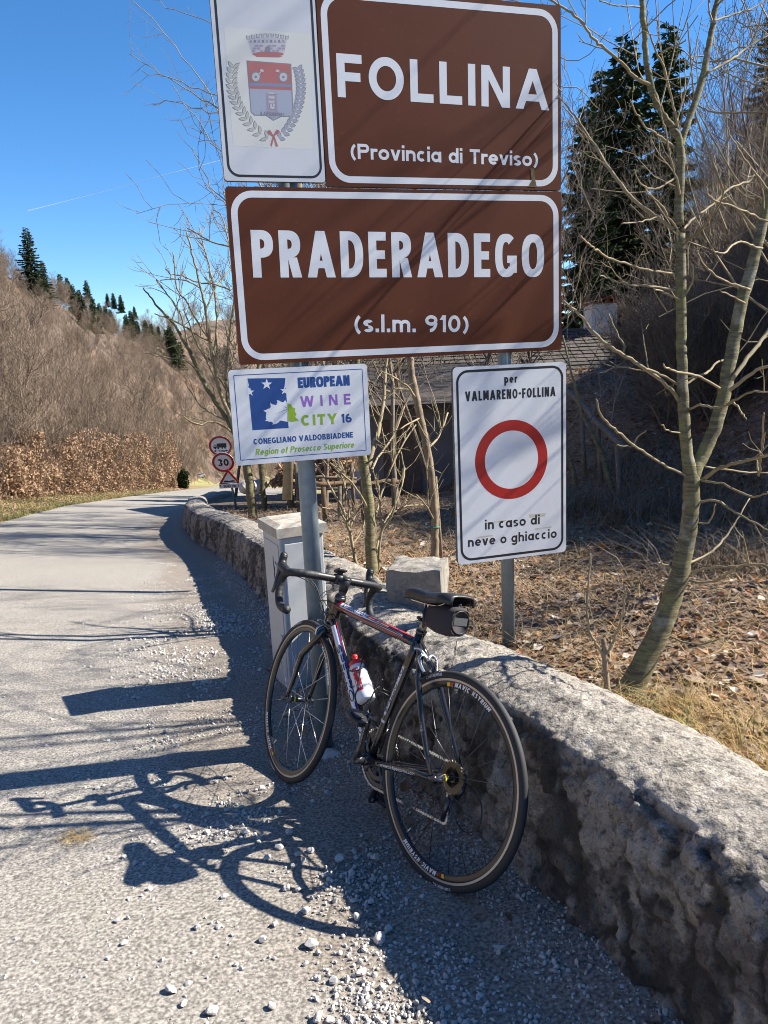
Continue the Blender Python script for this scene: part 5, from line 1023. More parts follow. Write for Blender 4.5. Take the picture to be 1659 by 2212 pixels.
# cut stump with two upright shoots
SP = hit(*V6(605, 2110)); ds = float(SP@fwd); st = empty('sprouting_stump', SP, 'thin cut stump with two upright shoots just left of the forked tree base', 'tree stump')
m = MB(); P, R = trace(V6, [(610, 2150, 44), (600, 2080, 40), (590, 1980, 34), (580, 1850, 30), (575, 1760, 28), (572, 1735, 22)], ds, ds, sc6); m.tube(P, R, 10); m.build('stem', M['barkb'], st)
for pts in ([(570, 1820, 18), (530, 1760, 14), (500, 1700, 14), (485, 1600, 12), (483, 1500, 12), (495, 1350, 10), (500, 1265, 10)], [(585, 1830, 16), (630, 1740, 12), (660, 1660, 10), (685, 1580, 9), (690, 1500, 7), (682, 1430, 5)]):
    m = MB(); P, R = trace(V6, pts, ds, ds*.97, sc6); P, R = wig(P, R, r_, .002); m.tube(P, R, 7); twigs_on(m, P, R, r_, 3, .01, .03, .002, nod=0); m.build('shoot', M['twig'], st)

def traced_tree(name, label, trunkpts, branches, dist, conv, sc_, mat, twm, seed, group=None, cat='tree', L=(.15, .5), basept=None, rad=.003, n=9):
    global BR
    rr = np.random.RandomState(seed); bp = hit(*conv(*trunkpts[0][:2])) if basept is None else basept; dd = float(bp@fwd) if dist is None else dist; bp = at(*conv(*trunkpts[0][:2]), dd)
    o = empty(name, bp, label, cat, group); m = MB(); b = MB()
    P, R = trace(conv, trunkpts, dd, dd, sc_); Q, R2 = wig(P, R, rr, .0011*dd/3); m.tube(Q, R2, n); m.build('trunk', mat, o)
    for item in branches:
        pts, dep, tw = item; P, R = trace(conv, pts, dd, dd*(1+dep), sc_, 1., .003); Q, R2 = wig(P, R, rr, .0011*dd/3); b.tube(Q, R2, 6)
        if tw: twigs_on(b, Q, R2, rr, tw, *L, rad=rad)
    if branches: b.build('branches', twm, o)
    return o, dd
C3 = lambda x, y: (459+.4882*x, 756+.4882*y)
# trees between and behind the sign panels
traced_tree('ash_tree', 'pale barked tree standing behind the wall between the wine panel and the white panel', [(705, 1000, 56), (705, 960, 54), (700, 850, 48), (695, 700, 46), (682, 600, 44), (668, 500, 42), (655, 420, 38), (645, 300, 34), (640, 100, 30), (640, -200, 26), (650, -500, 20), (660, -900, 14)],
 [([(690, 520, 22), (715, 420, 20), (740, 330, 18), (760, 200, 16), (770, 50, 12), (790, -80, 10)], .1, 8), ([(700, 820, 10), (730, 700, 10), (775, 560, 9), (830, 440, 8), (900, 330, 6)], .12, 6), ([(695, 720, 12), (640, 620, 10), (590, 560, 8), (520, 500, 6)], -.06, 5), ([(720, 900, 12), (755, 780, 10), (800, 700, 8), (840, 600, 8), (850, 520, 6)], .1, 6), ([(680, 590, 12), (730, 480, 10), (800, 380, 8), (850, 250, 6)], .15, 6), ([(650, -200, 14), (800, -500, 10), (950, -900, 8)], .1, 8), ([(645, 0, 14), (500, -400, 10), (420, -800, 8)], .1, 8)], None, C3, .4882, M['bark'], M['twig'], 21, L=(.15, .55))
traced_tree('ash_tree', 'crooked tan barked tree directly left of the white panel, green tie round it', [(985, 960, 42), (985, 880, 38), (985, 800, 34), (980, 650, 32), (965, 520, 32), (945, 420, 34), (920, 300, 34), (900, 200, 34), (885, 130, 32), (875, 50, 30), (868, -60, 28), (880, -300, 24), (900, -700, 20), (905, -1100, 16), (900, -1500, 10)],
 [([(960, 430, 12), (1000, 380, 10), (1040, 280, 8)], .06, 5), ([(905, 220, 12), (860, 160, 10), (800, 120, 8), (740, 90, 5)], -.05, 6), ([(920, 300, 10), (880, 320, 8), (830, 350, 6)], -.05, 4), ([(985, 760, 8), (940, 680, 7), (900, 640, 5)], -.05, 3), ([(890, -300, 14), (1020, -700, 10), (1200, -1200, 8), (1250, -1500, 6)], .08, 10), ([(900, -700, 14), (700, -1150, 10), (520, -1500, 8)], .05, 10), ([(905, -900, 12), (980, -1300, 10), (1100, -1560, 7)], 0, 8), ([(902, -1200, 10), (850, -1560, 7)], 0, 6)], None, C3, .4882, M['barkb'], M['twig'], 22, L=(.2, .6))
M['tie'] = flat('green_tie', (.01, .25, .16))
Pt = hit(*C3(985, 960)); dt_ = float(Pt@fwd); m = MB(); a_ = at(*C3(986, 782), dt_); m.tube([a_+.035*np.array([cos(t), sin(t), 0]) for t in np.linspace(0, 2*pi, 13)], .004, 6, caps=False); m.tube([a_+[-.03, -.02, 0], a_+[-.09, -.02, .02]], .003, 5); tag(m.build('plant_tie', M['tie'], origin=a_), 'short green plastic tie knotted round the crooked tan tree stem', 'plant tie')
# thin support stake beside it
P0 = at(*C3(1018, 985), dt_); P1 = at(*C3(988, 560), dt_*1.0); m = MB(); m.tube([P0, P1], [.013, .010], 8); tag(m.build('wooden_stake', M['barkb'], origin=P0), 'thin leaning wooden stake tied to the crooked tan tree', 'stake')
# multi-stemmed sapling right of the left pole
traced_tree('sapling', 'multi stemmed bare sapling right of the left sign pole below the wine panel', [(645, 985, 18), (640, 960, 17), (620, 870, 15), (600, 780, 15), (575, 700, 13), (540, 640, 11), (480, 540, 8), (445, 500, 6)],
 [([(600, 780, 14), (605, 700, 12), (590, 620, 10), (570, 560, 9), (520, 500, 8), (490, 490, 6)], .02, 6), ([(605, 790, 10), (650, 700, 9), (690, 640, 7)], .03, 4), ([(600, 770, 10), (560, 720, 9), (500, 700, 8), (445, 680, 5)], -.03, 4), ([(620, 860, 9), (660, 800, 8), (690, 700, 6)], .03, 4), ([(575, 690, 8), (585, 560, 7), (560, 480, 6)], .03, 4)], None, C3, .4882, M['twig'], M['twig'], 23, L=(.08, .3), cat='sapling', rad=.0025)
traced_tree('sapling', 'thin curved bare sapling just right of the pale barked tree', [(730, 990, 14), (735, 960, 14), (740, 850, 12), (760, 780, 11), (800, 720, 10), (815, 620, 8), (845, 540, 7), (835, 450, 6)],
 [([(760, 780, 8), (740, 700, 7), (735, 600, 6), (700, 520, 5)], .03, 5), ([(800, 720, 8), (860, 690, 6), (930, 685, 5)], .04, 4)], None, C3, .4882, M['twig'], M['twig'], 24, L=(.08, .35), cat='sapling', rad=.0025)
# three trunks left of the left pole
ya = 7.2
LT = [([(1560, 2000, 60), (1530, 1850, 58), (1510, 1700, 54), (1490, 1600, 50), (1480, 1480, 44)], 0)]
big_l, dl = traced_tree('bare_tree', 'large bare spreading tree left of the signs, leafless twigs with buds against the blue sky', [(1600, 2010, 62), (1590, 1900, 58), (1570, 1750, 56), (1540, 1600, 50), (1500, 1500, 40), (1440, 1400, 30), (1380, 1300, 28), (1300, 1180, 28), (1250, 1070, 26), (1200, 960, 24), (1150, 870, 20), (1090, 770, 17), (1000, 680, 13), (950, 610, 10), (905, 560, 8)],
 [([(1500, 1480, 34), (1440, 1340, 28), (1400, 1240, 26), (1380, 1180, 26), (1350, 1000, 24), (1320, 880, 20), (1300, 700, 18), (1270, 560, 15), (1230, 400, 13), (1200, 280, 12), (1180, 200, 9)], -.04, 9),
  ([(1350, 1000, 18), (1370, 800, 16), (1360, 600, 14), (1330, 450, 12), (1290, 300, 10), (1260, 170, 8)], .06, 8), ([(1520, 1560, 30), (1450, 1300, 24), (1430, 1100, 22), (1450, 850, 18), (1480, 650, 15), (1490, 450, 11), (1440, 250, 9), (1400, 100, 8), (1340, 60, 6)], .08, 10),
  ([(1260, 1090, 14), (1180, 1020, 12), (1100, 1000, 10), (1000, 985, 9), (920, 965, 7)], -.05, 4), ([(1340, 900, 14), (1240, 850, 12), (1150, 790, 11), (1060, 750, 10), (980, 720, 8)], -.06, 5), ([(1460, 570, 12), (1350, 530, 11), (1250, 520, 10), (1150, 480, 9), (1080, 470, 8), (1045, 435, 7)], -.03, 4),
  ([(1480, 300, 12), (1350, 270, 11), (1260, 220, 10), (1185, 180, 8)], 0, 4), ([(1470, 1470, 16), (1400, 1420, 14), (1330, 1400, 13), (1250, 1420, 11), (1160, 1370, 8)], -.06, 4), ([(1440, 1400, 12), (1340, 1350, 11), (1260, 1290, 10), (1180, 1170, 8)], -.03, 4),
  ([(1320, 880, 14), (1230, 740, 12), (1180, 640, 11), (1120, 560, 9), (1095, 330, 8)], -.05, 5), ([(1300, 700, 12), (1360, 560, 11), (1420, 480, 10), (1500, 400, 8)], .05, 4), ([(1200, 960, 14), (1160, 800, 12), (1130, 700, 11), (1060, 600, 9), (985, 505, 8)], -.02, 5),
  ([(1450, 1100, 14), (1500, 900, 12), (1540, 800, 10)], .06, 4), ([(1270, 560, 10), (1200, 520, 9), (1100, 500, 8), (1016, 507, 6)], -.03, 4), ([(1380, 1180, 12), (1300, 1000, 11), (1240, 900, 10), (1160, 690, 8)], -.05, 5), ([(1430, 1200, 12), (1360, 1080, 11), (1330, 950, 9), (1330, 800, 8)], -.04, 6)],
 None, V4, .3418, M['bark'], M['twig'], 31, L=(.25, .9), rad=.0052, n=12)
for lab, pts in (('straight trunk second from the left among three behind the wall end', [(230, 712, 28), (230, 690, 27), (222, 600, 26), (215, 515, 26), (210, 400, 24), (205, 200, 20), (205, -100, 16), (220, -500, 10)]), ('straight pale trunk just left of the left sign pole behind the cabinet', [(352, 705, 34), (350, 690, 33), (335, 600, 32), (325, 505, 30), (318, 400, 26), (312, 200, 22), (318, -100, 18), (330, -500, 12)])):
    traced_tree('bare_tree', lab, pts, [([(pts[4][0], pts[4][1], 12), (pts[4][0]-60, 250, 10), (pts[4][0]-110, 100, 8)], .05, 8), ([(pts[4][0], 330, 12), (pts[4][0]+50, 200, 10), (pts[4][0]+110, 0, 8)], .05, 8), ([(pts[4][0], 100, 12), (pts[4][0]+150, -200, 10), (pts[4][0]+250, -560, 8)], .05, 8), ([(pts[4][0], 0, 12), (pts[4][0]-50, -300, 10), (pts[4][0]-160, -700, 8)], .05, 8)], None, C3, .4882, M['bark'], M['twig'], 40+len(lab), L=(.3, 1.0), rad=.005)
# slim leaning tree in the shade at the right of the white panel
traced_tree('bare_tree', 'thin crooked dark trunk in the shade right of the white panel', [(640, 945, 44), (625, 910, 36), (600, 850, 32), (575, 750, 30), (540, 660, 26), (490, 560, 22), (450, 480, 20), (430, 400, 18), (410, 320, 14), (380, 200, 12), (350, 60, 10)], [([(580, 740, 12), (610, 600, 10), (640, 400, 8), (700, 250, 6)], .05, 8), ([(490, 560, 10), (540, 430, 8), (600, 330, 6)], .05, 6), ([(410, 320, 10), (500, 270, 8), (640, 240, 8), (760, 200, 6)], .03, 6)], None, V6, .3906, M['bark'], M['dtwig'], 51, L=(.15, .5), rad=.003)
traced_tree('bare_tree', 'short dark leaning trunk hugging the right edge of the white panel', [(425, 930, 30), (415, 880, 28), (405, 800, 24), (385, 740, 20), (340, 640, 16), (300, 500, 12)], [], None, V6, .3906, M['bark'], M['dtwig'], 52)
# twigs that hang into the sky at the left of the crest panel
def birch_spray():
    rr = np.random.RandomState(61); dd = 7.5; o = empty('drooping_birch', at(700, 1100, dd), 'fine drooping birch twigs left of the crest panel against the sky', 'tree'); b = MB()
    P, R = trace(VP, [(620, 1080, 22), (630, 800, 20), (640, 500, 18), (650, 200, 14), (660, -50, 10)], dd, dd, 1.); b.tube(P, R, 8)
    for pts in ([(640, 560, 5), (560, 400, 4), (500, 290, 3), (440, 180, 2.4), (380, 100, 2), (275, -20, 1.6)], [(640, 420, 5), (560, 300, 4), (480, 240, 3), (400, 190, 2.2), (330, 150, 1.8), (278, 115, 1.5)], [(645, 380, 5), (560, 290, 3.5), (470, 250, 2.6), (400, 225, 2), (325, 220, 1.5)], [(640, 300, 5), (560, 220, 3.5), (470, 205, 2.5), (390, 175, 2), (310, 150, 1.5)], [(640, 520, 5), (540, 460, 3.5), (470, 420, 2.5), (430, 350, 2), (415, 320, 1.5)], [(640, 500, 4), (560, 380, 3), (480, 330, 2.2), (420, 250, 1.8), (372, 190, 1.4)], [(640, 620, 4), (540, 480, 3), (480, 440, 2.2), (445, 400, 1.6)], [(640, 240, 4), (560, 120, 3), (480, 60, 2.2), (400, 30, 1.6), (330, 0, 1.5)], [(640, 640, 4), (560, 560, 3), (490, 500, 2.2), (455, 455, 1.6)], [(655, 50, 4), (780, -20, 3), (900, 10, 2.2), (1000, 30, 2)], [(655, 20, 4), (800, -60, 3), (1000, -20, 2.2), (1180, 20, 1.6)], [(655, 100, 4), (860, -30, 3), (1060, -10, 2.2), (1250, 50, 1.6), (1300, 90, 1.4)], [(655, 0, 4), (900, -100, 3), (1150, -60, 2.2), (1280, -10, 1.6)], [(650, 240, 5), (900, 160, 4), (1120, 110, 3), (1250, 130, 2), (1320, 60, 1.5)], [(650, 330, 5), (900, 260, 4), (1120, 190, 3), (1240, 190, 2), (1290, 230, 1.5)]):
        P, R = trace(VP, pts, dd, dd*rr.uniform(.92, 1.08), 1., 1., .0016); P, R = wig(P, R, rr, .012); b.tube(P, R, 5); twigs_on(b, P, R, rr, 7, .12, .4, .0016, lift=-.05, t0=.25)
    b.build('twigs', M['twig'], o)
birch_spray()

# generic bare tree models ------------------------------------------------
def bare_tree_mesh(seed, H=9., r0=.10, dens=1., spread=.9, rmin=.010, trunk_n=6, up=.5, multi=1):
    r = np.random.RandomState(seed); mt = MB(); mb = MB()
    def grow(p, d, L, ra, lv, out):
        n = 5 if lv < 2 else 3; q = [p]; rr = [ra]
        for s in range(n): d = d+(.10+.07*lv)*r.randn(3)+np.array([0, 0, up*.12*lv]); d /= np.linalg.norm(d); q.append(q[-1]+d*L/n); rr.append(max(rmin*.5, ra*(1-(s+1)/n*(.75 if lv else .8))))
        out.tube(q, rr, {0: trunk_n, 1: 5, 2: 3, 3: 3}[lv], caps=False)
        if lv == 3: return
        k = int({0: 15, 1: 8, 2: 5}[lv]*dens)
        for i in range(k):
            t = r.uniform(.22 if lv == 0 else .15, 1.); j = min(n-1, int(t*n)); f = t*n-j; pp = q[j]+(q[j+1]-q[j])*f; T = (q[j+1]-q[j]); T /= np.linalg.norm(T); v = r.randn(3); v -= T*(v@T); v /= np.linalg.norm(v)
            dd = T*.55+v*spread+np.array([0, 0, up*.5]); dd /= np.linalg.norm(dd); sub = {0: .42*(1.15-t*.6), 1: .5, 2: .5}[lv]
            grow(pp, dd, L*sub*r.uniform(.7, 1.2), max(rmin*(.8 if lv < 2 else .6), (ra*(1-t*.75))*.5), lv+1, mb)
    for i in range(multi):
        d0 = np.array([0, 0, 1.])+(.12 if multi == 1 else .35)*np.append(r.randn(2), 0)
        grow(np.array([.0, 0, -.3])+(.2*np.append(r.randn(2), 0) if multi > 1 else 0), d0/np.linalg.norm(d0), H*(1 if multi == 1 else r.uniform(.7, 1)), r0, 0, mt)
    return mt, mb
def model_tree(name, mt, mb, m1, m2):
    o = bpy.data.objects.new(name, None); a = mt.build('trunk', m1); b = mb.build('branches', m2); a.parent = o; b.parent = o
    for q in (a, b): COL.objects.unlink(q)
    return o
def joined(name, mt, mb, m1, m2):
    k = MB(); k.mi = 0
    for src, mi in ((mt, 0), (mb, 1)):
        off_ = k.n; k.V += src.V; k.n += src.n; k.F += [tuple(i+off_ for i in f) for f in src.F]; k.M += [mi]*len(src.F)
    o = k.build(name, [m1, m2]); COL.objects.unlink(o); return o
FT = []
for i in range(6):
    mt, mb = bare_tree_mesh(100+i, H=8+i*.7, r0=.10, dens=1.05, rmin=.020, up=.75, spread=.8); FT.append((model_tree('bare_hillside_tree', mt, mb, M['ftwig'], M['ftwig']), joined('wood_tree', mt, mb, M['ftwig'], M['ftwig'])))
SH = []
for i in range(3):
    mt, mb = bare_tree_mesh(150+i, H=3.2, r0=.035, dens=.85, rmin=.010, up=.7, spread=.8, multi=4); SH.append((model_tree('bare_shrub', mt, mb, M['ftwig'], M['ftwig']), joined('thicket_shrub', mt, mb, M['ftwig'], M['ftwig'])))
DT = []
for i in range(4):
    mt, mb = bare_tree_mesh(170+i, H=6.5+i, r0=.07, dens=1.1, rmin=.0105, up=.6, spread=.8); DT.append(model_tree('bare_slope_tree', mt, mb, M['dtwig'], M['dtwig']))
BT = []
for i in range(3):
    mt, mb = bare_tree_mesh(270+i, H=5.6+.5*i, r0=.045, dens=.62, rmin=.008, up=.5, spread=.9); BT.append(model_tree('bare_slope_tree', mt, mb, M['bark'], M['twig']))
SD3 = []
for i in range(2):
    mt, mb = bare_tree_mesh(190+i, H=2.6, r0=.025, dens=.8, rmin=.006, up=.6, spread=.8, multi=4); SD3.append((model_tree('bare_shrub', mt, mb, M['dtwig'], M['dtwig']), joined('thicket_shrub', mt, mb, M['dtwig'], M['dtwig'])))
def plant(model, loc, rz, s, label, cat, group, name=None):
    r = model.copy(); r.name = name or model.name; COL.objects.link(r); r.location = loc; r.rotation_euler = (0, 0, rz); r.scale = (s, s, s*1.); tag(r, label, cat, group)
    for ch in model.children: c = ch.copy(); COL.objects.link(c); c.parent = r
    return r
def in_view(x, y, z, pad=60):
    P = np.array([x, y, z]); dd = P@fwd
    if dd < .5: return False
    px = CX+FPX*(P@right)/dd; py = CY-FPX*(P@upv)/dd; return -pad < px < 1659+pad and -pad*4 < py < 2212
rr = np.random.RandomState(77); cand = []
# left hillside: nearest trees are things, the far wood is one mass
while len(cand) < 2000:
    y = 16+rr.rand()**.8*330; dx_ = rr.rand()**1.1*82; x = float(smi(_xl, y))-dx_+1.0
    z = float(terr(x, y, False))
    if not in_view(x, y, z+4, 140): continue
    sy = y/ (1+0*y)
    if y > 200 and rr.rand() < .35: continue
    cand.append((np.hypot(x, y), x, y, z))
cand.sort(); kept = []; 
for c in cand:
    kept.append(c)
near_l = kept[:210]; far_l = kept[210:]
for i, (dd, x, y, z) in enumerate(near_l): plant(FT[rr.randint(6)][0], (x, y, z), rr.uniform(0, 6.28), rr.uniform(.45, .85), 'leafless brown tree on the sunlit left hillside above the hedge', 'tree', 'bare trees on the left hillside')
def gn_wood(name, pts, coll_objs, label):
    """one scattered mass: instances of tree meshes on given points"""
    me = bpy.data.meshes.new(name); me.from_pydata([p[:3] for p in pts], [], []); o = bpy.data.objects.new(name, me); COL.objects.link(o)
    for nm, k in (('rz', 3), ('sc', 4)):
        a = me.attributes.new(nm, 'FLOAT', 'POINT'); a.data.foreach_set('value', np.array([p[k] for p in pts], dtype=np.float32))
    cl = bpy.data.collections.new(name+'_models')
    for q in coll_objs: cl.objects.link(q)
    ng = bpy.data.node_groups.new(name, 'GeometryNodeTree'); ng.interface.new_socket('Geometry', in_out='INPUT', socket_type='NodeSocketGeometry'); ng.interface.new_socket('Geometry', in_out='OUTPUT', socket_type='NodeSocketGeometry')
    N = ng.nodes; gi = N.new('NodeGroupInput'); go = N.new('NodeGroupOutput'); ip = N.new('GeometryNodeInstanceOnPoints'); ci = N.new('GeometryNodeCollectionInfo'); ci.inputs['Collection'].default_value = cl; ci.inputs['Separate Children'].default_value = True; ci.inputs['Reset Children'].default_value = True
    ip.inputs['Pick Instance'].default_value = True
    a1 = N.new('GeometryNodeInputNamedAttribute'); a1.data_type = 'FLOAT'; a1.inputs['Name'].default_value = 'rz'; a2 = N.new('GeometryNodeInputNamedAttribute'); a2.data_type = 'FLOAT'; a2.inputs['Name'].default_value = 'sc'
    cx = N.new('ShaderNodeCombineXYZ'); ng.links.new(a1.outputs['Attribute'], cx.inputs['Z']); ng.links.new(gi.outputs[0], ip.inputs['Points']); ng.links.new(ci.outputs[0], ip.inputs['Instance']); ng.links.new(cx.outputs[0], ip.inputs['Rotation'])
    rnd = N.new('FunctionNodeRandomValue'); rnd.data_type = 'INT'; rnd.inputs[4].default_value = 0; rnd.inputs[5].default_value = len(coll_objs)-1; ng.links.new(rnd.outputs[2], ip.inputs['Instance Index']); ng.links.new(a2.outputs['Attribute'], ip.inputs['Scale']); ng.links.new(ip.outputs[0], go.inputs[0])
    mo = o.modifiers.new('scatter', 'NODES'); mo.node_group = ng; return tag(o, label, 'woodland', kind='stuff')
ptsL = [(x, y, z, rr.uniform(0, 6.28), rr.uniform(.5, .95)) for _, x, y, z in far_l]
ptsL = [(p[0], p[1], p[2], p[3], p[4]*(1 if p[1] < 110 else .72)) for p in ptsL]
for _ in range(420):
    y = 285+rr.rand()*145; x = -150+rr.rand()*215; ptsL.append((x, y, float(terr(x, y, False)), rr.uniform(0, 6.28), rr.uniform(.7, 1.1)))
gn_wood('bare_woodland', ptsL, [f[1] for f in FT], 'mass of leafless trees covering the far part of the left hillside')
shr = []
while len(shr) < 520:
    y = 15+rr.rand()*95; x = float(smi(_xl, y))-rr.rand()**1.5*24+.8; z = float(terr(x, y, False))
    if in_view(x, y, z+1.5, 120): shr.append((x, y, z, rr.uniform(0, 6.28), rr.uniform(.6, 1.5)))
gn_wood('bare_thicket', shr, [f[1] for f in SH], 'tangle of leafless shrubs at the foot of the left hillside')

# ------------------------------------------------------------------ conifers
def spruce_mesh(seed, H, R, ntas=9000, droop=.35, tas=.22, low=.05):
    r = np.random.RandomState(seed); tr_ = MB(); tr_.tube([(0, 0, -.3), (0, 0, H*.5), (0, 0, H)], [H*.013, H*.008, H*.001], 7)
    nb = int(H*11); brs = []
    for i in range(nb):
        t = low+(1-low)*(i/nb)**.92; z = H*t; L = R*(1-t)**.78*r.uniform(.55, 1.15)+.12; a = i*2.4+r.uniform(-.5, .5); k = np.linspace(0, 1, 6); up_ = .25*(t > .75)
        P = np.stack([L*k*cos(a), L*k*sin(a), z+L*(up_*k-droop*k*(1-.75*k)*1.25)], -1); tr_.tube(P, np.linspace(.012+.02*(1-t), .005, 6), 3, caps=False); brs.append((P, L, t))
    wts = np.array([b[1]**1.4 for b in brs]); wts /= wts.sum(); cnt = r.multinomial(ntas, wts); V = []
    for (P, L, t), c in zip(brs, cnt):
        if not c: continue
        s = r.rand(c)**.75; k = s*5; i0 = np.minimum(k.astype(int), 4); f = (k-i0)[:, None]; p = P[i0]*(1-f)+P[i0+1]*f; T = P[-1]-P[0]; T = T/np.linalg.norm(T); side_ = np.cross(T, [0, 0, 1.]); side_ /= np.linalg.norm(side_)+1e-9
        sg = r.choice([-1, 1], c)[:, None]; wd_ = (.10+.30*L*(1-s))[:, None]*r.rand(c)[:, None]; p = p+side_*sg*wd_*.9+np.array([0, 0, -.04])*r.rand(c)[:, None]
        d_ = T*.6+side_*sg*.6+np.array([0, 0, -1.])*r.uniform(.05, .9, c)[:, None]+.25*r.randn(c, 3); d_ /= np.linalg.norm(d_, axis=1)[:, None]; ln_ = tas*r.uniform(.5, 1.25, c)[:, None]
        w_ = np.cross(d_, r.randn(c, 3)); w_ /= np.linalg.norm(w_, axis=1)[:, None]; w_ *= ln_*.16
        V.append(np.stack([p-w_, p+w_, p+d_*ln_*.6+w_*.9, p+d_*ln_, p+d_*ln_*.6-w_*.9], 1))
    V = np.concatenate(V); n = len(V); V = V.reshape(-1, 3); b = np.arange(n)[:, None]*5; F = np.concatenate([b+np.array([0, 1, 2]), b+np.array([0, 2, 4]), b+np.array([2, 3, 4])])
    return tr_, V, F
def spruce_model(seed, H, R, **k):
    t, V, F = spruce_mesh(seed, H, R, **k); o = bpy.data.objects.new('spruce', None); a = t.build('trunk', M['sbark']); b = mesh_obj('crown', V, F, M['needle'], smooth=False)
    for q in (a, b): q.parent = o; COL.objects.unlink(q)
    return o
S1 = spruce_model(1, 15, 3.6, ntas=70000, tas=.21); S2 = spruce_model(2, 13, 2.9, ntas=52000, tas=.20, droop=.5); S5 = spruce_model(5, 14, 2.6, ntas=16000, tas=.30); S3 = spruce_model(3, 12, 2.3, ntas=6500, tas=.50); S4 = spruce_model(4, 10, 2.0, ntas=5000, tas=.5)
def plant_at(model, px, pytop, d, hmod, label, group=None, wid=1., cat='conifer'):
    """plant so that its top reaches picture row pytop at distance d"""
    v = ray(px, pytop)*d; z = float(terr(v[0], v[1], False)); s = max(.15, (v[2]-z)/hmod); o = plant(model, (v[0], v[1], z-.1), rr.uniform(0, 6.28), s, label, cat, group, 'spruce'); o.scale = (s*wid, s*wid, s); return o
plant_at(S1, 1352, 72, 30, 15, 'tall dark spruce right of the FOLLINA panel, the broad left one of the pair', wid=1.1)
plant_at(S1, 1445, 42, 34, 15, 'tall dark spruce right of the FOLLINA panel, behind the forked tree fork', wid=.95)
plant_at(S2, 1268, 215, 27, 13, 'dark drooping spruce crowding the right edge of the brown panels', wid=1.0)
plant_at(S2, 1300, 140, 36, 13, 'dark spruce partly hidden between the panel edge and the tallest spruce', wid=.9)
plant_at(S1, 1675, -30, 46, 15, 'dark spruce high on the slope cut by the right edge', wid=.7)
def plant_on(model, px, top, bot, hmod, label, group=None, wid=1.):
    P = hit(px, bot); s = (bot-top)*float(P@fwd)/FPX/hmod; o = plant(model, (P[0], P[1], P[2]-.1), rr.uniform(0, 6.28), s, label, 'conifer', group, 'spruce'); o.scale = (s*wid, s*wid, s); return o
plant_on(S5, 76, 498, 652, 14, 'single tall spruce on the left hillside rising over the bare trees', wid=1.5)
plant_on(S5, 103, 566, 668, 14, 'smaller spruce leaning against the tall one on the left hillside', wid=1.5)
ridge = [(150, 612, 655), (163, 628, 680), (176, 640, 690), (191, 616, 655), (206, 668, 720), (219, 665, 705), (232, 672, 712), (243, 678, 720), (263, 646, 676), (247, 640, 668), (276, 690, 730), (288, 684, 735), (299, 700, 728), (318, 702, 745), (330, 710, 750), (345, 712, 745), (292, 668, 690), (372, 720, 780), (382, 740, 800), (392, 748, 790), (362, 722, 760), (234, 640, 664), (135, 605, 650), (470, 750, 790), (490, 757, 800), (205, 655, 700), (182, 655, 712)]
for i, (px, pt, pb) in enumerate(ridge): plant_on(S3 if i % 2 else S4, px, pt-(pb-pt)*.25, pb, 12 if i % 2 else 10, 'small dark spruce among the bare trees near the left ridge', 'dark spruces on the left ridge', 1.35)

# ------------------------------------------------------------------ right slope trees
n = 0; tries = 0; slopes = []
while n < 95 and tries < 6000:
    tries += 1; y = 9+rr.rand()*62; x = 3.5+rr.rand()*44; z = float(terr(x, y, False))
    P = np.array([x, y, z+3]); dd = P@fwd; px = CX+FPX*(P@right)/dd; py = CY-FPX*(P@upv)/dd
    if not (1210 < px < 1760) or dd < 10 or (px < 1470 and dd < 38) or (px < 1560 and dd < 26 and rr.rand() < .5): continue
    hx = x/(y+.01)
    if x < 3.0+.33*(min(y, 25)-8)+.6: continue
    if 1205 < px < 1425 and dd < 25: continue
    plant(DT[rr.randint(4)], (x, y, z-.1), rr.uniform(0, 6.28), rr.uniform(.6, 1.1), 'thin leafless tree on the shaded slope at the right', 'tree', 'bare trees on the shaded right slope'); n += 1
pts = []
while len(pts) < 420:
    y = 6.5+rr.rand()**1.3*60; x = 2.6+rr.rand()*42; z = float(terr(x, y, False)); P = np.array([x, y, z+1]); dd = P@fwd; px = CX+FPX*(P@right)/dd
    if not (1200 < px < 1740) or x < 3.2+.33*(min(y, 25)-8) or (px < 1425 and 15 < dd < 25) or (1240 < px < 1370 and dd < 25): continue
    pts.append((x, y, z-.1, rr.uniform(0, 6.28), rr.uniform(.5, 1.3)))
for i in range(80): yy_ = 5.8+5.5*rr.rand(); xx_ = max(4.6+.2*(yy_-5.8), .56*yy_+.6)+3.2*rr.rand(); pts.append((xx_, yy_, float(terr(xx_, yy_, False))-.1, rr.uniform(0, 6.28), rr.uniform(1.1, 1.7)))  # extra shrubs beyond the frame, added to shade the litter
pq = []
for p in pts:
    room = .80*(p[0]-float(wall_x(p[1]))-1.0)-(p[2]-float(base(p[1]))); s_ = min(p[4], room/3.1)
    if s_ > .3: pq.append((*p[:4], s_))
pts = pq
gn_wood('shaded_thicket', pts, [f[1] for f in SD3], 'tangle of dark leafless undergrowth on the shaded right slope, with unseen shrubs added for shade')
# a few bare trees beyond the right edge whose shade falls on the signs and the litter
for i, (x, y, s, k) in enumerate(((2.95, 4.05, .72, 1), (3.6, 4.5, .8, 0), (4.3, 4.3, .85, 2), (6.8, 8.2, .9, 0), (7.8, 5.6, .8, 3))):
    plant(BT[k % 3], (x, y, float(terr(x, y, False))-.1), 1.3*i, s, 'leafless tree standing beyond the right edge whose twigs reach into view', 'tree', 'bare trees beyond the right edge')
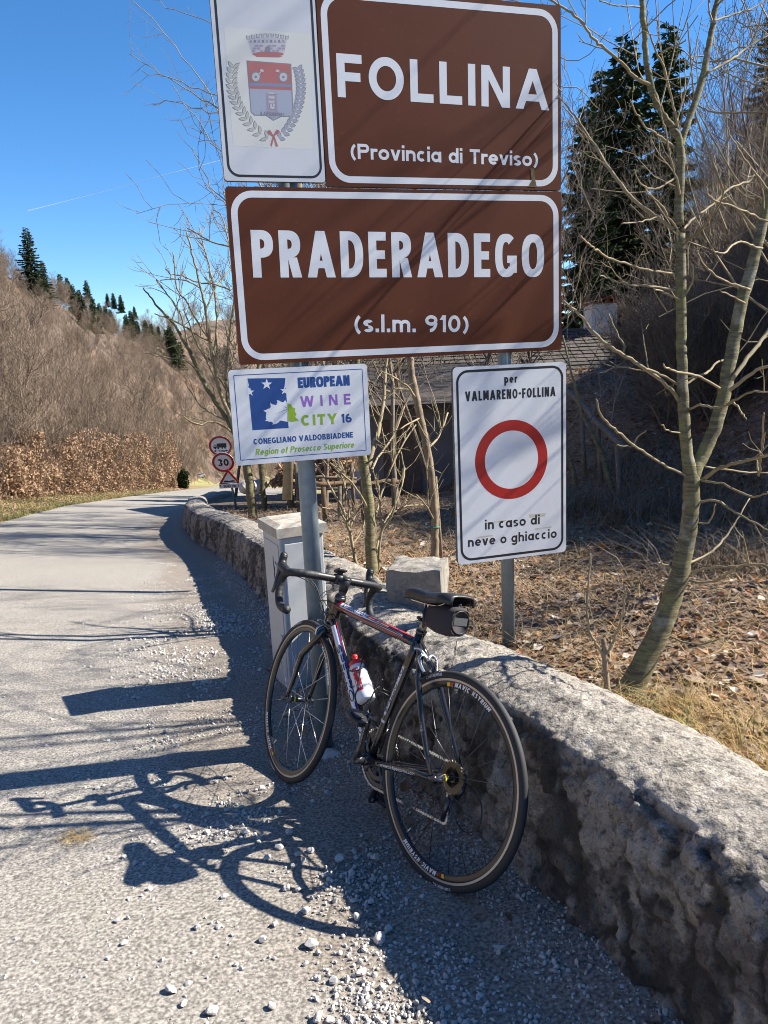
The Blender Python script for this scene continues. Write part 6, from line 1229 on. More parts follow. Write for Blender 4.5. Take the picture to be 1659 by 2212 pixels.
# trees in the yard behind the signs
for i, (px, dd, s) in enumerate(((700, 14, .8), (760, 17, .9), (860, 13, .7), (945, 15, .8), (620, 22, .9), (505, 26, .9), (1015, 12, .6), (730, 11, .5), (900, 20, 1.0), (1160, 13, .6), (830, 18, .9), (975, 19, .9))):
    v = ray(px, 1080)*dd; plant(DT[i % 4], (v[0], v[1], float(terr(v[0], v[1], False))-.1), i*1.1, s, 'leafless young tree in the yard behind the signs', 'tree', 'bare trees in the yard behind the signs')
# ------------------------------------------------------------------ beech hedge
M['beech'] = pm('dry_beech_leaves', (.30, .19, .115), .75, layers=[(1.1, 4, .4, .62, (.20, .12, .07), .8), (6, 3, .45, .65, (.42, .29, .19), .8), (20, 2, .55, .7, (.52, .42, .32), .7)], trans=.25)
hr = np.random.RandomState(9); hedge = empty('beech_hedge', (-11.5, 19, float(terr(-11.5, 19))), 'long brown hedge of dry beech leaves along the far side of the road', 'hedge')
hy = np.linspace(9, 60, 200); hx_ = smi(_xl, hy)+1.5; 
def hedge_h(y): return np.interp(y, [9, 17, 30, 45, 60], [1.6, 1.62, 2.3, 3.0, 4.0])
nl = 90000; t = hr.rand(nl)**1.25; y = 9+t*50; hh = hedge_h(y)*(1+.2*fbm(np.stack([y*.6, y*0, y*0], -1), 4)); zz = hh*hr.rand(nl)**.8; wd_ = 1.0*(1-.35*(zz/hh)**3); lump = .35*fbm(np.stack([y*.9, zz*1.2, y*0+4], -1), 3); x = smi(_xl, y)+1.2+wd_*(1-hr.rand(nl)**1.8*1.0)+lump; x = np.where(hr.rand(nl) < .12, x-1.2*hr.rand(nl), x)
holes = fbm(np.stack([y*1.3, zz*1.6, y*0+9], -1), 3) > .55; keep = ~(holes & (hr.rand(nl) < .85)); x, y, zz = x[keep], y[keep], zz[keep]; nl = len(x)
z0 = terr(x, y, False); c = np.stack([x, y, z0+zz], -1); a = hr.randn(nl, 3); a /= np.linalg.norm(a, axis=1)[:, None]; b = np.cross(a, hr.randn(nl, 3)); b /= np.linalg.norm(b, axis=1)[:, None]; sz = (.028+.030*hr.rand(nl)+.0009*y)[:, None]
V = np.stack([c-a*sz, c+b*sz*.5+a*0, c+a*sz, c-b*sz*.5], 1).reshape(-1, 3); F = (np.arange(nl)[:, None]*4+np.array([0, 1, 2, 3]))
lo_ = mesh_obj('leaves', V, F, M['beech'], hedge, smooth=False); lo_['kind'] = 'stuff'
m = MB()
for i in range(1500):
    y_ = 9+hr.rand()**1.2*50; x_ = float(smi(_xl, y_))+1.2+hr.rand()*.9; z_ = float(terr(x_, y_, False)); H_ = float(hedge_h(y_))*hr.uniform(.6, 1.5); q = np.array([x_, y_, z_]); P = [q]; d_ = np.array([.25*hr.randn(), .25*hr.randn(), 1.])
    for s in range(3): d_ = d_+.2*hr.randn(3)*[1, 1, .3]; P.append(P[-1]+d_*H_/3)
    m.tube(P, [.012, .009, .006, .004], 3, caps=False)
so2 = m.build('stems', M['ftwig'], hedge); so2['kind'] = 'stuff'
# fallen leaves under the hedge
nl = 16000; t = hr.rand(nl)**1.3; y = 7+t*45; x = road_l(y)-hr.rand(nl)**.8*(road_l(y)-smi(_xl, y)-1); c = np.stack([x, y, terr(x, y)+.015], -1); a = hr.randn(nl, 3)*[1, 1, .3]; a /= np.linalg.norm(a, axis=1)[:, None]; b = np.cross(a, [0, 0, 1.])+.4*hr.randn(nl, 3); b /= np.linalg.norm(b, axis=1)[:, None]; sz = (.03+.03*hr.rand(nl)+.0008*y)[:, None]
V = np.stack([c-a*sz, c+b*sz*.5, c+a*sz, c-b*sz*.5], 1).reshape(-1, 3); tag(mesh_obj('fallen_beech_leaves', V, np.arange(nl)[:, None]*4+np.array([0, 1, 2, 3]), M['beech'], smooth=False), 'dry brown leaves strewn on the verge under the hedge', 'leaves', kind='stuff')
# verge grass tufts
M['dgrass'] = pm('dry_grass', (.52, .36, .14), .8, layers=[(3, 3, .4, .6, (.40, .27, .10), .8), (9, 2, .5, .68, (.62, .50, .30), .7)], trans=.2)
M['ggrass'] = pm('green_grass', (.11, .14, .03), .8, layers=[(4, 3, .4, .6, (.22, .21, .07), .8)], trans=.2)
def blades(name, xs_, ys_, zs_, h0, h1, w, mat, seed, lean=.5, label='', cat='grass', flatten=0.):
    r = np.random.RandomState(seed); n = len(xs_); L = r.uniform(h0, h1, n)[:, None]; a = r.uniform(0, 6.28, n); dirv = np.stack([np.cos(a), np.sin(a), np.zeros(n)], -1); up_ = np.array([0, 0, 1.]); le = (lean*(.4+r.rand(n)))[:, None]; p = np.stack([xs_, ys_, zs_], -1)
    m1 = p+(up_*(.55-.4*flatten)+dirv*le*.4)*L; m2 = p+(up_*(.85-.85*flatten)+dirv*le*1.1)*L; s = np.stack([-np.sin(a), np.cos(a), 0*a], -1)*w*(.6+.8*r.rand(n))[:, None]
    V = np.stack([p-s, p+s, m1-s*.8, m1+s*.8, m2-s*.15, m2+s*.15], 1).reshape(-1, 3); b = np.arange(n)[:, None]*6; F = np.concatenate([b+np.array([0, 1, 3, 2]), b+np.array([2, 3, 5, 4])])
    return tag(mesh_obj(name, V, F, mat), label, cat, kind='stuff')
n = 14000; y = 5+hr.rand(n)**1.3*40; x = road_l(y)-hr.rand(n)**1.5*2.2-.02
blades('verge_grass', x, y, terr(x, y), .04, .14, .006, M['ggrass'], 12, .6, 'short grass along the left road edge')
# ------------------------------------------------------------------ leaf litter, straw and grass behind the wall
lr = np.random.RandomState(33)
M['lf1'] = pm('dead_leaf_brown', (.17, .088, .045), .75, layers=[(9, 3, .4, .65, (.26, .145, .075), .8)], trans=.15)
M['lf2'] = pm('dead_leaf_grey', (.25, .19, .14), .8, layers=[(9, 3, .4, .65, (.23, .17, .12), .8)], trans=.1)
M['lf3'] = pm('dead_leaf_orange', (.36, .18, .075), .7, layers=[(9, 3, .4, .65, (.26, .12, .05), .8)], trans=.2)
M['lf4'] = pm('dead_leaf_pale', (.48, .42, .35), .8)
def litter_xy(n, y0, y1, smax, pw=1.4, r=lr):
    y = y0+(y1-y0)*r.rand(n)**pw; s = .03+smax*r.rand(n); sl = (wall_x(y+.1)-wall_x(y-.1))/.2; cs = 1/np.sqrt(1+sl*sl); x = wall_x(y)+(s+.52)/cs; return x, y
def leaf_mesh(x, y, size, r, lift=.012):
    n = len(x); z = terr(x, y)+lift*r.rand(n); a = r.uniform(0, 6.28, n); tlt = .55*r.randn(n, 2); ax = np.stack([np.cos(a), np.sin(a), .35*tlt[:, 0]], -1); ax /= np.linalg.norm(ax, axis=1)[:, None]
    b = np.stack([-np.sin(a), np.cos(a), .5*tlt[:, 1]], -1); b /= np.linalg.norm(b, axis=1)[:, None]; nrm = np.cross(ax, b); c = np.stack([x, y, z+size*.18], -1); s = size[:, None]; cu = (r.uniform(-.25, .45, n))[:, None]*s
    w = (s*r.uniform(.28, .5, n)[:, None])
    V = np.stack([c-ax*s*.5, c-ax*s*.12-b*w+nrm*cu, c-ax*s*.1, c-ax*s*.1+b*w+nrm*cu, c+ax*s*.22-b*w*.8+nrm*cu*.7, c+ax*s*.22+b*w*.8+nrm*cu*.8, c+ax*s*.55+nrm*cu*.6], 1).reshape(-1, 3)
    o = np.arange(n)[:, None]*7; F = np.stack([o+np.array(t) for t in ((0, 2, 1), (0, 3, 2), (1, 2, 4), (2, 3, 5), (4, 2, 6), (2, 5, 6))], 1).reshape(-1, 3); return V, F
n1, n2 = 15000, 16000
xa, ya_ = litter_xy(n1, 1.9, 6.5, 3.2, 1.1); xb_, yb_ = litter_xy(n2, 5.5, 17, 9, 1.5)
x = np.r_[xa, xb_]; y = np.r_[ya_, yb_]; sz = np.r_[.018+.034*lr.rand(n1)**1.5, .03+.05*lr.rand(n2)]
V, F = leaf_mesh(x, y, sz, lr); mi = np.repeat(lr.choice(4, len(x), p=[.48, .33, .15, .04]), 6)
tag(mesh_obj('leaf_litter', V, F, [M['lf1'], M['lf2'], M['lf3'], M['lf4']], smooth=False, M=mi), 'brown dead leaves covering the ground behind the wall', 'leaves', kind='stuff')
# the larger leaves that can be picked out are pieces of the woodland floor
lv = []
for i in range(10):
    V, F = leaf_mesh(np.zeros(1), np.zeros(1), np.array([1.]), np.random.RandomState(500+i), 0); V = V-V.mean(0); o = mesh_obj('fallen_leaf', V, F, M[('lf1', 'lf3', 'lf1', 'lf2', 'lf1', 'lf3', 'lf4', 'lf1', 'lf2', 'lf1')[i]], smooth=False); o.parent = floor_o; o.location = (0, -50, 0); lv.append(o)
x, y = litter_xy(220, 2.2, 6.5, 2.6, 1.0)
for i in range(220):
    o = lv[i % 10] if i < 10 else lv[i % 10].copy()
    if i >= 10: COL.objects.link(o); o.parent = floor_o
    s = .055+.045*lr.rand(); o.location = (x[i], y[i], float(terr(x[i], y[i]))+.02); o.scale = (s, s, s); o.rotation_euler = (lr.uniform(-.3, .3), lr.uniform(-.3, .3), lr.uniform(0, 6.28))
# straw lying among the leaves
x, y = litter_xy(10000, 1.8, 9, 4.0, 1.2); blades('dead_straw', x, y, terr(x, y)+.012, .06, .24, .0011, M['dgrass'], 14, 1.1, 'dry straw lying among the dead leaves behind the wall', 'straw', flatten=.9)
M['gstraw'] = pm('grey_straw', (.20, .155, .105), .9, layers=[(9, 3, .4, .65, (.20, .15, .10), .8)])
x, y = litter_xy(15000, 3.5, 14, 7.0, 1.3); blades('matted_stalks', x, y, terr(x, y)+.012, .10, .38, .0018, M['gstraw'], 24, 1.0, 'grey matted stalks on the ground under the trees', 'stalks', flatten=.75)
# bright grass tufts by the wall
def tuft_field(name, spots, nper, h0, h1, w, mat, seed, lean, label):
    r = np.random.RandomState(seed); xs_ = []; ys_ = []
    for (px, py, rad) in spots: P = hit(px, py); xs_.append(P[0]+rad*r.randn(nper)); ys_.append(P[1]+rad*r.randn(nper))
    x = np.concatenate(xs_); y = np.concatenate(ys_); ok = x > wall_x(y)+.56; x, y = x[ok], y[ok]; blades(name, x, y, terr(x, y), h0, h1, w, mat, seed, lean, label)
tuft_field('golden_grass', [(1480, 1565, .14), (1560, 1600, .16), (1620, 1640, .14), (1420, 1540, .07), (1530, 1660, .12), (1600, 1700, .12), (1640, 1580, .15), (1650, 1740, .1), (1300, 1530, .03)], 190, .03, .12, .0012, M['dgrass'], 41, 1.3, 'golden dry grass tufts along the bank edge of the wall')
tuft_field('green_grass', [(1360, 1530, .06), (1440, 1545, .08), (1640, 1600, .08), (1480, 1600, .06)], 50, .04, .13, .0015, M['ggrass'], 42, .8, 'green grass tufts by the tree foot and the wall')
tuft_field('pale_grass', [(1330, 1010, .3), (1400, 1050, .3), (1500, 1090, .3), (1600, 1130, .3), (1380, 1120, .2), (1250, 1100, .2), (1560, 1230, .2)], 420, .10, .32, .0028, M['gstraw'], 43, 1.2, 'pale drooping grass tussocks in the shade of the slope')
M['moss'] = pm('moss', (.10, .115, .015), .95, layers=[(60, 3, .4, .6, (.17, .17, .03), .8)], bump=[(120, .8, .01)])
P = hit(1462, 1572); m_V, m_F = ico(3); m_V = m_V*(1+.12*fbm(m_V*2.5, 3))[:, None]*np.array([.085, .07, .025])+P+np.array([0, 0, .0]); tag(mesh_obj('moss_cushion', m_V, m_F, M['moss'], origin=P), 'yellow green moss cushion among the dry grass right of the forked tree foot', 'moss')
# straw tuft dropped on the road, leaves at the wall foot
P = hit(165, 1814, f=lambda a, b: float(gz(a, b))+.005); r = np.random.RandomState(3); n = 160; x = P[0]+.035*r.randn(n); y = P[1]+.022*r.randn(n); o = blades('straw_tuft', x, y, gz(x, y)+.01, .02, .06, .0008, M['dgrass'], 5, .9, 'small tuft of straw lying on the sunlit asphalt at the left', 'straw', flatten=.8); o['kind'] = ''; del o['kind']
rl = np.random.RandomState(8)
for i in range(64):
    y_ = rl.uniform(1.3, 5.0); d_ = abs(rl.normal(.0, .16))+.03; x_ = float(wall_x(y_))-d_; o = lv[i % 10].copy(); COL.objects.link(o); o.parent = None; o.name = 'fallen_leaf'; s = rl.uniform(.03, .06); o.location = (x_, y_, float(gz(x_, y_))+.03+.02*(d_ < .12)); o.scale = (s, s, s); o.rotation_euler = (rl.uniform(-.3, .3), rl.uniform(-.3, .3), rl.uniform(0, 6.28)); tag(o, 'brown dead leaf lying in the shade at the foot of the wall', 'leaf', 'dead leaves along the wall foot')
# ------------------------------------------------------------------ house behind the signs
M['plast_w'] = pm('grey_plaster', (.22, .22, .225), .9, layers=[(1.5, 5, .45, .65, (.14, .135, .13), .7), (9, 4, .55, .7, (.16, .15, .14), .5)], bump=[(30, .3, .01)])
M['stonew'] = pm('dark_house_stone', (.13, .12, .115), .95, layers=[(2.2, 4, .4, .65, (.20, .185, .17), .8), (7, 3, .5, .7, (.07, .065, .06), .7)], bump=[(6, .7, .05)])
M['tile'] = pm('dark_roof_tiles', (.075, .062, .054), .85, layers=[(3, 4, .45, .65, (.05, .043, .038), .8), (11, 3, .56, .7, (.14, .12, .10), .6)], bump=[(14, .6, .03, 'noise')])
M['white_ch'] = pm('chimney_plaster', (.76, .74, .69), .9, layers=[(5, 4, .5, .7, (.50, .46, .40), .6)], bump=[(20, .3, .01)])
M['brick'] = pm('chimney_brick', (.30, .10, .055), .85, layers=[(16, 3, .45, .65, (.2, .08, .05), .7)])
M['dark'] = pm('dark_opening', (.02, .022, .026), .3); M['wood'] = pm('weathered_timber', (.13, .10, .075), .9, layers=[(12, 4, .4, .65, (.20, .16, .12), .7)], bump=[(30, .5, .01)])
D = 21.0; hl0 = at(700, 1000, D); hx0, hx1 = -1.6, float(at(1352, 780, D)[0]); hy0, hy1 = D-.3, D+6; ze = float(at(1380, 792, D-.9)[2]); zr_ = float(at(1290, 712, D+2.6)[2]); zg = float(terr(2, hy0))-.6; ym = (hy0+hy1)/2
ho = empty('stone_house', (2, hy0, zg), 'dark stone house with tiled roof and white chimney standing behind the sign panels', 'house')
m = MB(); m.box((hx0, hy0, zg), (hx1-.5, hy1, ze)); m.add([(hx0, hy0, ze), (hx0, hy1, ze), (hx0, ym, zr_-.1)], [(0, 2, 1)]); m.add([(hx1-.5, hy0, ze), (hx1-.5, hy1, ze), (hx1-.5, ym, zr_-.1)], [(0, 1, 2)]); m.build('wall', M['stonew'], ho, smooth=False)
nc = 15; pitch_len = math.hypot(ym-hy0+.9, zr_-ze+.15); rr2 = np.random.RandomState(4); rtv = np.array([0, ym-hy0+.9, zr_-ze+.35]); rl_ = np.linalg.norm(rtv); rtv /= rl_; rn = np.array([0, -rtv[2], rtv[1]])
roof = MB(); e0 = np.array([0, hy0-.9, ze-.30])
for V_ in ([(hx0-.4, *(e0[1:])), (hx1+.1, *(e0[1:])), (hx1+.1, ym, zr_), (hx0-.4, ym, zr_)],): roof.add(V_, [(0, 1, 2, 3)])
roof.add([(hx0-.4, ym, zr_), (hx1+.1, ym, zr_), (hx1+.1, hy1+.9, ze-.3), (hx0-.4, hy1+.9, ze-.3)], [(0, 1, 2, 3)]); roof.box((hx0-.4, hy0-.93, ze-.42), (hx1+.1, hy0-.88, ze-.29)); rf = roof.build('roof', M['wood'], ho, smooth=False)
course = []
for k in range(nc):
    a0 = rl_*k/nc; m = MB(); nt_ = 30; w_ = (hx1-hx0+.5)/nt_
    for j in range(nt_):
        x0 = hx0-.4+w_*j; l1 = .035+.015*rr2.rand(); c0 = np.array([0, *e0[1:]])+rtv*(a0-.03+.02*rr2.rand()); c1_ = np.array([0, *e0[1:]])+rtv*(a0+rl_/nc+.02); dx0 = .02*rr2.rand()
        V = [(x0+dx0, *(c0+rn*l1)[1:]), (x0+w_-.015, *(c0+rn*l1)[1:]), (x0+w_-.015, *(c1_+rn*.012)[1:]), (x0+dx0, *(c1_+rn*.012)[1:]), (x0+dx0, *(c0)[1:]), (x0+w_-.015, *(c0)[1:])]; m.add(V, [(0, 1, 2, 3), (4, 5, 1, 0)])
    m.build('tile_course', M['tile'], rf, smooth=False)
cA = at(1278, 705, D+1.6); cB = at(1333, 705, D+1.6); cT = at(1305, 656, D+1.6)[2]; cw = cB[0]-cA[0]
m = MB(); m.box((cA[0], cA[1], ze), (cB[0], cA[1]+.9, cT)); ch = m.build('chimney', M['white_ch'], ho, smooth=False)
m = MB(); tz = cT; m.box((cA[0]-.04, cA[1]-.04, tz), (cB[0]+.04, cA[1]+.94, tz+.04))
for q in range(4): x0 = cA[0]+(cw-.09)*q/3; m.box((x0, cA[1], tz+.04), (x0+.10, cA[1]+.12, tz+.16)); m.box((x0, cA[1]+.78, tz+.04), (x0+.10, cA[1]+.9, tz+.16))
m.box((cA[0]-.0, cA[1]+.0, tz+.16), (cB[0], cA[1]+.9, tz+.19)); m.build('brick_vents', M['brick'], ch, smooth=False)
m = MB(); m.box((cA[0]-.14, cA[1]-.14, tz+.192), (cB[0]+.14, cA[1]+1.04, tz+.24)); m.build('cap_slab', M['tile'], ch, smooth=False)
for (x0, x1, z0, z1) in ((.3, 1.1, ze-1.9, ze-.9), (2.6, 3.4, ze-1.9, ze-.9), (4.6, 5.3, ze-1.9, ze-.9), (1.5, 2.3, zg+.9, zg+2.6)):
    m = MB(); 
    for b_ in (((x0-.08, z0-.08), (x0, z1+.08)), ((x1, z0-.08), (x1+.08, z1+.08)), ((x0, z0-.08), (x1, z0)), ((x0, z1), (x1, z1+.08)), (((x0+x1)/2-.02, z0), ((x0+x1)/2+.02, z1))): m.box((b_[0][0], hy0-.05, b_[0][1]), (b_[1][0], hy0-.003, b_[1][1]))
    w_ = m.build('window', M['wood'], ho, smooth=False); m = MB(); m.box((x0, hy0-.02, z0), (x1, hy0-.004, z1)); m.build('pane', M['dark'], w_, smooth=False)
# lower rendered outbuilding between the panels
oD = 16.5; oa = at(742, 1085, oD); ob_ = at(985, 1085, oD); ot = at(850, 868, oD); zb = float(terr(oa[0]+1, oa[1]))-.5
ou = empty('rendered_outbuilding', (oa[0], oa[1], zb), 'low grey rendered outbuilding seen between the wine panel and the white panel', 'outbuilding')
m = MB(); m.box((oa[0], oa[1], zb), (ob_[0]+.8, oa[1]+2.6, ot[2])); m.build('wall', M['plast_w'], ou, smooth=False)
m = MB(); zt1 = at(860, 792, oD+2)[2]
m.add([(oa[0]-.3, oa[1]-.5, ot[2]-.02), (ob_[0]+1.1, oa[1]-.5, ot[2]-.02), (ob_[0]+1.1, oa[1]+2.8, zt1), (oa[0]-.3, oa[1]+2.8, zt1), (oa[0]-.3, oa[1]-.5, ot[2]-.12), (ob_[0]+1.1, oa[1]-.5, ot[2]-.12), (ob_[0]+1.1, oa[1]+2.8, zt1-.1), (oa[0]-.3, oa[1]+2.8, zt1-.1)], [(0, 1, 2, 3), (7, 6, 5, 4), (0, 4, 5, 1), (1, 5, 6, 2), (3, 7, 4, 0)]); m.build('roof', M['tile'], ou, smooth=False)
m = MB(); m.box((oa[0]+.9, oa[1]-.03, zb+.3), (oa[0]+1.7, oa[1]-.003, ot[2]-.35)); m.build('door', M['wood'], ou, smooth=False); m = MB(); m.box((oa[0]+.1, oa[1]-.03, zb+.5), (oa[0]+.5, oa[1]-.003, zb+1.5)); m.build('whitewashed_panel', M['white_ch'], ou, smooth=False)
# rail fences
def log_fence(name, label, rails, posts, mat):
    b0 = np.array(posts[0][0]); o = empty(name, b0, label, 'fence')
    for a, b, r in rails: m = MB(); P = ln(np.array(a), np.array(b), 8); P[1:-1] += .012*RNG.randn(6, 3); m.tube(P, [r*1.05, r, r, r*.95, r, r*.93, r*.9, r*.88], 10); m.build('rail', mat, o)
    for a, b, r in posts: m = MB(); m.tube([a, b], [r, r*.92], 10); m.build('post', mat, o)
M['log'] = pm('grey_log', (.14, .125, .105), .9, layers=[(9, 4, .4, .65, (.14, .11, .08), .8), (30, 3, .55, .7, (.36, .32, .27), .6)], bump=[(30, .5, .01)])
M['log2'] = pm('tan_log', (.16, .11, .07), .9, layers=[(9, 4, .4, .65, (.18, .11, .06), .8)], bump=[(30, .5, .01)])
rd = 9.5; rA = at(668, 1046, rd); rB = at(862, 1041, rd+.5); posts = []
for px in (697, 782, 850): P = at(px, 1046, rd+.2); posts.append(((P[0], P[1]+.06, float(terr(P[0], P[1]))-.2), (P[0], P[1]+.06, P[2]+.06), .036))
log_fence('log_rail_fence', 'rustic log rail fence in the yard between the left pole and the white panel', [(rA, rB, .032)], posts, M['log2'])
hA = at(1225, 845, 9.4); hB = at(1347, 968, 7.2); P1 = hA+(hB-hA)*.32; P2 = hA+(hB-hA)*.62; P3_ = hA+(hB-hA)*.92
log_fence('pole_handrail', 'grey pole handrail on posts descending the shaded slope right of the white panel', [(hA, hB, .032)], [((q[0]+.05, q[1]+.02, float(terr(q[0], q[1]))-.2), (q[0], q[1]+.02, q[2]-.02), .026) for q in (P1, P2, P3_)], M['log'])
P4_ = at(700, 1010, 13); pf_ = []
for px in (640, 668, 735, 760): P = at(px, 1015, 12.5); pf_.append(((P[0], P[1], float(terr(P[0], P[1]))-.2), (P[0], P[1], P[2]+.1), .035))
log_fence('yard_fence', 'darker post fence behind the log rail fence in the yard', [(at(630, 1030, 12.5), at(770, 1034, 12.7), .03), (at(630, 1052, 12.5), at(770, 1056, 12.7), .03)], pf_, M['wood'])
# boulders by the far bend
for i, (px, py, s, lab) in enumerate(((533, 1052, .17, 'big pale boulder nearest the small stacked road signs'), (556, 1056, .20, 'big pale boulder at the right of the boulder group behind the wall end'), (545, 1072, .15, 'lower darker boulder of the group behind the wall end'))):
    P = at(px, py, 15+i); zt0 = float(terr(P[0], P[1])); V, F = rock_shape(600+i, 2, .3); tag(mesh_obj('boulder', V*s*np.array([1.1, 1, .85])+np.array([P[0], P[1], max(P[2], zt0+.1)]), F, M['pebble'], origin=(P[0], P[1], zt0), smooth=False), lab, 'boulder')
# fallen dead branches on the litter
for i in range(16):
    x, y = litter_xy(1, 2.4, 7, 2.8, 1.0); a = lr.uniform(0, 3.14); L = lr.uniform(.15, .5); P = []; 
    for k in range(6): xx = x[0]+(k/5-.5)*L*cos(a)+.012*lr.randn(); yy = y[0]+(k/5-.5)*L*sin(a)+.012*lr.randn(); P.append((xx, yy, float(terr(xx, yy))+.022+.01*lr.rand()))
    m = MB(); rad = lr.uniform(.0025, .006); m.tube(P, np.linspace(rad, rad*.5, 6), 6); tag(m.build('dead_stick', M['barkb'], origin=P[0]), 'thin dead stick lying on the leaf litter behind the wall', 'stick', 'dead sticks on the leaf litter')
# ------------------------------------------------------------------ small stacked road signs further down
FS = hit(514, 1101); fd = float(FS@fwd); fs = empty('stacked_road_signs', FS, 'small leaning pole with round truck and 30 signs above a warning triangle, 100 m plate', 'road sign')
tp = at(479, 952, fd*.985); m = MB(); m.tube([FS-[0, 0, .2], tp], .024, 10); m.build('pole', M['galv'], fs)
fn = np.array([.05, -.93, -.36]); fn /= np.linalg.norm(fn); fu = np.cross([0, 0, 1.], fn); fu = -fu/np.linalg.norm(fu); fu = fu if fu[0] > 0 else -fu; fv = np.cross(fn, fu); fv = fv if fv[2] > 0 else -fv
def fsgn(px, py): c = at(px, py, fd*.985-.04); return (lambda u, v, k=0.: c+fu*u+fv*v+fn*k)
pxm = fd/FPX
def disk(mb, f, r, k, mi=0, ri=0, n=40, dep=.0):
    V = [f(r*cos(2*pi*j/n), r*sin(2*pi*j/n), k) for j in range(n)]
    if ri: mb.add(V+[f(ri*cos(2*pi*j/n), ri*sin(2*pi*j/n), k) for j in range(n)], [(j, (j+1) % n, n+(j+1) % n, n+j) for j in range(n)], mi)
    else:
        mb.add(V, [tuple(range(n))], mi)
        if dep: mb.add(V+[f(r*cos(2*pi*j/n), r*sin(2*pi*j/n), k-dep) for j in range(n)], [((j+1) % n, j, n+j, n+(j+1) % n) for j in range(n)]+[tuple(range(2*n-1, n-1, -1))], mi)
R_ = 24.5*pxm; f = fsgn(476, 964); m = MB(); disk(m, f, R_, 0, 0, dep=.012); disk(m, f, R_*.98, .002, 1, R_*.80)
def poly(mb, f, pts, k, mi): mb.add([f(x*R_, y*R_, k) for x, y in pts], [tuple(range(len(pts)))], mi)
poly(m, f, [(-.28, -.12), (.52, -.12), (.52, .28), (-.28, .28)], .003, 2); poly(m, f, [(-.60, -.16), (-.32, -.16), (-.32, .18), (-.50, .18), (-.60, .02)], .003, 2); poly(m, f, [(-.54, .0), (-.40, .0), (-.40, .12), (-.49, .12)], .004, 0)
for cx_ in (-.46, -.2, .15, .38): m.add([f((cx_+.08*cos(a))*R_, (-.18+.08*sin(a))*R_, .0035) for a in np.linspace(0, 2*pi, 13)[:-1]], [tuple(range(12))], 2)
put_text(m, '9m', lambda x, y, k: f((x*.26)*R_, (-.56+y*.24)*R_, .003+k), .2, center=True, mi=2)
for s_ in (1, -1): poly(m, f, [(s_*.32, -.47), (s_*.45, -.47), (s_*.45, -.54), (s_*.62, -.43), (s_*.45, -.32), (s_*.45, -.39), (s_*.32, -.39)], .003, 2)
o = m.build('truck_length_disc', [M['white_sheet'], M['red'], M['black']], fs, smooth=False)
f = fsgn(482, 999); m = MB(); R_ = 23.5*pxm; disk(m, f, R_, 0, 0, dep=.012); disk(m, f, R_*.98, .002, 1, R_*.78); put_text(m, '30', lambda x, y, k: f(x*.70*R_, (y*.72-.36)*R_, .003+k), .22, center=True, mi=2); m.build('speed_limit_disc', [M['white_sheet'], M['red'], M['black']], fs, smooth=False)
f = fsgn(495, 1037); m = MB(); R_ = 23*pxm; tri = [(-1, -.42), (1, -.42), (0, 1.15)]
for k_, sc_, mi in ((0, 1, 1), (.002, .70, 0)): m.add([f(x*sc_*R_, (y*sc_+(.02 if sc_ < 1 else 0))*R_, k_) for x, y in tri], [(0, 1, 2)], mi)
m.add([f(x*R_, y*R_, -.012) for x, y in tri]+[f(x*R_, y*R_, 0) for x, y in tri], [(2, 1, 0), (0, 1, 4, 3), (1, 2, 5, 4), (2, 0, 3, 5)], 1)
poly(m, f, [(-.52, -.2), (.52, -.2), (.50, -.06), (.28, -.02), (0, -.10), (-.28, -.02), (-.50, -.06)], .003, 2); m.build('uneven_road_triangle', [M['white_sheet'], M['red'], M['black']], fs, smooth=False)
f = fsgn(496, 1049); m = MB(); m.add([f(x*R_, y*R_, k) for k in (.002, -.01) for x, y in ((-.95, -.26), (.95, -.26), (.95, .2), (-.95, .2))], [(0, 1, 2, 3), (7, 6, 5, 4), (1, 0, 4, 5), (3, 2, 6, 7)], 0); put_text(m, '100 m', lambda x, y, k: f(x*.34*R_, (y*.30-.18)*R_, .004+k), .17, center=True, mi=1)
for s_ in (-.82, .82): poly(m, f, [(s_-.02, -.2), (s_+.02, -.2), (s_+.02, .05), (s_+.06, .05), (s_, .15), (s_-.06, .05), (s_-.02, .05)], .004, 1)
m.build('distance_plate', [M['white_sheet'], M['black']], fs, smooth=False)
# ------------------------------------------------------------------ far car, far roof, dark bush at the bend
M['carp'] = pm('car_paint_white', (.62, .63, .65), .3, coat=.6); M['glass'] = pm('car_glass', (.03, .035, .045), .08)
P = hit(435, 1030); car = empty('parked_car', P, 'small white parked car far down the road beyond the bend', 'car'); car['_x'] = 1; del car['_x']
ca_ = radians(25); cx_v = np.array([cos(ca_), sin(ca_), 0]); cy_v = np.array([-sin(ca_), cos(ca_), 0.]); ks = max(.6, 17*float(P@fwd)/FPX/3.9)
cf = lambda V: P+ks*(np.outer(V[:, 0], cx_v)+np.outer(V[:, 1], cy_v)+np.outer(V[:, 2], UP))
def carsec(x, hw_, z0, z1): return [(x, -hw_, z0), (x, -hw_*.98, (z0+z1)/2), (x, -hw_*.88, z1), (x, hw_*.88, z1), (x, hw_*.98, (z0+z1)/2), (x, hw_, z0)]
m = MB(); secs = [carsec(-1.95, .72, .35, .8), carsec(-1.85, .82, .25, .98), (carsec(-.9, .85, .22, 1.02)), carsec(.0, .85, .22, 1.02), carsec(.9, .85, .22, 1.0), carsec(1.7, .82, .25, .86), carsec(1.95, .7, .35, .7)]
m.add(cf(np.array(sum(secs, []))), [(i*6+j, i*6+j+1, (i+1)*6+j+1, (i+1)*6+j) for i in range(6) for j in range(5)]+[tuple(range(6)), tuple(range(41, 35, -1))]); m.build('body', M['carp'], car)
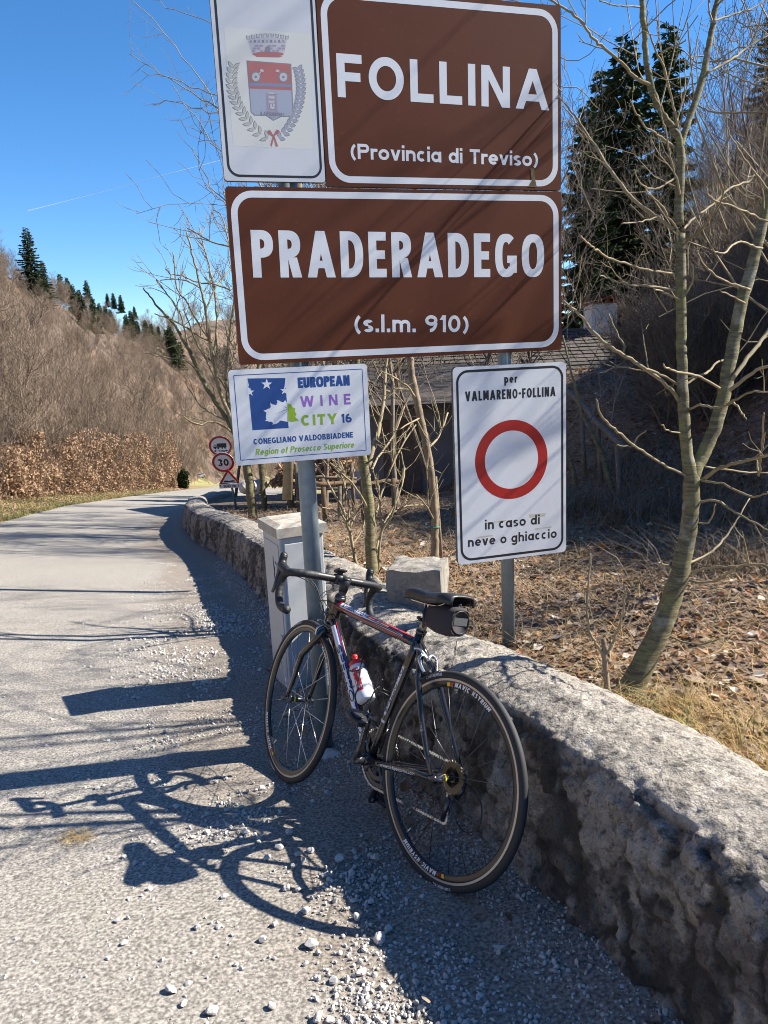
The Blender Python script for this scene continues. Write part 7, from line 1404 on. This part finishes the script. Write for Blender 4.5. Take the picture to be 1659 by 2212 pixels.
m = MB(); a_s = [carsec(-1.6, .70, 1.0, 1.02), carsec(-1.2, .72, 1.0, 1.45), carsec(.2, .72, 1.0, 1.48), carsec(1.0, .72, .99, 1.01)]; m.add(cf(np.array(sum(a_s, []))), [(i*6+j, i*6+j+1, (i+1)*6+j+1, (i+1)*6+j) for i in range(3) for j in range(5)]); cabn = m.build('window', M['glass'], car)
m = MB(); m.add(cf(np.array([(-1.25, -.64, 1.46), (.25, -.64, 1.49), (.25, .64, 1.49), (-1.25, .64, 1.46)])), [(0, 1, 2, 3)]); m.build('roof', M['carp'], car)
for x_ in (-1.2, 1.2):
    for y_ in (-.78, .78): m = MB(); m.tube(cf(np.array([(x_, y_-.1, .31), (x_, y_+.1, .31)])), .31*ks, 14); m.build('wheel', M['tyre'], car)
P = hit(338, 965); hb2 = empty('distant_cottage', P, 'distant cottage with a pale grey roof half hidden by bare trees on the left slope', 'house'); s_ = float(P@fwd)/FPX
m = MB(); m.box((P[0]-13*s_, P[1], P[2]-2), (P[0]+14*s_, P[1]+16*s_, P[2]+14*s_)); m.build('wall', M['white_ch'], hb2, smooth=False)
m = MB(); w0, w1 = P[0]-16*s_, P[0]+17*s_; m.add([(w0, P[1]-2*s_, P[2]+13*s_), (w1, P[1]-2*s_, P[2]+13*s_), (w1, P[1]+8*s_, P[2]+22*s_), (w0, P[1]+8*s_, P[2]+22*s_), (w0, P[1]+18*s_, P[2]+13*s_), (w1, P[1]+18*s_, P[2]+13*s_)], [(0, 1, 2, 3), (3, 2, 5, 4)]); m.build('roof', M['plast_w'], hb2, smooth=False)
m = MB(); m.box((P[0]-6*s_, P[1]+5*s_, P[2]+18*s_), (P[0]-3*s_, P[1]+8*s_, P[2]+27*s_)); m.build('chimney', M['white_ch'], hb2, smooth=False)
def leaf_bush(name, px, pyb, pyt, w, n, mat, label, seed, d=None, sz=.05):
    P = hit(px, pyb) if d is None else at(px, pyb, d); s_ = float(P@fwd)/FPX; H_ = (pyb-pyt)*s_; W_ = w*s_/2; r = np.random.RandomState(seed); q = r.randn(n, 3); q /= np.linalg.norm(q, axis=1)[:, None]; q *= (r.rand(n)**.4)[:, None]*(1+.65*fbm(q*2.2+seed, 3))[:, None]
    c = P+q*np.array([W_, W_, H_/2])+np.array([0, 0, H_/2]); a = r.randn(n, 3); a /= np.linalg.norm(a, axis=1)[:, None]; b = np.cross(a, r.randn(n, 3)); b /= np.linalg.norm(b, axis=1)[:, None]; z = sz*(.6+.8*r.rand(n))[:, None]
    V = np.stack([c-a*z, c+b*z*.5, c+a*z, c-b*z*.5], 1).reshape(-1, 3); o = empty(name, P, label, 'bush'); f_ = mesh_obj('foliage', V, np.arange(n)[:, None]*4+np.array([0, 1, 2, 3]), mat, o, smooth=False); m = MB(); m.tube([P-[0, 0, .2], P+[0, 0, H_*.7]], [.05, .02], 6); m.build('stem', M['sbark'], o)
leaf_bush('evergreen_bush', 397, 1056, 1016, 18, 1800, M['needle'], 'dark narrow evergreen bush at the end of the beech hedge', 71, sz=.14)
leaf_bush('beech_bush', 640, 1050, 1000, 90, 2600, M['beech'], 'brown leaved beech bush in the yard just left of the left sign pole', 72, d=15, sz=.06)
leaf_bush('beech_bush', 715, 1035, 985, 80, 2600, M['beech'], 'brown leaved beech bush in the yard right of the left sign pole', 73, d=15, sz=.06)
# contrail
M['trail'] = bpy.data.materials.new('contrail'); M['trail'].use_nodes = True; tn_ = M['trail'].node_tree; b_ = tn_.nodes['Principled BSDF']; b_.inputs['Base Color'].default_value = (.9, .92, .95, 1); b_.inputs['Alpha'].default_value = .16; b_.inputs['Roughness'].default_value = 1
m = MB(); m.tube([at(60, 455, 3800), at(300, 393, 3800), at(520, 335, 3800)], [2.4, 2.6, 2.2], 6); tag(m.build('contrail', M['trail']), 'thin faint aircraft trail across the blue sky at the left', 'contrail', kind='stuff')
